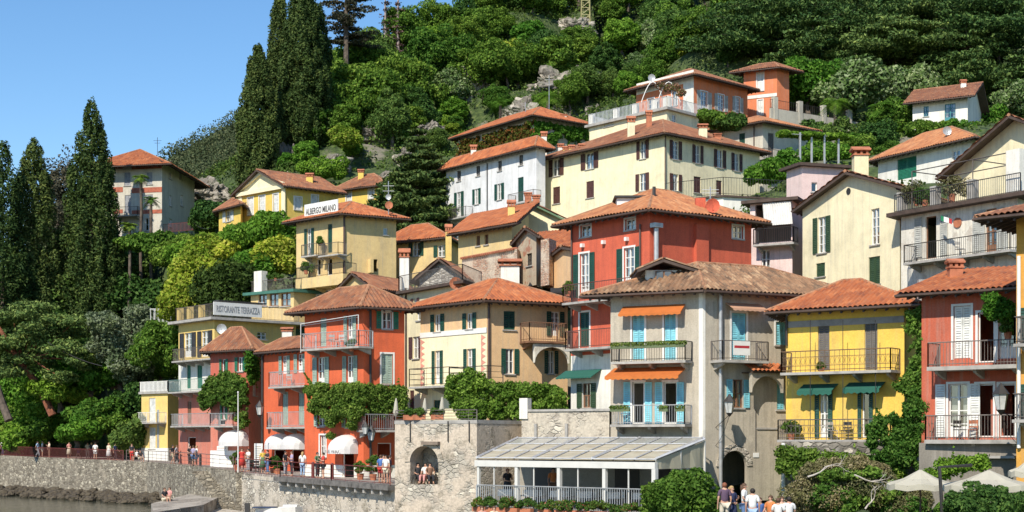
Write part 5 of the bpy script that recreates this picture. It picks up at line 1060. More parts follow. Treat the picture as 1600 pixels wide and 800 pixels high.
# leaning pine with red bark
g = gpoint(82, 0, 156); tr = empty('pine_tree', g, 'pine with a leaning reddish trunk and dark flat needle pads at the left', 'tree'); tp = at(-6, 505, 154); m = MB(); m.tube([g-Vector((0, 0, .5)), at(62, 605, 156), at(28, 560, 155), tp], [.42, .36, .30, .16], 8); bl = []
for px, py, r_ in ((20,495,1.6),(60,520,1.6),(100,545,1.5),(0,540,1.8),(45,560,1.5),(80,500,1.5),(120,500,1.3),(15,580,1.6),(-10,500,1.8),(50,480,1.5),(130,560,1.2),(95,590,1.2),(110,520,1.4),(30,530,1.5)):
    q = at(px, py, 155+NP.normal()*1.6); bl.append((tuple(q), (r_*1.5, r_*1.5, r_*.4))); m.tube([at(28+px*.2, 560, 155), q], [.1, .03], 4)
    for _ in range(4): q2 = q+Vector((NP.normal()*1.2, NP.normal()*1.2, NP.normal()*.5)); bl.append((tuple(q2), (r_*.8, r_*.8, r_*.25)))
m.build('trunk', BARKRED, tr); leafcloud('crown', bl, 22000, .2, GCD, tr, .9, .4, .6)
o = trunk_mb(gpoint(14, 0, 150), at(-14, 560, 151), .4, .3).build('tree_trunk', BARK); tag(o, 'bare grey trunk slanting out of the frame at the left edge', 'tree')
# palms by the old house and above
for px, D, yt, Rr_, lb in ((220,180,278,1.35,'taller palm in front of the old banded house'), (236,179,312,1.25,'shorter palm right of the taller one by the old banded house'), (202,176,352,1.3,'low palm left of the old house lawn'), (1305,172,160,2.2,'palm with a long bare trunk before the garden wall'), (1380,172,168,2.4,'broad low palm left of the white cottage'), (782,196,162,2.2,'low palm above the ivy covered house, left one'), (855,196,150,2.2,'low palm above the ivy covered house, right one'), (1335,165,215,2.0,'small palm among the shrubs below the garden wall')):
    g = gpoint(px, 0, D); palm(g, max(1.2, CZ+(HZ-yt)/F*D-g.z), Rr_, lb, mat=GL if px < 300 else GB)
# --- wooded hillside: individual trees copied from a few grown ones
protos = []
for i, (mt, H_, R_) in enumerate(((GL, 8.5, 3.9), (GL, 7, 3.4), (GD, 9.5, 4.0), (GB, 6, 3.0), (GD, 7.5, 3.6), (GL, 10, 3.6), (GY, 5.5, 2.7), (GO, 6.5, 3.0))):
    protos.append(broadleaf('hill_tree', (0, 0, 0), H_, R_, mt, 'one of the broadleaf trees crowding the wooded slope above the houses', n=15000, leaf=.21, k=[34, 60, 26, 48, 70, 40, 50, 44][i], crown0=[.08, .02, .12, .05, .02, .15, .05, .1][i], group='broadleaf trees on the wooded slope', limbs=4, clump=[.36, .24, .42, .28, .22, .33, .27, .3][i]))
ROCKS = [(732,115,235,7,5),(715,95,240,6,4),(760,100,240,3,2),(825,118,225,7,3.5),(868,105,232,8,3.5),(912,100,236,6,3),(850,78,248,6,3),(900,48,262,7,3),(640,208,200,4,2),(585,215,206,5,2),(480,222,200,5,3.2),(600,240,190,4,1.6),(455,205,204,4,4),(318,292,204,7,3.6),(520,240,192,5,2),(700,160,222,5,2),(805,140,214,4,2),(670,180,214,4,2),(930,130,222,3,2)]
used = 0; seen = []
hx = NP.uniform(-60, 110, 5000); hy = NP.uniform(176, 300, 5000); hz = gz(hx, hy); LIM = ([380,440,480,560,640,690,760,850,920,1000,1120,1180,1620], [262,275,262,262,250,238,205,188,172,150,118,100,100])
for x, y, z in zip(hx, hy, hz):
    px = 800+x/y*F; py = HZ-(z-CZ)/y*F; 
    if (px < 450 and py < 292) or px < 385 or px > 1640 or py > np.interp(px, *LIM) or py < -75: continue
    if px > 1180 and y < 225: continue
    sp = 3.5 if y < 240 else 4.6
    if any((x-a)**2+(y-b)**2 < sp*sp for a, b in seen): continue
    rk = any(abs(px-r_[0]) < r_[3]*5 and -2 < (py-r_[1])/5 < 10 and y < r_[2]+3 for r_ in ROCKS)
    if rk and NP.random() < .97: continue
    if used >= 290: break
    seen.append((x, y)); left = px < 760
    i = NP.choice(8, p=[.2, .18, .16, .14, .12, .12, .04, .04]); pr = protos[i]; o = copy_tree(pr) if used >= 8 or True else pr; s_ = NP.uniform(.7, 1.2)*(.6 if rk or py > np.interp(px, *LIM)-25 else 1); o.location = (x, y, z-.6); o.scale = (s_, s_, s_*NP.uniform(.85, 1.2)); o.rotation_euler[2] = NP.random()*6.28; used += 1
for p in protos:      # the grown ones take their own places on the slope
    for t in range(3000):
        x, y = NP.uniform(-20, 90), NP.uniform(225, 275); z = float(gz(x, y)[0]); px = 800+x/y*F; py = HZ-(z-CZ)/y*F
        if 520 < px < 1500 and -30 < py < np.interp(px, *LIM)-40 and all((x-a)**2+(y-b)**2 > 6 for a, b in seen): break
    p.location = (x, y, z-.6); seen.append((x, y))
print('hill trees', used)
# low scrub over the whole slope and the garden terraces
gx = NP.uniform(-85, 150, 46000); gy = NP.uniform(70, 345, 46000); g_z = gz(gx, gy); GC_ = []
HQ = [(h_.q, sum(h_.q, Vector((0, 0)))/4) for h_ in HS]
def in_house(x, y, mg=1.0):
    for q, cc in HQ:
        ok = True
        for i in range(4):
            a_, b_ = q[i], q[(i+1) % 4]; d_ = (b_-a_).normalized(); nn_ = Vector((d_.y, -d_.x)); nn_ = nn_ if nn_.dot((a_+b_)/2-cc) > 0 else -nn_
            if (Vector((x, y))-a_).dot(nn_) > mg: ok = False; break
        if ok: return True
    return False
for x, y, z in zip(gx, gy, g_z):
    px = 800+x/y*F; py = HZ-(z-CZ)/y*F
    if y < shore(x)+(9.5 if px < 225 else 18) or py > 640 or py < -40 or px < -200 or px > 1980 or (230 < px < 470 and y < 150): continue
    if any(abs(px-r_[0]) < r_[3]*4 and abs(py-r_[1]) < r_[4]*4 for r_ in ROCKS) and NP.random() < .5: continue
    if in_house(x, y): continue
    r_ = NP.uniform(.5, 1.1)*(1 if y > 175 else .6); GC_.append(((x, y, z-.15), (r_*1.2, r_*1.2, r_*.9)))
print('scrub', len(GC_))
o = leafcloud('ground_cover', GC_, 560000, .21, leafmat('scrub_leaves', (.035, .075, .014), (.075, .14, .024), (.17, .23, .06)), None, .4); tag(o, kind='stuff')
# rock outcrops
RK = stone('cliff_limestone', (.17, .15, .125), (.30, .27, .225), (.13, .11, .085), .6, .02, (.36, .32, .26), .58, (.06, .09, .03), .5)
for i, (px, py, D, w_, h_) in enumerate(ROCKS):
    c = at(px, py, D); c.z = float(gz(c.x, c.y)[0])+.1; bm = bmesh.new(); bmesh.ops.create_icosphere(bm, subdivisions=5, radius=1); off = Vector(NP.uniform(0, 99, 3))
    for v_ in bm.verts: d = v_.co.copy(); v_.co = d*(1+.5*noise.fractal(d*1.6+off, .9, 2, 6)+.25*abs(noise.noise(d*5+off)))
    V_ = [(c.x+v_.co.x*w_*.42, c.y+v_.co.y*2.2, c.z+v_.co.z*h_*.66+.2) for v_ in bm.verts]; F_ = [tuple(q.index for q in f.verts) for f in bm.faces]; bm.free()
    o = mesh_obj('rock_outcrop', V_, F_, RK, None, False); tag(o, 'pale limestone outcrop breaking through the trees of the slope', 'rock', 'limestone outcrops on the wooded slope')
# undergrowth patches on the slope and gardens
def bush(px, py, D, r_, mt, lb, n=4000, leaf=.2, name='bush', k=10, onground=True, cat='bush', group=None):
    c = at(px, py, D); c = Vector((c.x, c.y, c.z)); rx, ry, rz = r_
    bl = clumps(c, rx*.75, ry*.75, rz*.75, k, min(rx, rz)*.5, low=-.8)+[(tuple(c), (rx*.7, ry*.7, rz*.7))]; V_, Nn = cloud_pts(bl, n); o = leaf_obj(name, leaf_arrays(V_, Nn, leaf, .55, .2), mt); return tag(o, lb, cat, group)
def strip_leaves(name, f_pts, n, leaf, mt, lb, cat='vine', thick=.35, hang=0, group=None, fill=None):
    """leaves over a polygon given in photo columns/rows on the plane of a wall face; f_pts = (face, w, [(px,py)...])"""
    f, w_, poly = f_pts; xs_ = [p[0] for p in poly]; ys_ = [p[1] for p in poly]; P_ = []; k = 0
    def inside(x, y):
        c = False; j = len(poly)-1
        for i in range(len(poly)):
            xi, yi = poly[i]; xj, yj = poly[j]
            if (yi > y) != (yj > y) and x < (xj-xi)*(y-yi)/(yj-yi)+xi: c = not c
            j = i
        return c
    bl = []
    for _ in range(4000):
        x, y = NP.uniform(min(xs_), max(xs_)), NP.uniform(min(ys_), max(ys_))
        if inside(x, y):
            if noise.noise(Vector((x*.055, y*.075, w_*7))) < -.25: continue
            u, z = f.uz(x, y, w_); p = f.P(u, w_+NP.uniform(-.1, thick*.65), z); r_ = NP.uniform(.10, .27)*(1+.3*(thick > .9)); bl.append((tuple(p), (r_, r_, r_))); k += 1
            if k > 520: break
    for _ in range(26):
        x, y = NP.uniform(min(xs_), max(xs_)), NP.uniform(min(ys_), max(ys_)); 
        if not inside(x, y): continue
        dx, dy = NP.uniform(-.8, .8), NP.uniform(.3, 1) if NP.random() < .7 else -.8; L_ = NP.uniform(10, 34)
        for t in np.linspace(0, 1, 12):
            u, z = f.uz(x+dx*L_*t, y+dy*L_*t, w_); r_ = .11*(1.3-t); bl.append((tuple(f.P(u, w_+.12, z)), (r_, r_, r_)))
    V_, Nn = cloud_pts(bl, int(n*1.5), .6); o = leaf_obj(name, leaf_arrays(V_, Nn, leaf*.74, .6, .1), mt); return tag(o, lb, cat, group)
H = {h.root.name: h for h in HS}
# ivy on the upper house
h = H['ivy_house']; strip_leaves('ivy', (h.L, .1, [(716,222),(834,190),(834,232),(760,250),(716,262)]), 16000, .20, GA, 'green and reddish ivy over the left wall of the upper house', thick=.6)
strip_leaves('ivy', (h.R, .1, [(834,190),(917,203),(917,222),(834,230)]), 7000, .20, GB, 'green ivy over the right wall of the upper house', thick=.6)
# wisteria on the salmon house, the big hanging vine on the tall red house
h = H['salmon_vine_house']; VG = leafmat('vine_leaves', (.07, .135, .02), (.13, .225, .035), (.25, .34, .07), .3)
strip_leaves('climbing_vine', (h.L, .5, [(330,592),(352,581),(380,590),(388,610),(388,668),(370,662),(362,632),(340,630),(318,640),(316,612)]), 14000, .13, VG, 'dense climbing vine on the salmon house with green shutters', thick=.8)
strip_leaves('climbing_vine', (h.R, .3, [(386,548),(398,560),(402,590),(390,600),(385,570)]), 3000, .13, GB, 'narrow vine tuft climbing to the eave between the salmon and red houses', thick=.4)
h = H['tall_red_house']; strip_leaves('hanging_vine', (h.L, .7, [(481,606),(500,601),(572,602),(572,645),(560,655),(553,672),(545,648),(530,650),(524,668),(519,690),(513,652),(490,642),(481,630)]), 20000, .12, VG, 'thick green vine hanging across the front of the tall red house', thick=.7)
strip_leaves('hanging_vine', (h.R, .7, [(570,602),(632,606),(632,650),(612,640),(598,652),(580,650)]), 9000, .12, VG, 'right end of the green vine above the corner balcony of the tall red house', thick=.6)
h = H['peach_house']; ff = flat_face(690, 92, 890, 91)
strip_leaves('grape_vine', (ff, 0, [(700,592),(735,582),(765,598),(800,600),(885,610),(886,636),(830,640),(812,655),(770,652),(752,660),(715,652),(716,640),(698,618)]), 24000, .13, leafmat('grape_leaves', (.07, .15, .018), (.13, .25, .032), (.25, .38, .07), .35), 'bright green grape vine spilling over the terrace wall below the peach house', thick=1.2)
h = H['bright_yellow_house']; VL = leafmat('creeper_leaves', (.055, .13, .02), (.10, .21, .03), (.19, .31, .06), .3); ff = flat_face(1380, 73, 1500, 72)
strip_leaves('climbing_vine', (ff, 0, [(1420,490),(1450,474),(1492,486),(1512,508),(1484,526),(1476,550),(1482,595),(1462,622),(1440,612),(1420,618),(1400,602),(1425,575),(1432,540),(1416,515)]), 15000, .11, VL, 'dark green creeper climbing between the yellow and dark red houses', thick=.5)
strip_leaves('climbing_vine', (ff, .1, [(1415,600),(1440,612),(1465,600),(1478,640),(1462,660),(1450,700),(1440,735),(1425,720),(1398,735),(1385,715),(1362,712),(1355,670),(1375,652),(1412,648),(1415,625)]), 17000, .11, VL, 'thick green creeper covering the wall under the balconies of the yellow house', thick=.6)
strip_leaves('climbing_vine', (ff, -.3, [(1215,700),(1260,705),(1330,712),(1400,720),(1420,745),(1360,745),(1290,740),(1250,745),(1222,740),(1214,720)]), 12000, .11, VL, 'creeper along the shaded stone base of the yellow house', thick=.5)
strip_leaves('climbing_vine', (flat_face(1440,67,1560,66), 0, [(1440,745),(1470,722),(1540,714),(1545,728),(1490,735),(1455,755),(1440,790),(1432,770)]), 6000, .10, GB, 'green creeper looping over the white parasols', thick=.4)
h = H['dark_red_balcony_house']; strip_leaves('balcony_plant', (h.L, 1.0, [(1540,465),(1560,462),(1582,480),(1582,498),(1550,496),(1540,480)]), 2500, .11, GB, 'leafy plant hanging at the upper balcony of the dark red house', thick=.4)
# yellow-green arbour below the villa
for i, (px, py, D, r_, mt, lb) in enumerate(((300,440,147,(3,2.5,2.6),GY,'yellow green climbing shrub lowest on the left of the vine arbour'), (330,405,150,(3,2.5,2.4),GY,'yellow green arbour shrub above the lowest one'), (375,372,150,(2.6,2.2,1.6),GB,'bright green vine at the left end of the villa terrace'), (425,368,148,(2.6,2.2,2.2),GB,'bright green vine under the villa pediment'), (420,405,146,(2.7,2.2,2.2),GY,'yellow green vine left of the hotel'), (350,440,146,(2.6,2.2,2.0),GY,'pale vine mound in the middle of the arbour slope'), (285,470,146,(2.4,2.2,2.0),GY,'yellow green mound next to the white pergola frame'), (350,395,149,(2.2,2,1.6),GY,'yellow vine left of the terrace railing'), (398,420,145,(2.2,2,1.8),GB,'green vine mound above the loggia roof'), (355,455,141,(3.6,2.4,3.2),leafmat('yew_leaves', (.035, .06, .012), (.06, .10, .02), (.10, .15, .03)),'rounded dark green shrub behind the restaurant roof sign'))):
    bush(px, py, D, r_, mt, lb, 9000, .19, 'arbour_vine' if i < 9 else 'round_shrub', 16)
bush(250, 535, 150, (3.4, 2, 2.6), GL, 'clipped green hedge bank left of the yellow storey', 9000, .17, 'hedge'); bush(240, 380, 176, (6, 2, 1.6), GL, 'bright ivy bank under the old banded house', 9000, .18, 'ivy_bank')
bush(275, 400, 172, (4, 2, 2.2), GL, 'green ivy bank right below the terrace of the old house', 7000, .18, 'ivy_bank'); bush(300, 398, 165, (3, 2, 2), GB, 'lighter shrub right of the ivy bank', 5000, .18)
for px, lb in ((1432,'under the left corner of the white cottage'), (1462,'below the small window of the white cottage'), (1492,'below the blue green door of the white cottage'), (1524,'below the right corner of the white cottage')): bush(px, 202, 158, (1.8, 1.2, 1.0), GL if px < 1490 else GB, 'terrace shrub '+lb, 3500, .15)
bush(335, 330, 172, (3, 2, 1.6), GD, 'round dark shrub left of the villa wing', 4000, .18)
for i, (px, py, D, r_, mt) in enumerate(((505,262,186,(3.6,2,1.6),GB),(540,215,196,(3,2,1.8),GY),(1200,270,140,(2.4,1.5,1.4),GB),(1225,262,142,(2,1.5,1.6),GB),(1285,240,158,(3.5,2,1.6),GB),(1340,235,160,(3,2,1.6),GL),(1400,235,140,(2,1.5,1),GL),(1260,232,168,(3,2,1.6),GL),(1400,185,172,(3,2,2.2),GL),(1320,205,172,(4,2,1.3),GD),(1265,205,176,(3,2,1.3),GD),(1550,190,176,(2.4,2,2),GB),(1110,185,150,(1.6,1.2,1.0),GL),(1140,192,150,(2,1.2,1.0),GD),(320,350,176,(2,2,1.4),GD),(1240,245,165,(2.6,2,2),GY),(1375,215,165,(2.4,2,2),GD))):
    bush(px, py, D, r_, mt, 'garden shrub %s' % ['on the rocky bank right of the big cypresses','pale and yellowish on the rocky bank','bright, low, before the beige balcony house','bright, beside the low one before the beige house','bright, under the long garden wall','green, right of the one under the garden wall','green, over the green garage door house','left end under the garden wall','next to the palm left of the cottage','dark, close under the garden wall','dark, at the left end close under the garden wall','bright, right of the white cottage','in a planter on the white terrace','dark, on the terrace before the orange villa','dark, left of the yellow villa','yellowish, behind the pink gable','dark, below the grey green rounded trees'][i], 4500, .17)
# near shrubs at the bottom
bush(1068, 778, 60, (1.6, 1.0, 1.05), leafmat('laurel_leaves', (.05, .12, .015), (.09, .19, .025), (.17, .29, .05), .35), 'dense bright green laurel bush in front of the restaurant veranda', 17000, .085, 'laurel_bush', 26)
bush(1030, 785, 60.5, (.9, .8, .75), leafmat('laurel_leaves', (.05, .12, .015), (.09, .19, .025)), 'lower left lobe of laurel next to the flower boxes', 6000, .085, 'laurel_bush', 10)
for px, py, r_, lb in ((1290,775,(1.9,1.2,1.0),'brown green twiggy shrub right of the people'), (1350,765,(2.0,1.2,1.0),'brown green twiggy shrub in the middle below the yellow house'), (1405,785,(1.6,1,.9),'brown green twiggy shrub left of the parasols'), (1320,735,(2.4,1.2,.6),'dry tangled shrub mound along the stone base')):
    bush(px, py, 64, r_, GDRY, lb, 22000, .055, 'dry_shrub', 44)
    bush(px+10, py+6, 63.4, (r_[0]*.8, r_[1]*.7, r_[2]*.7), VL, lb.replace('brown green twiggy', 'leafy green core of the').replace('dry tangled', 'green core of the'), 3500, .08, 'leafy_shrub', 12)
bush(1545, 790, 56, (2.2, 1.2, .8), GD, 'dark green shrub with pale flowers at the lower right', 14000, .08, 'flowering_shrub', 20); bush(1500, 800, 57, (1.2, 1, .6), GL, 'green shrub under the left parasol', 6000, .08)
# bare pale branches over the dry shrubs
def branches(px, py, D, L_, lb, seed, ang=0):
    r_ = random.Random(seed); m = MB()
    def grow(p, d, l, r0, k):
        q = p; pts = [p]
        for _ in range(3): d = (d+Vector((r_.uniform(-.3, .3), r_.uniform(-.2, .2), r_.uniform(-.3, .3)))).normalized(); q = q+d*l/3; pts.append(q)
        m.tube(pts, [r0*.7, r0*.6, r0*.5, r0*.35], 5)
        if k: 
            for _ in range(2 if k > 1 else 3): grow(pts[r_.choice((2, 3))], (d+Vector((r_.uniform(-.9, .9), r_.uniform(-.4, .2), r_.uniform(-.5, .7)))).normalized(), l*.66, r0*.55, k-1)
    grow(at(px, py, D), Vector((math.cos(ang), -.1, math.sin(ang))), L_, .05, 3); o = m.build('bare_branches', plain('bleached_wood', (.52, .46, .40), .9)); tag(o, lb, 'branches')
branches(1352, 795, 61, .55, 'pale bleached bare branches forking up in front of the dry shrubs', 3, .9); branches(1262, 745, 62.5, .85, 'pale bare branches lying along the top of the dry shrubs', 5, .15); branches(1335, 742, 62.5, .75, 'pale bare branches trailing right on top of the dry shrubs', 8, -.1)
# ---------------------------------------------------------------- stone bastion, terrace wall
h = House('stone_bastion', 'big weathered stone bastion with an arched niche rising from the lake under the peach house', (745,656,84), (617,657,86.5), (822,656,88), 880, STONEL, cat='stone wall')
BAST = stone('bastion_stone', (.26, .23, .19), (.47, .43, .35), (.38, .34, .28), 2.4, .06, (.50, .42, .33), .47, (.16, .14, .10)); h.mat = BAST
u0, u1, z0, z1 = h.L.rect(641,697,685,757); h.L.op.append((u0, u1, z0, z1)); arch_fill(h, h.L, u0, u1, z1, BAST, BAST, 0, .95, 'niche_arch', -.9)
MB().fbox(h.L, u0-.6, u1+.6, -2.4, -1.4, z0-.5, z1+.3).build('niche_back', STONEL, h.root); MB().fbox(h.L, u0-.1, u1+.1, -1.399, -.01, z0-.4, z0-.002).build('niche_floor', STONEL, h.root)
for a, b in ((u0-.02-.3, u0-.002), (u1+.002, u1+.3)): MB().fbox(h.L, a, b, -1.38, -.21, z0, z1+.2).build('niche_side', STONEL, h.root)
MB().prism([Vector((p.x, p.y, h.ze-.2)) for p in offset_quad(h.q, .02)], (0, 0, .2)).build('terrace_floor', CONC, h.root)
rail_mb([h.q[0]+(h.q[1]-h.q[0])*.01, h.q[1]], h.ze, .55, 'cross', .13).build('terrace_railing', RUSTMETAL, h.root); h.walls()
for x in (641, 700, 733): h.pipe(h.L, x, 658, 690, .035, DKMETAL, .05)
h.band(h.L, 662, 690, 688, 695, plain('ledge_stone', (.22, .17, .13), .9), .3, 'ledge')
h = House('terrace_wall', 'tall weathered plaster terrace wall with a stone cap behind the veranda roof', (952,642,82.6), (815,641,85), (955,642,88), 800, stone('terrace_wall_stone', (.30, .26, .21), (.46, .42, .34), (.38, .33, .27), 2.4, .05, (.50, .44, .35), .42, (.20, .17, .14)), cat='wall'); h.walls()
MB().prism([Vector((p.x, p.y, h.ze)) for p in offset_quad(h.q, .08)], (0, 0, .12)).build('wall_cap', CONC, h.root)
u, d = h.L.hit(819); MB().fbox(h.L, u-.25, u+.25, -.4, .1, h.ze-.4, h.ze+.75).build('end_pillar', P_WHITE, h.root)
for x in (838, 886): h.band(h.L, x-2, 662, x+2, 684, CONC, .12, 'buttress')
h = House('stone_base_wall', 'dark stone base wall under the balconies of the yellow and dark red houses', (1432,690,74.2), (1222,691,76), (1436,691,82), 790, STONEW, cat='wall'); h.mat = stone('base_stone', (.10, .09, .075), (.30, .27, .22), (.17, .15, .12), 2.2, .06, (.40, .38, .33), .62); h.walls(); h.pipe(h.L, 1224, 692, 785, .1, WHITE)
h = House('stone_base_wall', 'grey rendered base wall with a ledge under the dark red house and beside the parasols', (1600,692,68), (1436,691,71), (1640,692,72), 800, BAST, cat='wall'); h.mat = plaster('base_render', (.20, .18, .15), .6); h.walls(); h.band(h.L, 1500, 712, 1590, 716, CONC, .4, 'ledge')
# ---------------------------------------------------------------- restaurant veranda
vr = empty('restaurant_veranda', at(900, 790, 68), 'restaurant veranda with glazed sloping roof, white posts and railing over the water', 'veranda')
ZF, ZB, ZD = CZ-.80, CZ+.15, CZ-3.0
fl = Vector((*at(745,0,71).xy, ZF)); fr_ = Vector((*at(1024,0,64).xy, ZF)); bl_ = Vector((*at(809,0,82.2).xy, ZB)); br_ = Vector((*at(1099,0,79).xy, ZB))
FV = Face(fl.xy, fr_.xy); VW = plain('veranda_white', (.64, .62, .57), .45, var=.04)
m, n, l, b = nodes('veranda_sheet'); gcol = noi(n, l, coords(n, l), 1.5, 5); l.new(ramp(n, l, gcol, [(.35, (.42, .36, .24)), (.6, (.56, .50, .36))]), b.inputs['Base Color']); b.inputs['Roughness'].default_value = .5; VS = m
m, n, l, b = nodes('veranda_glass'); b.inputs['Base Color'].default_value = (.44, .43, .37, 1); b.inputs['Roughness'].default_value = .25; VG2 = m
Q = lambda s_, t, dz=0: (fl.lerp(fr_, s_)).lerp(bl_.lerp(br_, s_), t)+Vector((0, 0, dz))
m = MB(); m2 = MB(); NB = 9
for i in range(NB):
    s0, s1 = i/NB+.003, (i+1)/NB-.003
    for (t0, t1, mm) in ((.01, .66, m), (.67, .99, m2)): mm.hexa([Q(s0, t0), Q(s1, t0), Q(s1, t1), Q(s0, t1), Q(s0, t0, .04), Q(s1, t0, .04), Q(s1, t1, .04), Q(s0, t1, .04)])
rp = m.build('roof_sheet', VS, vr); m2.build('roof_glazing', VG2, vr)
m = MB()
for i in range(NB+1): s_ = i/NB; m.tube([Q(s_, 0, .07), Q(s_, 1, .07)], .035 if i % 3 else .07, 4)
for t in (.0, .33, .665, 1.0): m.tube([Q(0, t, .06), Q(1, t, .06)], .03, 4)
m.build('roof_frame', plain('veranda_grey', (.50, .50, .50), .5), vr)
MB().fbox(FV, -.05, FV.len+.05, -.1, .1, ZF-.34, ZF-.06).build('fascia', VW, vr)
for x, w_ in ((748,.12),(808,.17),(874,.17),(945,.17),(1023,.2),(772,.05),(834,.05),(903,.05),(982,.05)):
    u, d = FV.hit(x); MB().fbox(FV, u-w_/2, u+w_/2, -w_/2-.01, w_/2-.01, ZD, ZF-.341).build('post', VW, vr)
FS = Face(fr_.xy, br_.xy)
for t in (.3, .62): p = Q(1, t); MB().box(p.x-.05, p.x+.05, p.y-.05, p.y+.05, ZD, p.z).build('post', VW, vr)
wp = at(1101, 689, 67.2); m = MB(); k = 10; lo = CZ-1.15
for i in range(k):
    t0, t1 = i/k, (i+1)/k; a, b_ = fr_.lerp(wp, t0), fr_.lerp(wp, t1); o1 = .05*math.sin(i*1.7); o2 = .05*math.sin((i+1)*1.7); m.add([a, b_, Vector((b_.x+o2*.7, b_.y-o2, lo)), Vector((a.x+o1*.7, a.y-o1, lo))], [(0, 1, 2, 3)])
MB().prism([fr_+Vector((0, 0, .03)), wp+Vector((0, 0, .03)), br_], (0, 0, .03)).build('roof_sheet', VS, vr)
MB().tube([fr_+Vector((0, 0, .08)), wp+Vector((0, 0, .08))], .06, 4).tube([wp+Vector((0, 0, .08)), br_+Vector((0, 0, .08))], .05, 4).build('roof_frame', bpy.data.materials['veranda_grey'], vr)
MB().tube([Vector((*wp.xy, ZD)), wp], .05, 4).build('post', VW, vr); MB().tube([Vector((*fr_.lerp(wp, .5).xy, ZD)), fr_.lerp(wp, .5)], .04, 4).build('post', VW, vr)
m.build('side_awning', canvas('cream_canvas', (.74, .68, .50)), vr)
MB().prism([Vector((p.x, p.y, ZD-.2)) for p in (fl, fr_, br_, bl_)], (0, 0, .2)).build('deck', CONC, vr)
rail_mb([FV.P(.1, .12, ZD), FV.P(FV.len, .12, ZD), Vector((*Q(1, .7).xy, ZD))], ZD, 1.0, 'bars', .13, .012).build('railing', GREYMETAL, vr)
MB().fbox(FV, -.3, FV.len+3, -.5, .3, -.5, ZD-.21).build('base_wall', STONEL, vr)
# dim back wall with doorway, seen through the veranda
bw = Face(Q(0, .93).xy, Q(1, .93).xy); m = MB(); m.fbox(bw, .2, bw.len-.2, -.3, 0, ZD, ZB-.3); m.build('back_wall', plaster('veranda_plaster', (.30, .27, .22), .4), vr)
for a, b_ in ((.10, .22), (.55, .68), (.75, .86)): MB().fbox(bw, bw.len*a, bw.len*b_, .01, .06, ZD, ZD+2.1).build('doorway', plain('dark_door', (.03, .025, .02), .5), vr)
# tables and chairs in the veranda
TB = []; CLOTH = plain('table_cloth', (.72, .71, .68), .8, var=.04)
def table(p, label, rt=0):
    t = empty('dining_table', p, label, 'table', 'tables on the restaurant veranda'); m = MB(); m.box(p.x-.42, p.x+.42, p.y-.42, p.y+.42, p.z+.70, p.z+.74)
    for sx, sy in ((-1, 0), (1, 0), (0, -1), (0, 1)):
        a = [(p.x+(.42 if sx >= 0 else -.42)*(1 if sx else -1), 0, 0)]
    m.hexa([(p.x-.44, p.y-.44, p.z+.45), (p.x+.44, p.y-.44, p.z+.45), (p.x+.44, p.y+.44, p.z+.45), (p.x-.44, p.y+.44, p.z+.45), (p.x-.425, p.y-.425, p.z+.70), (p.x+.425, p.y-.425, p.z+.70), (p.x+.425, p.y+.425, p.z+.70), (p.x-.425, p.y+.425, p.z+.70)]).build('tablecloth', CLOTH, t)
    for sx in (-1, 1):
        for sy in (-1, 1): MB().tube([(p.x+sx*.33, p.y+sy*.33, p.z), (p.x+sx*.33, p.y+sy*.33, p.z+.46)], .025, 5).build('leg', DKMETAL, t)
    return t
def chair(p, label, mat, rz=0, group='chairs on the restaurant veranda'):
    t = empty('chair', p, label, 'chair', group); c, s_ = math.cos(rz), math.sin(rz); T = lambda x, y, z: Vector((p.x+x*c-y*s_, p.y+x*s_+y*c, p.z+z))
    bx = lambda x0, x1, y0, y1, z0, z1: MB().hexa([T(x0, y0, z0), T(x1, y0, z0), T(x1, y1, z0), T(x0, y1, z0), T(x0, y0, z1), T(x1, y0, z1), T(x1, y1, z1), T(x0, y1, z1)])
    bx(-.21, .21, -.21, .21, .43, .47).build('seat', mat, t); m = bx(-.21, .21, .19, .22, .72, .88); m.hexa(bx(-.21, .21, .19, .22, .55, .62).v); m.build('backrest', mat, t)
    for x in (-.18, .18): MB().tube([T(x, -.18, 0), T(x, -.18, .43)], .018, 5).build('leg', mat, t); MB().tube([T(x, .2, 0), T(x, .2, .9)], .018, 5).build('leg', mat, t)
for i, s_ in enumerate((.12, .27, .42, .57, .72, .87)):
    for j, t_ in enumerate((.22,)):
        p = Q(s_, t_); p.z = ZD; table(p, ['leftmost','second','third','fourth','fifth','rightmost'][i]+' white clothed table from the left inside the veranda railing')
        for k, dx in enumerate((-.75, .75)): chair(p+Vector((dx, .05, 0)), 'dark chair %s the %s clothed table on the veranda' % (('left of', 'right of')[k], ['leftmost','second','third','fourth','fifth','rightmost'][i]), plain('dark_wood', (.06, .04, .03), .5), (math.pi/2, -math.pi/2)[k])
# flower boxes along the deck
RF = leafmat('geranium_flowers', (.35, .03, .03), (.5, .06, .06), (.6, .25, .2)); PGm = leafmat('geranium_leaves', (.05, .11, .02), (.09, .17, .03), (.14, .24, .05), .3)
ordn = ['first','second','third','fourth','fifth','sixth','seventh','eighth','ninth','tenth','eleventh','twelfth','thirteenth']
for i, px in enumerate((748,767,785,802,823,851,877,893,915,937,959,985)):
    u, d = FV.hit(px, .42); p = FV.P(u, .42, ZD); f_ = empty('flower_box', p, '%s geranium box from the left along the veranda edge' % ordn[i], 'flower box', 'geranium boxes on the veranda edge')
    MB().fbox(FV, u-.32, u+.32, .31, .53, ZD-.2, ZD+.02).build('planter', TERRA, f_); bb = clumps((p.x, p.y, p.z+.2), .36, .2, .22, 9, .14, low=-.6)
    leafcloud('leaves', bb, 1100, .05, PGm, f_); leafcloud('flowers', bb, 130 if i not in (1, 2) else 20, .035, RF, f_)
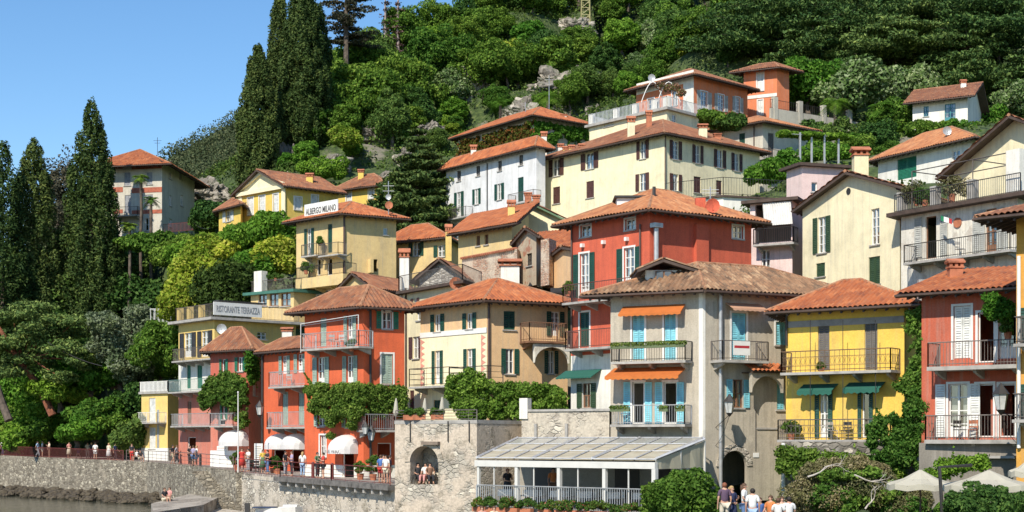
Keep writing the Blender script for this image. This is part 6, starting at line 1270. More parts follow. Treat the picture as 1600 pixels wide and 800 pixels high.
# ---------------------------------------------------------------- parasols
PC = canvas('parasol_canvas', (.60, .56, .45), .3)
def parasol(c, rx, ry, hh, hpole, label, rz=.2):
    t = empty('parasol', (c.x, c.y, c.z-hpole), label, 'parasol'); n_ = 8; ring = []; m = MB(); lo = []
    for i in range(n_*2):
        a = i*math.pi/n_+rz; x = math.cos(a); y = math.sin(a); q = max(abs(x), abs(y))**.5; r_ = 1/q if 1 else 1; sag = -.07 if i % 2 == 0 else 0; ring.append(Vector((c.x+x*rx*r_*.85, c.y+y*ry*r_*.85, c.z+sag)))
    top = Vector((c.x, c.y, c.z+hh)); mid = [top.lerp(p, .5)-Vector((0, 0, .08)) for p in ring]; k = len(ring)
    m.add([top, *mid, *ring, *[p-Vector((0, 0, .22)) for p in ring]], [(0, 1+i, 1+(i+1) % k) for i in range(k)]+[(1+i, 1+k+i, 1+k+(i+1) % k, 1+(i+1) % k) for i in range(k)]+[(1+k+i, 1+2*k+i, 1+2*k+(i+1) % k, 1+k+(i+1) % k) for i in range(k)]); m.build('canopy', PC, t)
    MB().tube([(c.x, c.y, c.z-hpole), (c.x, c.y, c.z+hh)], .035, 6).build('pole', WOODDK, t); r2 = MB()
    for p in ring[::2]: r2.tube([top-Vector((0, 0, .15)), p-Vector((0, 0, .03))], .015, 4)
    r2.build('ribs', WOODDK, t); return t
parasol(at(1438, 755, 60), 1.5, 1.3, .55, 2.1, 'left white parasol with grey valance below the creeper'); parasol(at(1545, 757, 57), 1.95, 1.4, .55, 2.0, 'wide white parasol at the lower right near the frame edge', .1); parasol(at(1605, 735, 60), .8, .8, .4, 2.4, 'white parasol cut by the right edge, higher than the wide one')
c = at(1474, 790, 56.5); MB().tube([c-Vector((0, 0, 1)), at(1468, 730, 56.5), at(1518, 727, 57)], .07, 6).build('cantilever_post', DKMETAL); o = bpy.data.objects['cantilever_post']; tag(o, 'dark cantilever post and arm standing between the white parasols', 'post')
for x, y0, y1, D, lb in ((618,622,658,87,'furled white parasol at the left corner of the bastion terrace'), (690,620,655,86,'furled white parasol on the bastion terrace left of the grape vine'), (663,622,656,86.5,'furled white parasol between the others before the pale yellow wall')):
    a, b_ = at(x, y1, D), at(x+1, y0, D); t = empty('furled_parasol', a, lb, 'parasol'); MB().tube([a, a.lerp(b_, .3), b_], .03, 6).build('pole', WOODDK, t); MB().tube([a.lerp(b_, .2), a.lerp(b_, .35), a.lerp(b_, .8), b_], [.05, .16, .09, .03], 8).build('canopy', PC, t)
# planters on the bastion terrace
for x, D, lb in ((640,86,'long terracotta planter at the left of the bastion terrace'), (655,85.8,'second terracotta planter from the left on the bastion terrace'), (683,85.4,'terracotta planter by the furled parasol on the bastion terrace')):
    p = at(x, 655, D); p.z = HS[-5].ze if 0 else CZ+(HZ-656)/F*84+.02; t = empty('planter', p, lb, 'planter'); MB().box(p.x-.35, p.x+.35, p.y-.15, p.y+.15, p.z, p.z+.28).build('pot', TERRA, t); leafcloud('plant', clumps((p.x, p.y, p.z+.4), .35, .2, .2, 8, .15), 900, .06, PGm, t)
# flower boxes on the grey house balconies
h = H['grey_turquoise_house']
for x0, x1, y, lb in ((955,1070,536,'long green flower trough along the upper balcony rail of the grey house'), (954,984,637,'left green trough on the lower balcony rail of the grey house'), (1030,1044,637,'small middle trough on the lower balcony rail of the grey house'), (1056,1070,637,'right green trough on the lower balcony rail of the grey house')):
    u0, _ = h.L.hit(x0, 1.15); u1, d = h.L.hit(x1, 1.15); z = CZ+(HZ-y)/F*d; p = h.L.P((u0+u1)/2, 1.15, z-.2); t = empty('flower_trough', p, lb, 'flower box'); MB().fbox(h.L, u0, u1, 1.06, 1.24, z-.2, z-.05).build('trough', plain('trough_green', (.10, .13, .06), .8), t)
    bl = [(tuple(h.L.P(u, 1.15, z+.02)), (.16, .14, .12)) for u in np.arange(u0+.1, u1, .2)]; leafcloud('plants', bl, int(len(bl)*110), .05, leafmat('trough_leaves', (.10, .16, .03), (.18, .26, .05), (.35, .38, .12), .3), t)
# ---------------------------------------------------------------- lamps, masts, small fittings
def lantern(p, s_, label, wallpt=None, name='wall_lantern'):
    t = empty(name, p, label, 'lantern'); r_ = .14*s_; m = MB()
    m.tube([p+Vector((0, 0, -.02)), p+Vector((0, 0, .30*s_))], [r_*.6, r_], 6, False); m.build('glass', plain('lamp_glass', (.55, .56, .53), .15), t)
    m = MB(); m.tube([p+Vector((0, 0, .30*s_)), p+Vector((0, 0, .42*s_)), p+Vector((0, 0, .52*s_))], [r_*1.25, r_*.6, .02], 6).tube([p+Vector((0, 0, -.10*s_)), p], [.03, r_*.7], 6)
    for k in range(6): a = k*math.pi/3; m.tube([p+Vector((math.cos(a)*r_*.62, math.sin(a)*r_*.62, 0)), p+Vector((math.cos(a)*r_*1.02, math.sin(a)*r_*1.02, .3*s_))], .012, 3)
    m.build('cap', DKMETAL, t)
    if wallpt is not None:
        w_ = Vector(wallpt); m = MB(); b0 = w_+Vector((0, 0, -.5*s_)); m.tube([w_, p+Vector((0, 0, -.1))], .02, 4); pr = b0
        for k in range(1, 7): q = b0.lerp(p+Vector((0, 0, -.12)), k/6)-Vector((0, 0, .12*s_*math.sin(math.pi*k/6))); m.tube([pr, q], .015, 4); pr = q
        m.build('bracket', DKMETAL, t)
    return t
h = H['grey_turquoise_house']; u, z = h.R.uz(1118, 668); lantern(h.R.P(u+.1, 1.1, z+.75), 1.9, 'iron street lantern on a scrolled bracket above the arched doorway', h.R.P(u, .01, z), 'wall_lantern')
h = H['dark_red_balcony_house']; lantern(at(1564, 640, 65.5), 2.2, 'large hanging iron lantern before the dark red house', at(1592, 655, 66.5))
h = H['salmon_vine_house']; lantern(at(406, 648, 112), 2, 'iron lantern between the salmon and red houses', at(411, 655, 113)); h = H['tall_red_house']; lantern(at(580, 688, 96.5), 1.8, 'iron lantern beside the arched green door of the tall red house', at(583, 690, 99)); lantern(at(571,678,96), 1.5, 'iron lantern under the corner balcony of the tall red house', at(576,682,99))
# flag pole at the steps and posts
a = at(372, 738, 107.5); MB().tube([a, a+Vector((0, 0, 5.6))], [.05, .035], 6).ball(tuple(a+Vector((0, 0, 5.6))), .07).build('flag_pole', WHITE); tag(bpy.data.objects['flag_pole'], 'slim white pole standing at the top of the lake steps', 'pole')
a = at(915, 45, 262); t = MB()
for sx, sy in ((-.9, -.9), (.9, -.9), (.9, .9), (-.9, .9)): t.tube([(a.x+sx, a.y+sy, a.z-6), (a.x+sx*.7, a.y+sy*.7, a.z+7)], .09, 4)
for i in range(10):
    z = a.z-5+i*1.2; s_ = .9-.3*i/12; q = [(a.x-s_, a.y-s_), (a.x+s_, a.y-s_), (a.x+s_, a.y+s_), (a.x-s_, a.y+s_)]
    for k in range(4): t.tube([(*q[k], z), (*q[(k+1) % 4], z+1.2)], .05, 3); t.tube([(*q[k], z), (*q[(k+1) % 4], z)], .05, 3)
tag(t.build('lattice_mast', plain('mast_yellow', (.35, .32, .15), .6)), 'yellowish lattice mast on the hilltop above the rocks', 'mast')
def dish(h, p, r_, mat, parent=None):
    m = MB(); V_ = []; n_ = 12
    for j in range(4):
        for i in range(n_): a = 2*math.pi*i/n_; rr = r_*(j+.01)/3; V_.append(Vector(p)+Vector((math.cos(a)*rr, -.25*r_*(j/3)**2*1.0-.1, math.sin(a)*rr)))
    m.add(V_, [(j*n_+i, j*n_+(i+1) % n_, (j+1)*n_+(i+1) % n_, (j+1)*n_+i) for j in range(3) for i in range(n_)]); m.tube([Vector(p), Vector(p)+Vector((0, .25, -r_*1.4))], .03, 5); m.tube([Vector(p)+Vector((0, -.1, -r_)), Vector(p)+Vector((0, -r_*.9, 0))], .015, 4); return m.build('satellite_dish', mat, h.rf if hasattr(h, 'rf') else h.root)
dish(H['terrace_restaurant_house'], at(347, 514, 127.2), .42, GREYMETAL); dish(H['hotel_house'], at(608, 321, 135.5), .35, TERRA); dish(H['hotel_house'], at(607, 308, 136), .25, GREYMETAL); dish(H['pale_terrace_house'], at(712, 443, 104), .42, TERRA); dish(H['crimson_house'], at(1113, 322, 90), .42, P_CRIM); dish(H['orange_villa'], at(1018, 122, 167), .4, GREYMETAL); dish(H['garage_house'], at(1479,205,121), .35, GREYMETAL); dish(H['white_cottage'], at(1488,190,160), .4, GREYMETAL)
for hn, px, yb, yt, D in (('ivy_house', 858, 172, 118, 182), ('ivy_house', 821, 182, 160, 182), ('cool_white_house', 790, 250, 236, 156), ('crimson_house', 1110, 330, 292, 91), ('hotel_house', 607, 345, 283, 136), ('terrace_restaurant_house',404,496,470,134)):
    a, b_ = at(px, yb, D), at(px, yt, D); m = MB().tube([a, b_], .04, 4)
    for k in (.75, .88): q = a.lerp(b_, k); m.tube([q-Vector((.5, 0, 0)), q+Vector((.5, 0, 0))], .02, 3)
    hh = H[hn]; m.build('antenna', GREYMETAL, getattr(hh, 'rf', hh.root))
# curved pergola hoops on the white terrace
t = empty('hoop_pergola', at(1015, 160, 155), 'white curved hoop pergola with hanging flowers on the white terrace', 'pergola')
for k, (x, w_) in enumerate(((1020, 155), (1045, 154))):
    m = MB(); pts = [at(x-18+36*i/10, 160-32*math.sin(math.pi*i/10)*1.0-(6 if 0 else 0), w_) for i in range(11)]; m.tube(pts, .05, 5); m.build('hoop', WHITE, t)
leafcloud('flowers', [(tuple(at(x, y, 154)), (.5, .4, .4)) for x, y in ((1032,134),(1045,138),(1056,136),(1064,145))], 900, .12, leafmat('pink_bloom', (.3, .12, .1), (.12, .16, .04), (.5, .25, .2)), t)
# white pergola frame left
c = at(249, 500, 150); t = MB()
for i in range(5):
    x = c.x-.85+i*.42
    for y in (0, 1.4): t.tube([(x, c.y+y, c.z-.3), (x, c.y+y, c.z+1.05)], .035, 4)
for y in (0, 1.4): t.tube([(c.x-.9, c.y+y, c.z+1.05), (c.x+.9, c.y+y, c.z+1.05)], .05, 4)

for x in (-.9, .9): t.tube([(c.x+x, c.y, c.z+1.05), (c.x+x, c.y+1.4, c.z+1.05)], .05, 4)
tag(t.build('pergola_frame', WHITE), 'small white pergola frame on the hedge bank left of the roof sign', 'pergola')
# long garden wall with pillars at the top right
gw = empty('garden_wall', at(1330, 195, 178), 'long pale garden wall with square pillars and railing under the rounded trees', 'wall'); gf = flat_face(1205, 172, 1440, 186); zt = CZ+(HZ-186)/F*178
P_GW = plaster('garden_wall_plaster', (.44, .41, .34), .5); MB().fbox(gf, 0, gf.len, -.3, 0, zt-3, zt).build('wall', P_GW, gw)
for x in (1212, 1251, 1288, 1328, 1368, 1412): u, d = gf.hit(x); MB().fbox(gf, u-.28, u+.28, -.42, .1, zt-1.2, zt+1.3).build('pillar', P_GW, gw)
rail_mb([gf.P(0, -.15, zt), gf.P(gf.len, -.15, zt)], zt, 1.0, 'bars', .3).build('railing', DKMETAL, gw)
gf = flat_face(1225, 150, 1330, 152); zt = CZ+(HZ-212)/F*151; m = MB()      # vine pergola beside beige house
pg = empty('vine_pergola', at(1280, 240, 152), 'posts and wires of a vine pergola left of the palm under the garden wall', 'pergola')
for x in (1250, 1268, 1288, 1310): u, d = gf.hit(x); m.fbox(gf, u-.08, u+.08, -.08, .08, zt-4, zt+.2)
m.tube([gf.P(0, 0, zt), gf.P(gf.len, 0, zt)], .04, 4); m.build('posts', GREYMETAL, pg); leafcloud('vine', [(tuple(gf.P(u, NP.uniform(-1.5, .2), zt+.1)), (.7, .6, .25)) for u in np.arange(0, gf.len, .45)], 3500, .18, GB, pg)
# terrace rail of the villa among the vines, stone wall near old house
t = rail_mb([at(352, 388, 158), at(396, 381, 156)], 0, .9, 'bars', .16, .03).build('terrace_railing', WHITE); tag(t, 'short pale railing of the villa terrace among the vines', 'railing')
t = rail_mb([Vector((*at(255,0,181).xy, CZ+(HZ-364)/F*181)), Vector((*at(320,0,178).xy, CZ+(HZ-364)/F*181))], 0, 1.0, 'bars', .2, .02).build('garden_railing', REDP); tag(t, 'rusty railing before the old banded house on the ivy bank', 'railing')
# flag and plate on the weathered house
h = H['weathered_white_house']; r_ = h.L.rect(1470, 335, 1489, 353, .9); t = empty('flag', h.L.P((r_[0]+r_[1])/2, .9, r_[2]), 'green white and red flag hanging on the balcony of the weathered house', 'flag')
for k, (nm, c_) in enumerate((('flag_green', (.03, .28, .12)), ('flag_white', (.75, .75, .72)), ('flag_red', (.55, .05, .05)))):
    a, b_ = r_[0]+(r_[1]-r_[0])*k/3, r_[0]+(r_[1]-r_[0])*(k+1)/3; m = MB(); s_ = (r_[3]-r_[2])*.45; sl = (r_[3]-r_[2])*.5
    m.add([h.L.P(a, .9+.08*(k % 2), r_[3]-sl*k/3), h.L.P(b_, .9+.08*((k+1) % 2), r_[3]-sl*(k+1)/3), h.L.P(b_, .9+.08*((k+1) % 2), r_[3]-sl*(k+1)/3-s_), h.L.P(a, .9+.08*(k % 2), r_[3]-sl*k/3-s_)], [(0, 1, 2, 3)]); m.build('flag_band', plain(nm, c_, .8), t)
u, z = h.L.uz(1497, 348); m = MB(); m.prism([h.L.P(u+.28*math.cos(a*math.pi/8), .02, z+.28*math.sin(a*math.pi/8)) for a in range(16)], h.L.P(0, .06, 0)-h.L.P(0, 0, 0)).build('terracotta_medallion', TERRA, h.root)
# plants on the weathered roof terrace and other balconies
for hn, fn, x, y, w_, r_, lb in (('weathered_white_house','L',1432,300,-.5,(1.1,.5,.7),'dry looking potted shrub left on the roof terrace of the weathered house'), ('weathered_white_house','L',1445,306,-.4,(.9,.4,.5),'low shrub between the left terrace pillars of the weathered house'), ('weathered_white_house','L',1488,292,-.5,(1.1,.5,.8),'dry shrub between the middle pillars of the weathered house terrace'), ('bright_yellow_house','L',1236,670,.8,(.55,.3,.45),'potted plant at the left end of the lower yellow house balcony'), ('bright_yellow_house','L',1283,572,.8,(.15,.15,.15),'tiny pot plant on the upper yellow house balcony'), ('dark_red_balcony_house','L',1575,510,.8,(.5,.3,.5),'pale flowering plant on the upper dark red house balcony'), ('tall_red_house','L',549,538,.9,(.3,.2,.35),'red flowering plant on the top balcony of the tall red house'), ('hotel_house','L',500,375,.6,(.3,.3,.4),'pot plant on the hotel upper balcony'), ('hotel_house','L',478,418,.8,(.8,.4,.5),'leafy plants on the hotel lower terrace'), ('hotel_loggia','L',430,432,-1,(.9,.4,.3),'low plants on the loggia terrace'), ('crimson_house','L',887,450,.7,(.25,.25,.4),'potted plant at the left end of the crimson balcony')):
    hh = H[hn]; f = getattr(hh, fn); u, z = f.uz(x, y, w_); p = f.P(u, w_, z); bb = clumps(tuple(p), *[a*.8 for a in r_], 10, min(r_)*.5+.05, low=-.9); V_, Nn = cloud_pts(bb+[(tuple(p), (r_[0]*.6, r_[1]*.6, r_[2]*.6))], 1400); t = empty('potted_plant', p-Vector((0, 0, r_[2]+.1)), lb, 'potted plant')
    leaf_obj('leaves', leaf_arrays(V_, Nn, .07, .5, .2), GDRY if 'dry' in lb else PGm, t); MB().tube([p-Vector((0, 0, r_[2]+.1)), p-Vector((0, 0, r_[2]*.5))], [.14, .2], 8).build('pot', TERRA, t)
# cafe fronts: menu board, pots, bollards
def prom(px, off):   # point on the promenade
    i = np.interp(px, [p[0] for p in EDGE], range(8)); k = int(i); a = EP[k].lerp(EP[min(k+1, 7)], i-k); D = a.y+off; return Vector(((px-800)/F*D, D, a.z))
p = prom(404, 5); t = empty('menu_board', p, 'tall pale menu board before the corner of the salmon house', 'menu board'); MB().box(p.x-.3, p.x+.3, p.y-.04, p.y+.04, p.z+.5, p.z+2.1).build('board', WHITE, t); m = MB()
for i in range(9): m.box(p.x-.22, p.x+.22*(.3+.7*((i*37) % 10)/10), p.y-.05, p.y-.042, p.z+.65+i*.15, p.z+.69+i*.15)
m.build('menu_lines', plain('menu_print', (.25, .2, .12), .8), t)
for x in (-.25, .25): MB().tube([(p.x+x, p.y, p.z), (p.x+x, p.y, p.z+.5)], .02, 4).build('leg', DKMETAL, t)
for i, (px, off, s_, lb) in enumerate(((370,5,.45,'round potted shrub left of the salmon house awning'), (427,4.5,.4,'tall potted plant beside the black drainpipe'), (434,4,.35,'small terracotta pot plant left of the twin awnings'), (563,5,.4,'leafy pot plant right of the single white awning'), (583,5.5,.5,'leafy plant hanging by the arched green door'), (390,5.2,.3,'small plant in a pot under the salmon house awning'))):
    p = prom(px, off); t = empty('potted_plant', p, lb, 'potted plant'); MB().tube([p, p+Vector((0, 0, .45))], [.17, .24], 8).build('pot', TERRA, t); leafcloud('leaves', clumps((p.x, p.y, p.z+.45+s_*1.1), s_*.8, s_*.8, s_*1.1, 10, s_*.4, low=-.9), 1500, .07, PGm, t)
for px, off, lb in ((313,4,'dark post before the arched door of the pink storey'), (489,2.5,'red brown bollard right of the twin awnings'), (519,2.5,'red brown bollard left of the single white awning')):
    p = prom(px, off); tag(MB().tube([p, p+Vector((0, 0, .95)), p+Vector((0, 0, 1.05))], [.11, .11, .07], 8).build('bollard', REDP if 'red' in lb else DKMETAL), lb, 'bollard')
for px, off, lb in ((396,4.2,'dark cafe chair beside the menu board'), (402,3.2,'dark cafe chair nearer the rail than the menu board'), (500,4,'dark cafe chair outside the tall red house')): chair(prom(px, off), lb, DKMETAL, .5, None)
# boat on the shelf below the wall
c = at(436, 800, 97); c.z = CZ-4.98; t = empty('small_boat', c, 'small white motor boat pulled in below the promenade wall', 'boat'); m = MB(); N_ = 9; V_ = []
for i in range(N_):
    s_ = i/(N_-1); w_ = .75*math.sin(math.pi*(.28+.72*(1-s_)))**.6*(1 if s_ < .98 else .05)
    for x, z in ((-w_, .75+.15*s_), (-w_*.75, .2), (0, .02+.1*s_*s_), (w_*.75, .2), (w_, .75+.15*s_)): V_.append(Vector((c.x-1.5+3.0*s_, c.y+x, c.z+z)))
m.add(V_, [(i*5+j, (i+1)*5+j, (i+1)*5+j+1, i*5+j+1) for i in range(N_-1) for j in range(4)]+[(0, 1, 2, 3, 4)]); m.build('hull', WHITE, t)
MB().box(c.x-1.2, c.x-.9, c.y-.6, c.y+.6, c.z+.5, c.z+.55).box(c.x, c.x+.3, c.y-.6, c.y+.6, c.z+.5, c.z+.55).build('bench', WOODMID, t); MB().box(c.x-2.15, c.x-1.85, c.y-.15, c.y+.15, c.z+.3, c.z+1.1).build('outboard_motor', DKMETAL, t); MB().box(c.x-1.6, c.x-.2, c.y-.62, c.y+.62, c.z+.80, c.z+.86).build('cover', plain('boat_cover', (.03, .05, .10), .8), t); MB().box(c.x+.3,c.x+1.2,c.y-.45,c.y+.45,c.z+.8,c.z+1.0).build('foredeck', WHITE, t)

# ---------------------------------------------------------------- loggia arch and little roof between the grey and yellow houses
h = H['grey_turquoise_house']; f = h.R; u0, _ = f.hit(1177, .9); u1, _ = f.hit(1226, .9); zc = CZ+(HZ-612)/F*79.5; r1 = (u1-u0)/2; uc = (u0+u1)/2; m = MB()
for i in range(12):
    a0, a1 = math.pi*i/12, math.pi*(i+1)/12; g = lambda k, a, w_: f.P(uc+r1*k*math.cos(a), w_, zc+r1*.85*math.sin(a)); q = lambda k, a, w_: f.P(uc+r1*k*math.cos(a), w_, zc+r1*1.02)
    m.hexa([g(1, a0, .55), g(1, a0, .8), g(1, a1, .8), g(1, a1, .55), q(1.02, a0, .55), q(1.02, a0, .8), q(1.02, a1, .8), q(1.02, a1, .55)])
m.build('loggia_arch', P_GREY, h.root)
zt = zc+r1*1.02+.05; tiles([[f.P(u0-.1, 1.0, zt), f.P(u1+.3, 1.0, zt), f.P(u1+.3, .05, zt+.42), f.P(u0-.1, .05, zt+.42)]], T_OR, h.root, name='loggia_roof')
MB().fbox(f, u0-.1, u1+.3, .02, .97, zt-.07, zt-.01).build('loggia_eaves', WOODDK, h.root)
# skylight on the peach roof, cables, balcony furniture
h = H['peach_house']; K_ = h.K; p = at(871, 459, 99.6); mm = MB(); mm.hexa([p+Vector(v_) for v_ in ((-.45,-.3,-.1),(.45,-.25,-.1),(.45,.5,.28),(-.45,.45,.28),(-.45,-.35,.04),(.45,-.3,.04),(.45,.45,.42),(-.45,.4,.42))]); mm.build('skylight', DKMETAL, h.rf)
def cable(p, q, sag, label, r_=.02):
    m = MB(); p, q = Vector(p), Vector(q); m.tube([p.lerp(q, i/14)-Vector((0, 0, sag*4*(i/14)*(1-i/14))) for i in range(15)], r_, 4); tag(m.build('overhead_cable', DKMETAL), label, 'cable')
cable(at(75, 535, 152), at(160, 572, 150), .3, 'pale cable crossing the dark trees at the left bank', .035)
cable(at(330, 356, 150), at(300, 345, 178), .4, 'thin cable between the villa wing and the old banded house')
WCH = plain('pale_garden_chair', (.45, .43, .40), .6)
for hn, x, ys, w_, lb, mt, rz in (('bright_yellow_house',1300,687,.5,'pale chair on the lower yellow balcony, right of the first door',WCH,.4), ('bright_yellow_house',1322,687,.6,'dark chair on the lower yellow balcony between the doors',DKMETAL,-.6), ('dark_red_balcony_house',1500,687,.7,'dark chair on the lower dark red balcony',DKMETAL,.3), ('dark_red_balcony_house',1520,687,.6,'reddish chair on the lower dark red balcony',TERRA,-.4), ('tall_red_house',520,543,.7,'pale chair on the top balcony of the tall red house',WCH,.5), ('tall_red_house',531,543,.7,'pale chair next to another on the top red balcony',WCH,-.5), ('weathered_white_house',1500,400,.6,'pale chair on the balcony of the weathered house',WCH,.5), ('red_balcony_house',452,603,.6,'pale chair on the upper balcony of the red house with twin awnings',WCH,.2), ('grey_turquoise_house',978,663,.6,'blue grey chair on the lower balcony of the grey house',plain('blue_chair', (.2, .32, .4), .6),.2)):
    hh = H[hn]; u, z = hh.L.uz(x, ys, w_); zz = CZ+(HZ-ys)/F*hh.L.hit(x, 1.1)[1]; chair(hh.L.P(u, w_, zz+.005), lb, mt, rz, None)
# ---------------------------------------------------------------- people
SKIN = plain('skin', (.50, .28, .19), .6, var=.05)
def skin_mesh(chains, radii, sub=1):
    """grow a smooth surface round a skeleton: chains of joint names, root first"""
    me = bpy.data.meshes.new('sk'); names = []; edges = []
    for ch in chains:
        for a in ch:
            if a[0] not in [n_[0] for n_ in names]: names.append(a)
    idx = {a[0]: i for i, a in enumerate(names)}
    for ch in chains:
        for a, b in zip(ch, ch[1:]): edges.append((idx[a[0]], idx[b[0]]))
    me.from_pydata([a[1] for a in names], edges, []); o = bpy.data.objects.new('sk', me); COL.objects.link(o)
    md = o.modifiers.new('s', 'SKIN'); md.use_smooth_shade = True; sv_ = me.skin_vertices[0].data
    for i, a in enumerate(names): r_ = radii[a[0]]; sv_[i].radius = r_ if isinstance(r_, tuple) else (r_, r_)
    sv_[0].use_root = True; o.modifiers.new('b', 'SUBSURF').levels = sub; dg = bpy.context.evaluated_depsgraph_get(); r = bpy.data.meshes.new_from_object(o.evaluated_get(dg)); bpy.data.objects.remove(o)
    v = [tuple(x.co) for x in r.vertices]; f = [tuple(p.vertices) for p in r.polygons]; bpy.data.meshes.remove(r); return v, f
def pose(kind):
    J = dict(pel=(0, 0, .95), wai=(0, 0, 1.10), che=(0, 0, 1.30), nb=(0, 0, 1.43), nk=(0, -.01, 1.50), hd=(0, -.015, 1.57), tp=(0, -.01, 1.66))
    for s_, k in ((-1, 'l'), (1, 'r')):
        J['sh'+k] = (s_*.175, 0, 1.39); J['el'+k] = (s_*.235, .03, 1.12); J['wr'+k] = (s_*.235, -.05, .88); J['ha'+k] = (s_*.235, -.07, .80)
        J['hi'+k] = (s_*.09, 0, .90); J['kn'+k] = (s_*.10, -.015, .50); J['an'+k] = (s_*.10, .02, .09); J['to'+k] = (s_*.115, -.14, .035)
    if kind == 'walk':
        J['knl'] = (-.10, -.16, .53); J['anl'] = (-.10, -.22, .10); J['tol'] = (-.11, -.37, .05); J['knr'] = (.10, .03, .50); J['anr'] = (.10, .26, .14); J['tor'] = (.11, .13, .04)
        J['ell'] = (-.23, .12, 1.13); J['wrl'] = (-.22, .10, .90); J['hal'] = (-.22, .09, .82); J['elr'] = (.23, -.08, 1.13); J['wrr'] = (.21, -.25, .97); J['har'] = (.20, -.32, .94)
    if kind == 'talk':
        J['elr'] = (.24, -.02, 1.13); J['wrr'] = (.12, -.22, 1.22); J['har'] = (.08, -.27, 1.28); J['ell'] = (-.25, -.02, 1.14); J['wrl'] = (-.10, -.20, 1.08); J['hal'] = (-.03, -.23, 1.08)
    if kind == 'sit':
        d = -.50
        for k_ in J: x, y, z = J[k_]; J[k_] = (x, y, z+d)
        for s_, k in ((-1, 'l'), (1, 'r')): J['kn'+k] = (s_*.12, -.44, .50); J['an'+k] = (s_*.12, -.46, .10); J['to'+k] = (s_*.13, -.62, .04); J['el'+k] = (s_*.24, -.05, .65); J['wr'+k] = (s_*.15, -.27, .56); J['ha'+k] = (s_*.12, -.34, .56)
    return J
def build_person(kind, long_legs=True, dress=False, hairlen=.0):
    J = pose(kind); P = lambda *a: [(k, J[k]) for k in a]; rad = dict(pel=(.155, .11), wai=(.13, .095), che=(.16, .105), nb=.085, nk=.05, hd=(.078, .095), tp=(.055, .065))
    for k in 'lr': rad.update({'sh'+k: .06, 'el'+k: .04, 'wr'+k: .027, 'ha'+k: (.035, .022), 'hi'+k: .09, 'kn'+k: .055, 'an'+k: .038, 'to'+k: (.04, .028)})
    ch = [P('pel', 'wai', 'che', 'nb', 'nk', 'hd', 'tp')]+[P('nb', 'sh'+k, 'el'+k, 'wr'+k, 'ha'+k) for k in 'lr']+[P('pel', 'hi'+k, 'kn'+k, 'an'+k, 'to'+k) for k in 'lr']
    v, f = skin_mesh(ch, rad); m = MB(); m.add(v, f); hd = Vector(J['hd'])
    m.tube([hd+Vector((0, -.085, .01)), hd+Vector((0, -.115, -.015))], [.012, .014], 5); 
    for s_ in (-1, 1): m.ball(tuple(hd+Vector((s_*.082, .005, 0))), (.012, .022, .03), 5, 4)
    for k in 'lr':
        ha = Vector(J['ha'+k]); d = (ha-Vector(J['wr'+k])).normalized(); side = d.cross(Vector((1, 0, 0))); side = side.normalized() if side.length > .1 else Vector((0, 1, 0))
        for i, L_ in enumerate((.065, .078, .082, .06)): b = ha+d*.01+side*(-.024+.016*i); m.tube([b, b+d*L_*.6, b+d*L_+Vector((0, -.01, 0))], [.0085, .008, .006], 5)
        m.tube([ha-d*.03-side*.03, ha+d*.01-side*.052, ha+d*.04-side*.05], [.01, .009, .007], 5)
    body = m.build('person', SKIN, None, True); body.location = (0, 0, 0); me = body.data; off = ORG[body.name]
    for q in me.vertices: q.co += off
    ORG[body.name] = Vector((0, 0, 0))
    r2 = dict(pel=(.165, .125), wai=(.15, .115), che=(.175, .125), nb=(.09, .075)); 
    for k in 'lr': r2.update({'sh'+k: .075, 'e2'+k: .062, 'hi'+k: .112, 'kn'+k: .078, 'a2'+k: .062}); J['e2'+k] = tuple(Vector(J['sh'+k]).lerp(Vector(J['el'+k]), .75)); J['a2'+k] = tuple(Vector(J['kn'+k]).lerp(Vector(J['an'+k]), .88)); J['k2'+k] = tuple(Vector(J['hi'+k]).lerp(Vector(J['kn'+k]), .85)); r2['k2'+k] = .092
    v, f = skin_mesh([P('pel', 'wai', 'che', 'nb')]+[P('nb', 'sh'+k, 'e2'+k) for k in 'lr'], r2); c = MB(); c.add(v, f); c.build('shirt', WHITE, body, True)
    if dress:
        w_ = Vector(J['wai']); m = MB(); m.tube([w_+Vector((0, 0, .05)), w_+Vector((0, 0, -.15)), w_+Vector((0, 0, -.65))], [.14, .19, .27], 12); m.build('skirt', WHITE, body, True)
    else:
        v, f = skin_mesh([P('pel', 'hi'+k, 'kn'+k, 'a2'+k) if long_legs else P('pel', 'hi'+k, 'k2'+k) for k in 'lr'], r2); c = MB(); c.add(v, f); c.build('trousers', WHITE, body, True)
    m = MB(); c = hd+Vector((0, .02, .035)); m.ball(tuple(c), (.094, .10, .098), 10, 7)
    if hairlen: m.tube([c+Vector((0, .05, .02)), c+Vector((0, .075, -.12)), c+Vector((0, .07, -.2-hairlen))], [.085, .08, .03], 8)
    # keep the face free: drop the cap's lower front
    m.f = [q for q in m.f if not (sum(m.v[i][1] for i in q)/len(q) < hd.y-.03 and sum(m.v[i][2] for i in q)/len(q) < hd.z+.06)]
    m.build('hair', WOODDK, body, True); m = MB()
    for k in 'lr': a, t = Vector(J['an'+k]), Vector(J['to'+k]); m.tube([a+Vector((0, .05, -.03)), a.lerp(t, .5)-Vector((0, 0, .02)), t+Vector((0, -.02, -.0))], [.05, .05, .035], 7)
    m.build('shoes', WOODDK, body, True); return body
PROTO = {}
CLR = dict(white=(.70, .69, .66), black=(.025, .025, .03), navy=(.03, .04, .10), blue=(.07, .15, .38), lightblue=(.30, .42, .58), jeans=(.10, .17, .32), red=(.50, .04, .03), purple=(.10, .06, .10), grey=(.30, .30, .32), khaki=(.45, .38, .27), yellow=(.60, .42, .06), pink=(.60, .28, .25), cream=(.62, .55, .42), green=(.08, .16, .08), lilac=(.34, .30, .44), brown=(.20, .11, .07), orange=(.6, .2, .06))
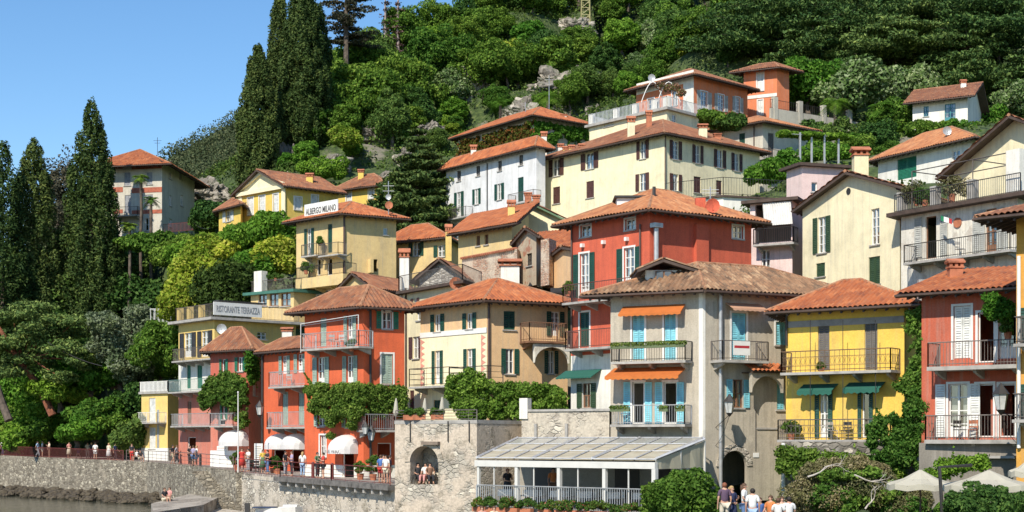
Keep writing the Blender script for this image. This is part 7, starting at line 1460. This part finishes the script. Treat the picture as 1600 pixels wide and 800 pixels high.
HAIR = dict(dark=(.02, .014, .01), brown=(.09, .045, .022), blond=(.40, .26, .11), grey=(.35, .34, .33), red=(.22, .07, .03))
def cm(c): return plain('cloth_'+c, CLR[c], .85, var=.08)
def hm(c): return plain('hair_'+c, HAIR[c], .7)
def person(p, kind, rot, shirt, bottom, style, hair, label, sc_=1., group=None):
    key = (kind, style, hair[1] if len(hair) > 1 else 0); first = key not in PROTO
    if first: PROTO[key] = build_person(kind, style == 'long', style == 'dress', .12 if key[2] else 0)
    src = PROTO[key]; o = src if first else copy_tree(src); o.location = p; o.rotation_euler[2] = rot; o.scale = (sc_,)*3; tag(o, label, 'person', group)
    cl = {'shirt': cm(shirt), 'trousers': cm(bottom), 'skirt': cm(bottom), 'hair': hm(hair[0]), 'shoes': cm('brown')}
    for c in kids(o):
        for k, v in cl.items():
            if c.name.startswith(k): c.material_slots[0].link = 'OBJECT'; c.material_slots[0].material = v
    return o
LP = [(4,2,'walk',1.2,'white','navy','long',('dark',),'person in a white shirt walking at the very left edge'), (27,3,'stand',.4,'white','lightblue','short',('dark',),'person in a pale shirt standing behind the red rail near the left edge'), (35,4.5,'sit',0,'pink','khaki','short',('brown',),'person in pink right of the pale shirted one by the left rail'), (59,3,'walk',1.5,'lightblue','grey','long',('brown',),'person in light blue walking among the group by the left rail'), (66,4,'stand',2,'white','cream','short',('blond',),'person in white beside the light blue walker'), (77,3.5,'talk',-1,'cream','brown','long',('dark',),'person in a cream top right of the white and light blue pair'),
 (108,5,'talk',.8,'pink','cream','dress',('brown',1),'person in a pink top left of the blue shirted one'), (123,3,'walk',-1.3,'blue','navy','short',('grey',),'person in a blue shirt standing out above the brown rail'), (137,4.5,'stand',.2,'cream','khaki','long',('brown',),'person in cream between the blue and black dressed ones'), (143,3.5,'stand',2.8,'black','black','long',('blond',),'person all in black left of the white dressed one at the rail'), (149,1.5,'stand',3.1,'white','white','short',('dark',),'person in white shirt and shorts leaning near the rail'), (170,1.6,'stand',-.4,'cream','white','dress',('blond',1),'person in a long pale dress by the brown rail'), (180,5,'walk',1.4,'navy','black','long',('dark',),'person in navy behind the pale dressed one'), (206,5,'stand',0,'black','red','long',('brown',),'person in black and red close to the yellow end house'), (214,1.8,'sit',-.7,'white','black','short',('brown',),'person crouching in white at the corner of the brown rail'), (219,2.2,'sit',.7,'black','cream','short',('dark',),'person crouching in black at the corner of the brown rail'),
 (270,5,'walk',1.2,'black','khaki','short',('dark',),'person in black with khaki shorts before the yellow end house'), (276,6,'walk',1.5,'grey','black','long',('brown',),'person in grey just behind the one in khaki shorts'), (297,4,'talk',.8,'black','black','long',('dark',),'person all in black at the arched door of the pink storey'), (302,3,'stand',2.5,'lilac','jeans','short',('brown',),'person in lilac by the arched door of the pink storey'), (307,4.4,'talk',-1,'white','lightblue','short',('blond',),'person in white and pale blue right of the arched door'),
 (378,3,'stand',.3,'red','red','dress',('brown',1),'person in a long red dress near the top of the steps'), (388,4,'talk',-.8,'white','grey','long',('dark',),'person in white talking beside the red dress'), (399,5.5,'sit',1,'grey','black','long',('grey',),'person in grey seated by the menu board'), (411,4,'stand',.5,'yellow','green','dress',('dark',1),'person in yellow right of the menu board'), (418,3,'talk',-1,'black','jeans','long',('dark',),'person in black top and jeans beside the yellow one'),
 (446,2.5,'stand',1.2,'black','grey','long',('dark',),'tall person in black under the left twin awning'), (456,3,'talk',-1.2,'lilac','black','long',('brown',),'person in lilac under the right twin awning'), (473,2,'stand',2.9,'white','lightblue','long',('blond',1),'person in white top and pale blue trousers near the rail'), (496,2.2,'talk',1.0,'green','black','long',('dark',),'person in dark green leaning towards the other by the tall red house'), (505,2.4,'talk',-1.2,'red','black','short',('dark',),'person in a red and black outfit facing the one in dark green'), (595,2.2,'stand',2.6,'blue','red','short',('brown',),'person in a bright blue shirt and red shorts near the arched green door'), (603,2,'stand',-.5,'white','cream','short',('dark',1),'person in white beside the bright blue shirt'), (609,2.6,'stand',1.5,'purple','khaki','short',('dark',),'person in a dark top half hidden by the bastion'), (599,4.5,'walk',.5,'white','black','long',('dark',),'person in white behind the bright blue shirt')]
for (px, off, kd, rt, sh_c, bt, st_, hr, lb) in LP: p = prom(px, off); person(p, kd, rt, sh_c, bt, st_, hr, lb, 1.0 if kd != 'sit' else .98)
jz = JZ+.0; 
for px, D, rt, a, b, lb in ((257,106,.9,'black','cream','person in black seated on the jetty, left of the two'), (265,107,-.6,'pink','cream','person in a pink top seated on the jetty, right of the two')):
    p = at(px, 0, D); p.z = jz-.42; person(p, 'sit', rt, a, b, 'short', ('brown',), lb)
GZ = lambda x, y: float(gz(x, y)[0])-.25
for px, top, D, kd, rt, a, b, st_, hr, lb in ((1132,752,55,'stand',3.3,'purple','cream','short',('red',),'person in a dark purple top and cream shorts, leftmost of the near group'), (1143,757,55.5,'talk',.6,'navy','navy','dress',('blond',1),'person in a navy dress holding on to the purple topped one'), (1163,753,55,'talk',1.2,'white','jeans','long',('brown',1),'person in white and jeans with brown hair, left of the white shirted back'), (1176,761,54.5,'stand',3.0,'white','lightblue','long',('dark',),'person in a white shirt seen from behind in light jeans'), (1187,775,58,'sit',.5,'blue','jeans','long',('brown',),'person in blue seated right of the white shirted pair'), (1204,772,57,'sit',-.8,'orange','brown','short',('brown',),'bare shouldered person in orange seated left of the white shirted pair'), (1216,776,56,'sit',2.8,'white','khaki','long',('brown',),'person in white seated with back turned, left of the last one'), (1233,774,56,'sit',3.2,'white','jeans','long',('dark',),'person in white seated with back turned at the right end of the group'), (1222,774,58.5,'sit',0,'cream','khaki','short',('brown',1),'person in cream seated facing the two white backs')):
    p = at(px, top, D); hgt = 1.74 if kd != 'sit' else 1.24; p.z -= hgt; person(p, kd, rt, a, b, st_, hr, lb)
p = at(793, 0, 75); p.z = ZD; person(p, 'talk', .5, 'black', 'black', 'dress', ('red',), 'waitress all in black with red hair inside the veranda')
p = at(864, 0, 76); p.z = ZD; person(p, 'stand', .2, 'orange', 'brown', 'long', ('dark',), 'person in orange standing deeper inside the veranda')
for px, rt, a, b, lb in ((653,.4,'black','black','person in black sitting in the arched niche of the bastion'), (665,-.4,'white','pink','person in white sitting in the arched niche of the bastion'), (672,.2,'brown','black','person in brown sitting at the right of the arched niche')):
    fL = next(q for q in HS if q.root.name == 'stone_bastion').L; u, _ = fL.hit(px, -.7); z0 = [o_ for o_ in fL.op][0][2]; p = fL.P(u, -.7, z0); person(p, 'sit', rt, a, b, 'long', ('dark',), lb)
for px in (753, 772):
    p = at(px, 792, 67); p.z = 1.2; person(p, 'sit', .3, 'pink' if px < 760 else 'cream', 'khaki', 'short', ('brown',), 'person in %s sitting below the veranda flower boxes' % ('pink' if px < 760 else 'cream'))
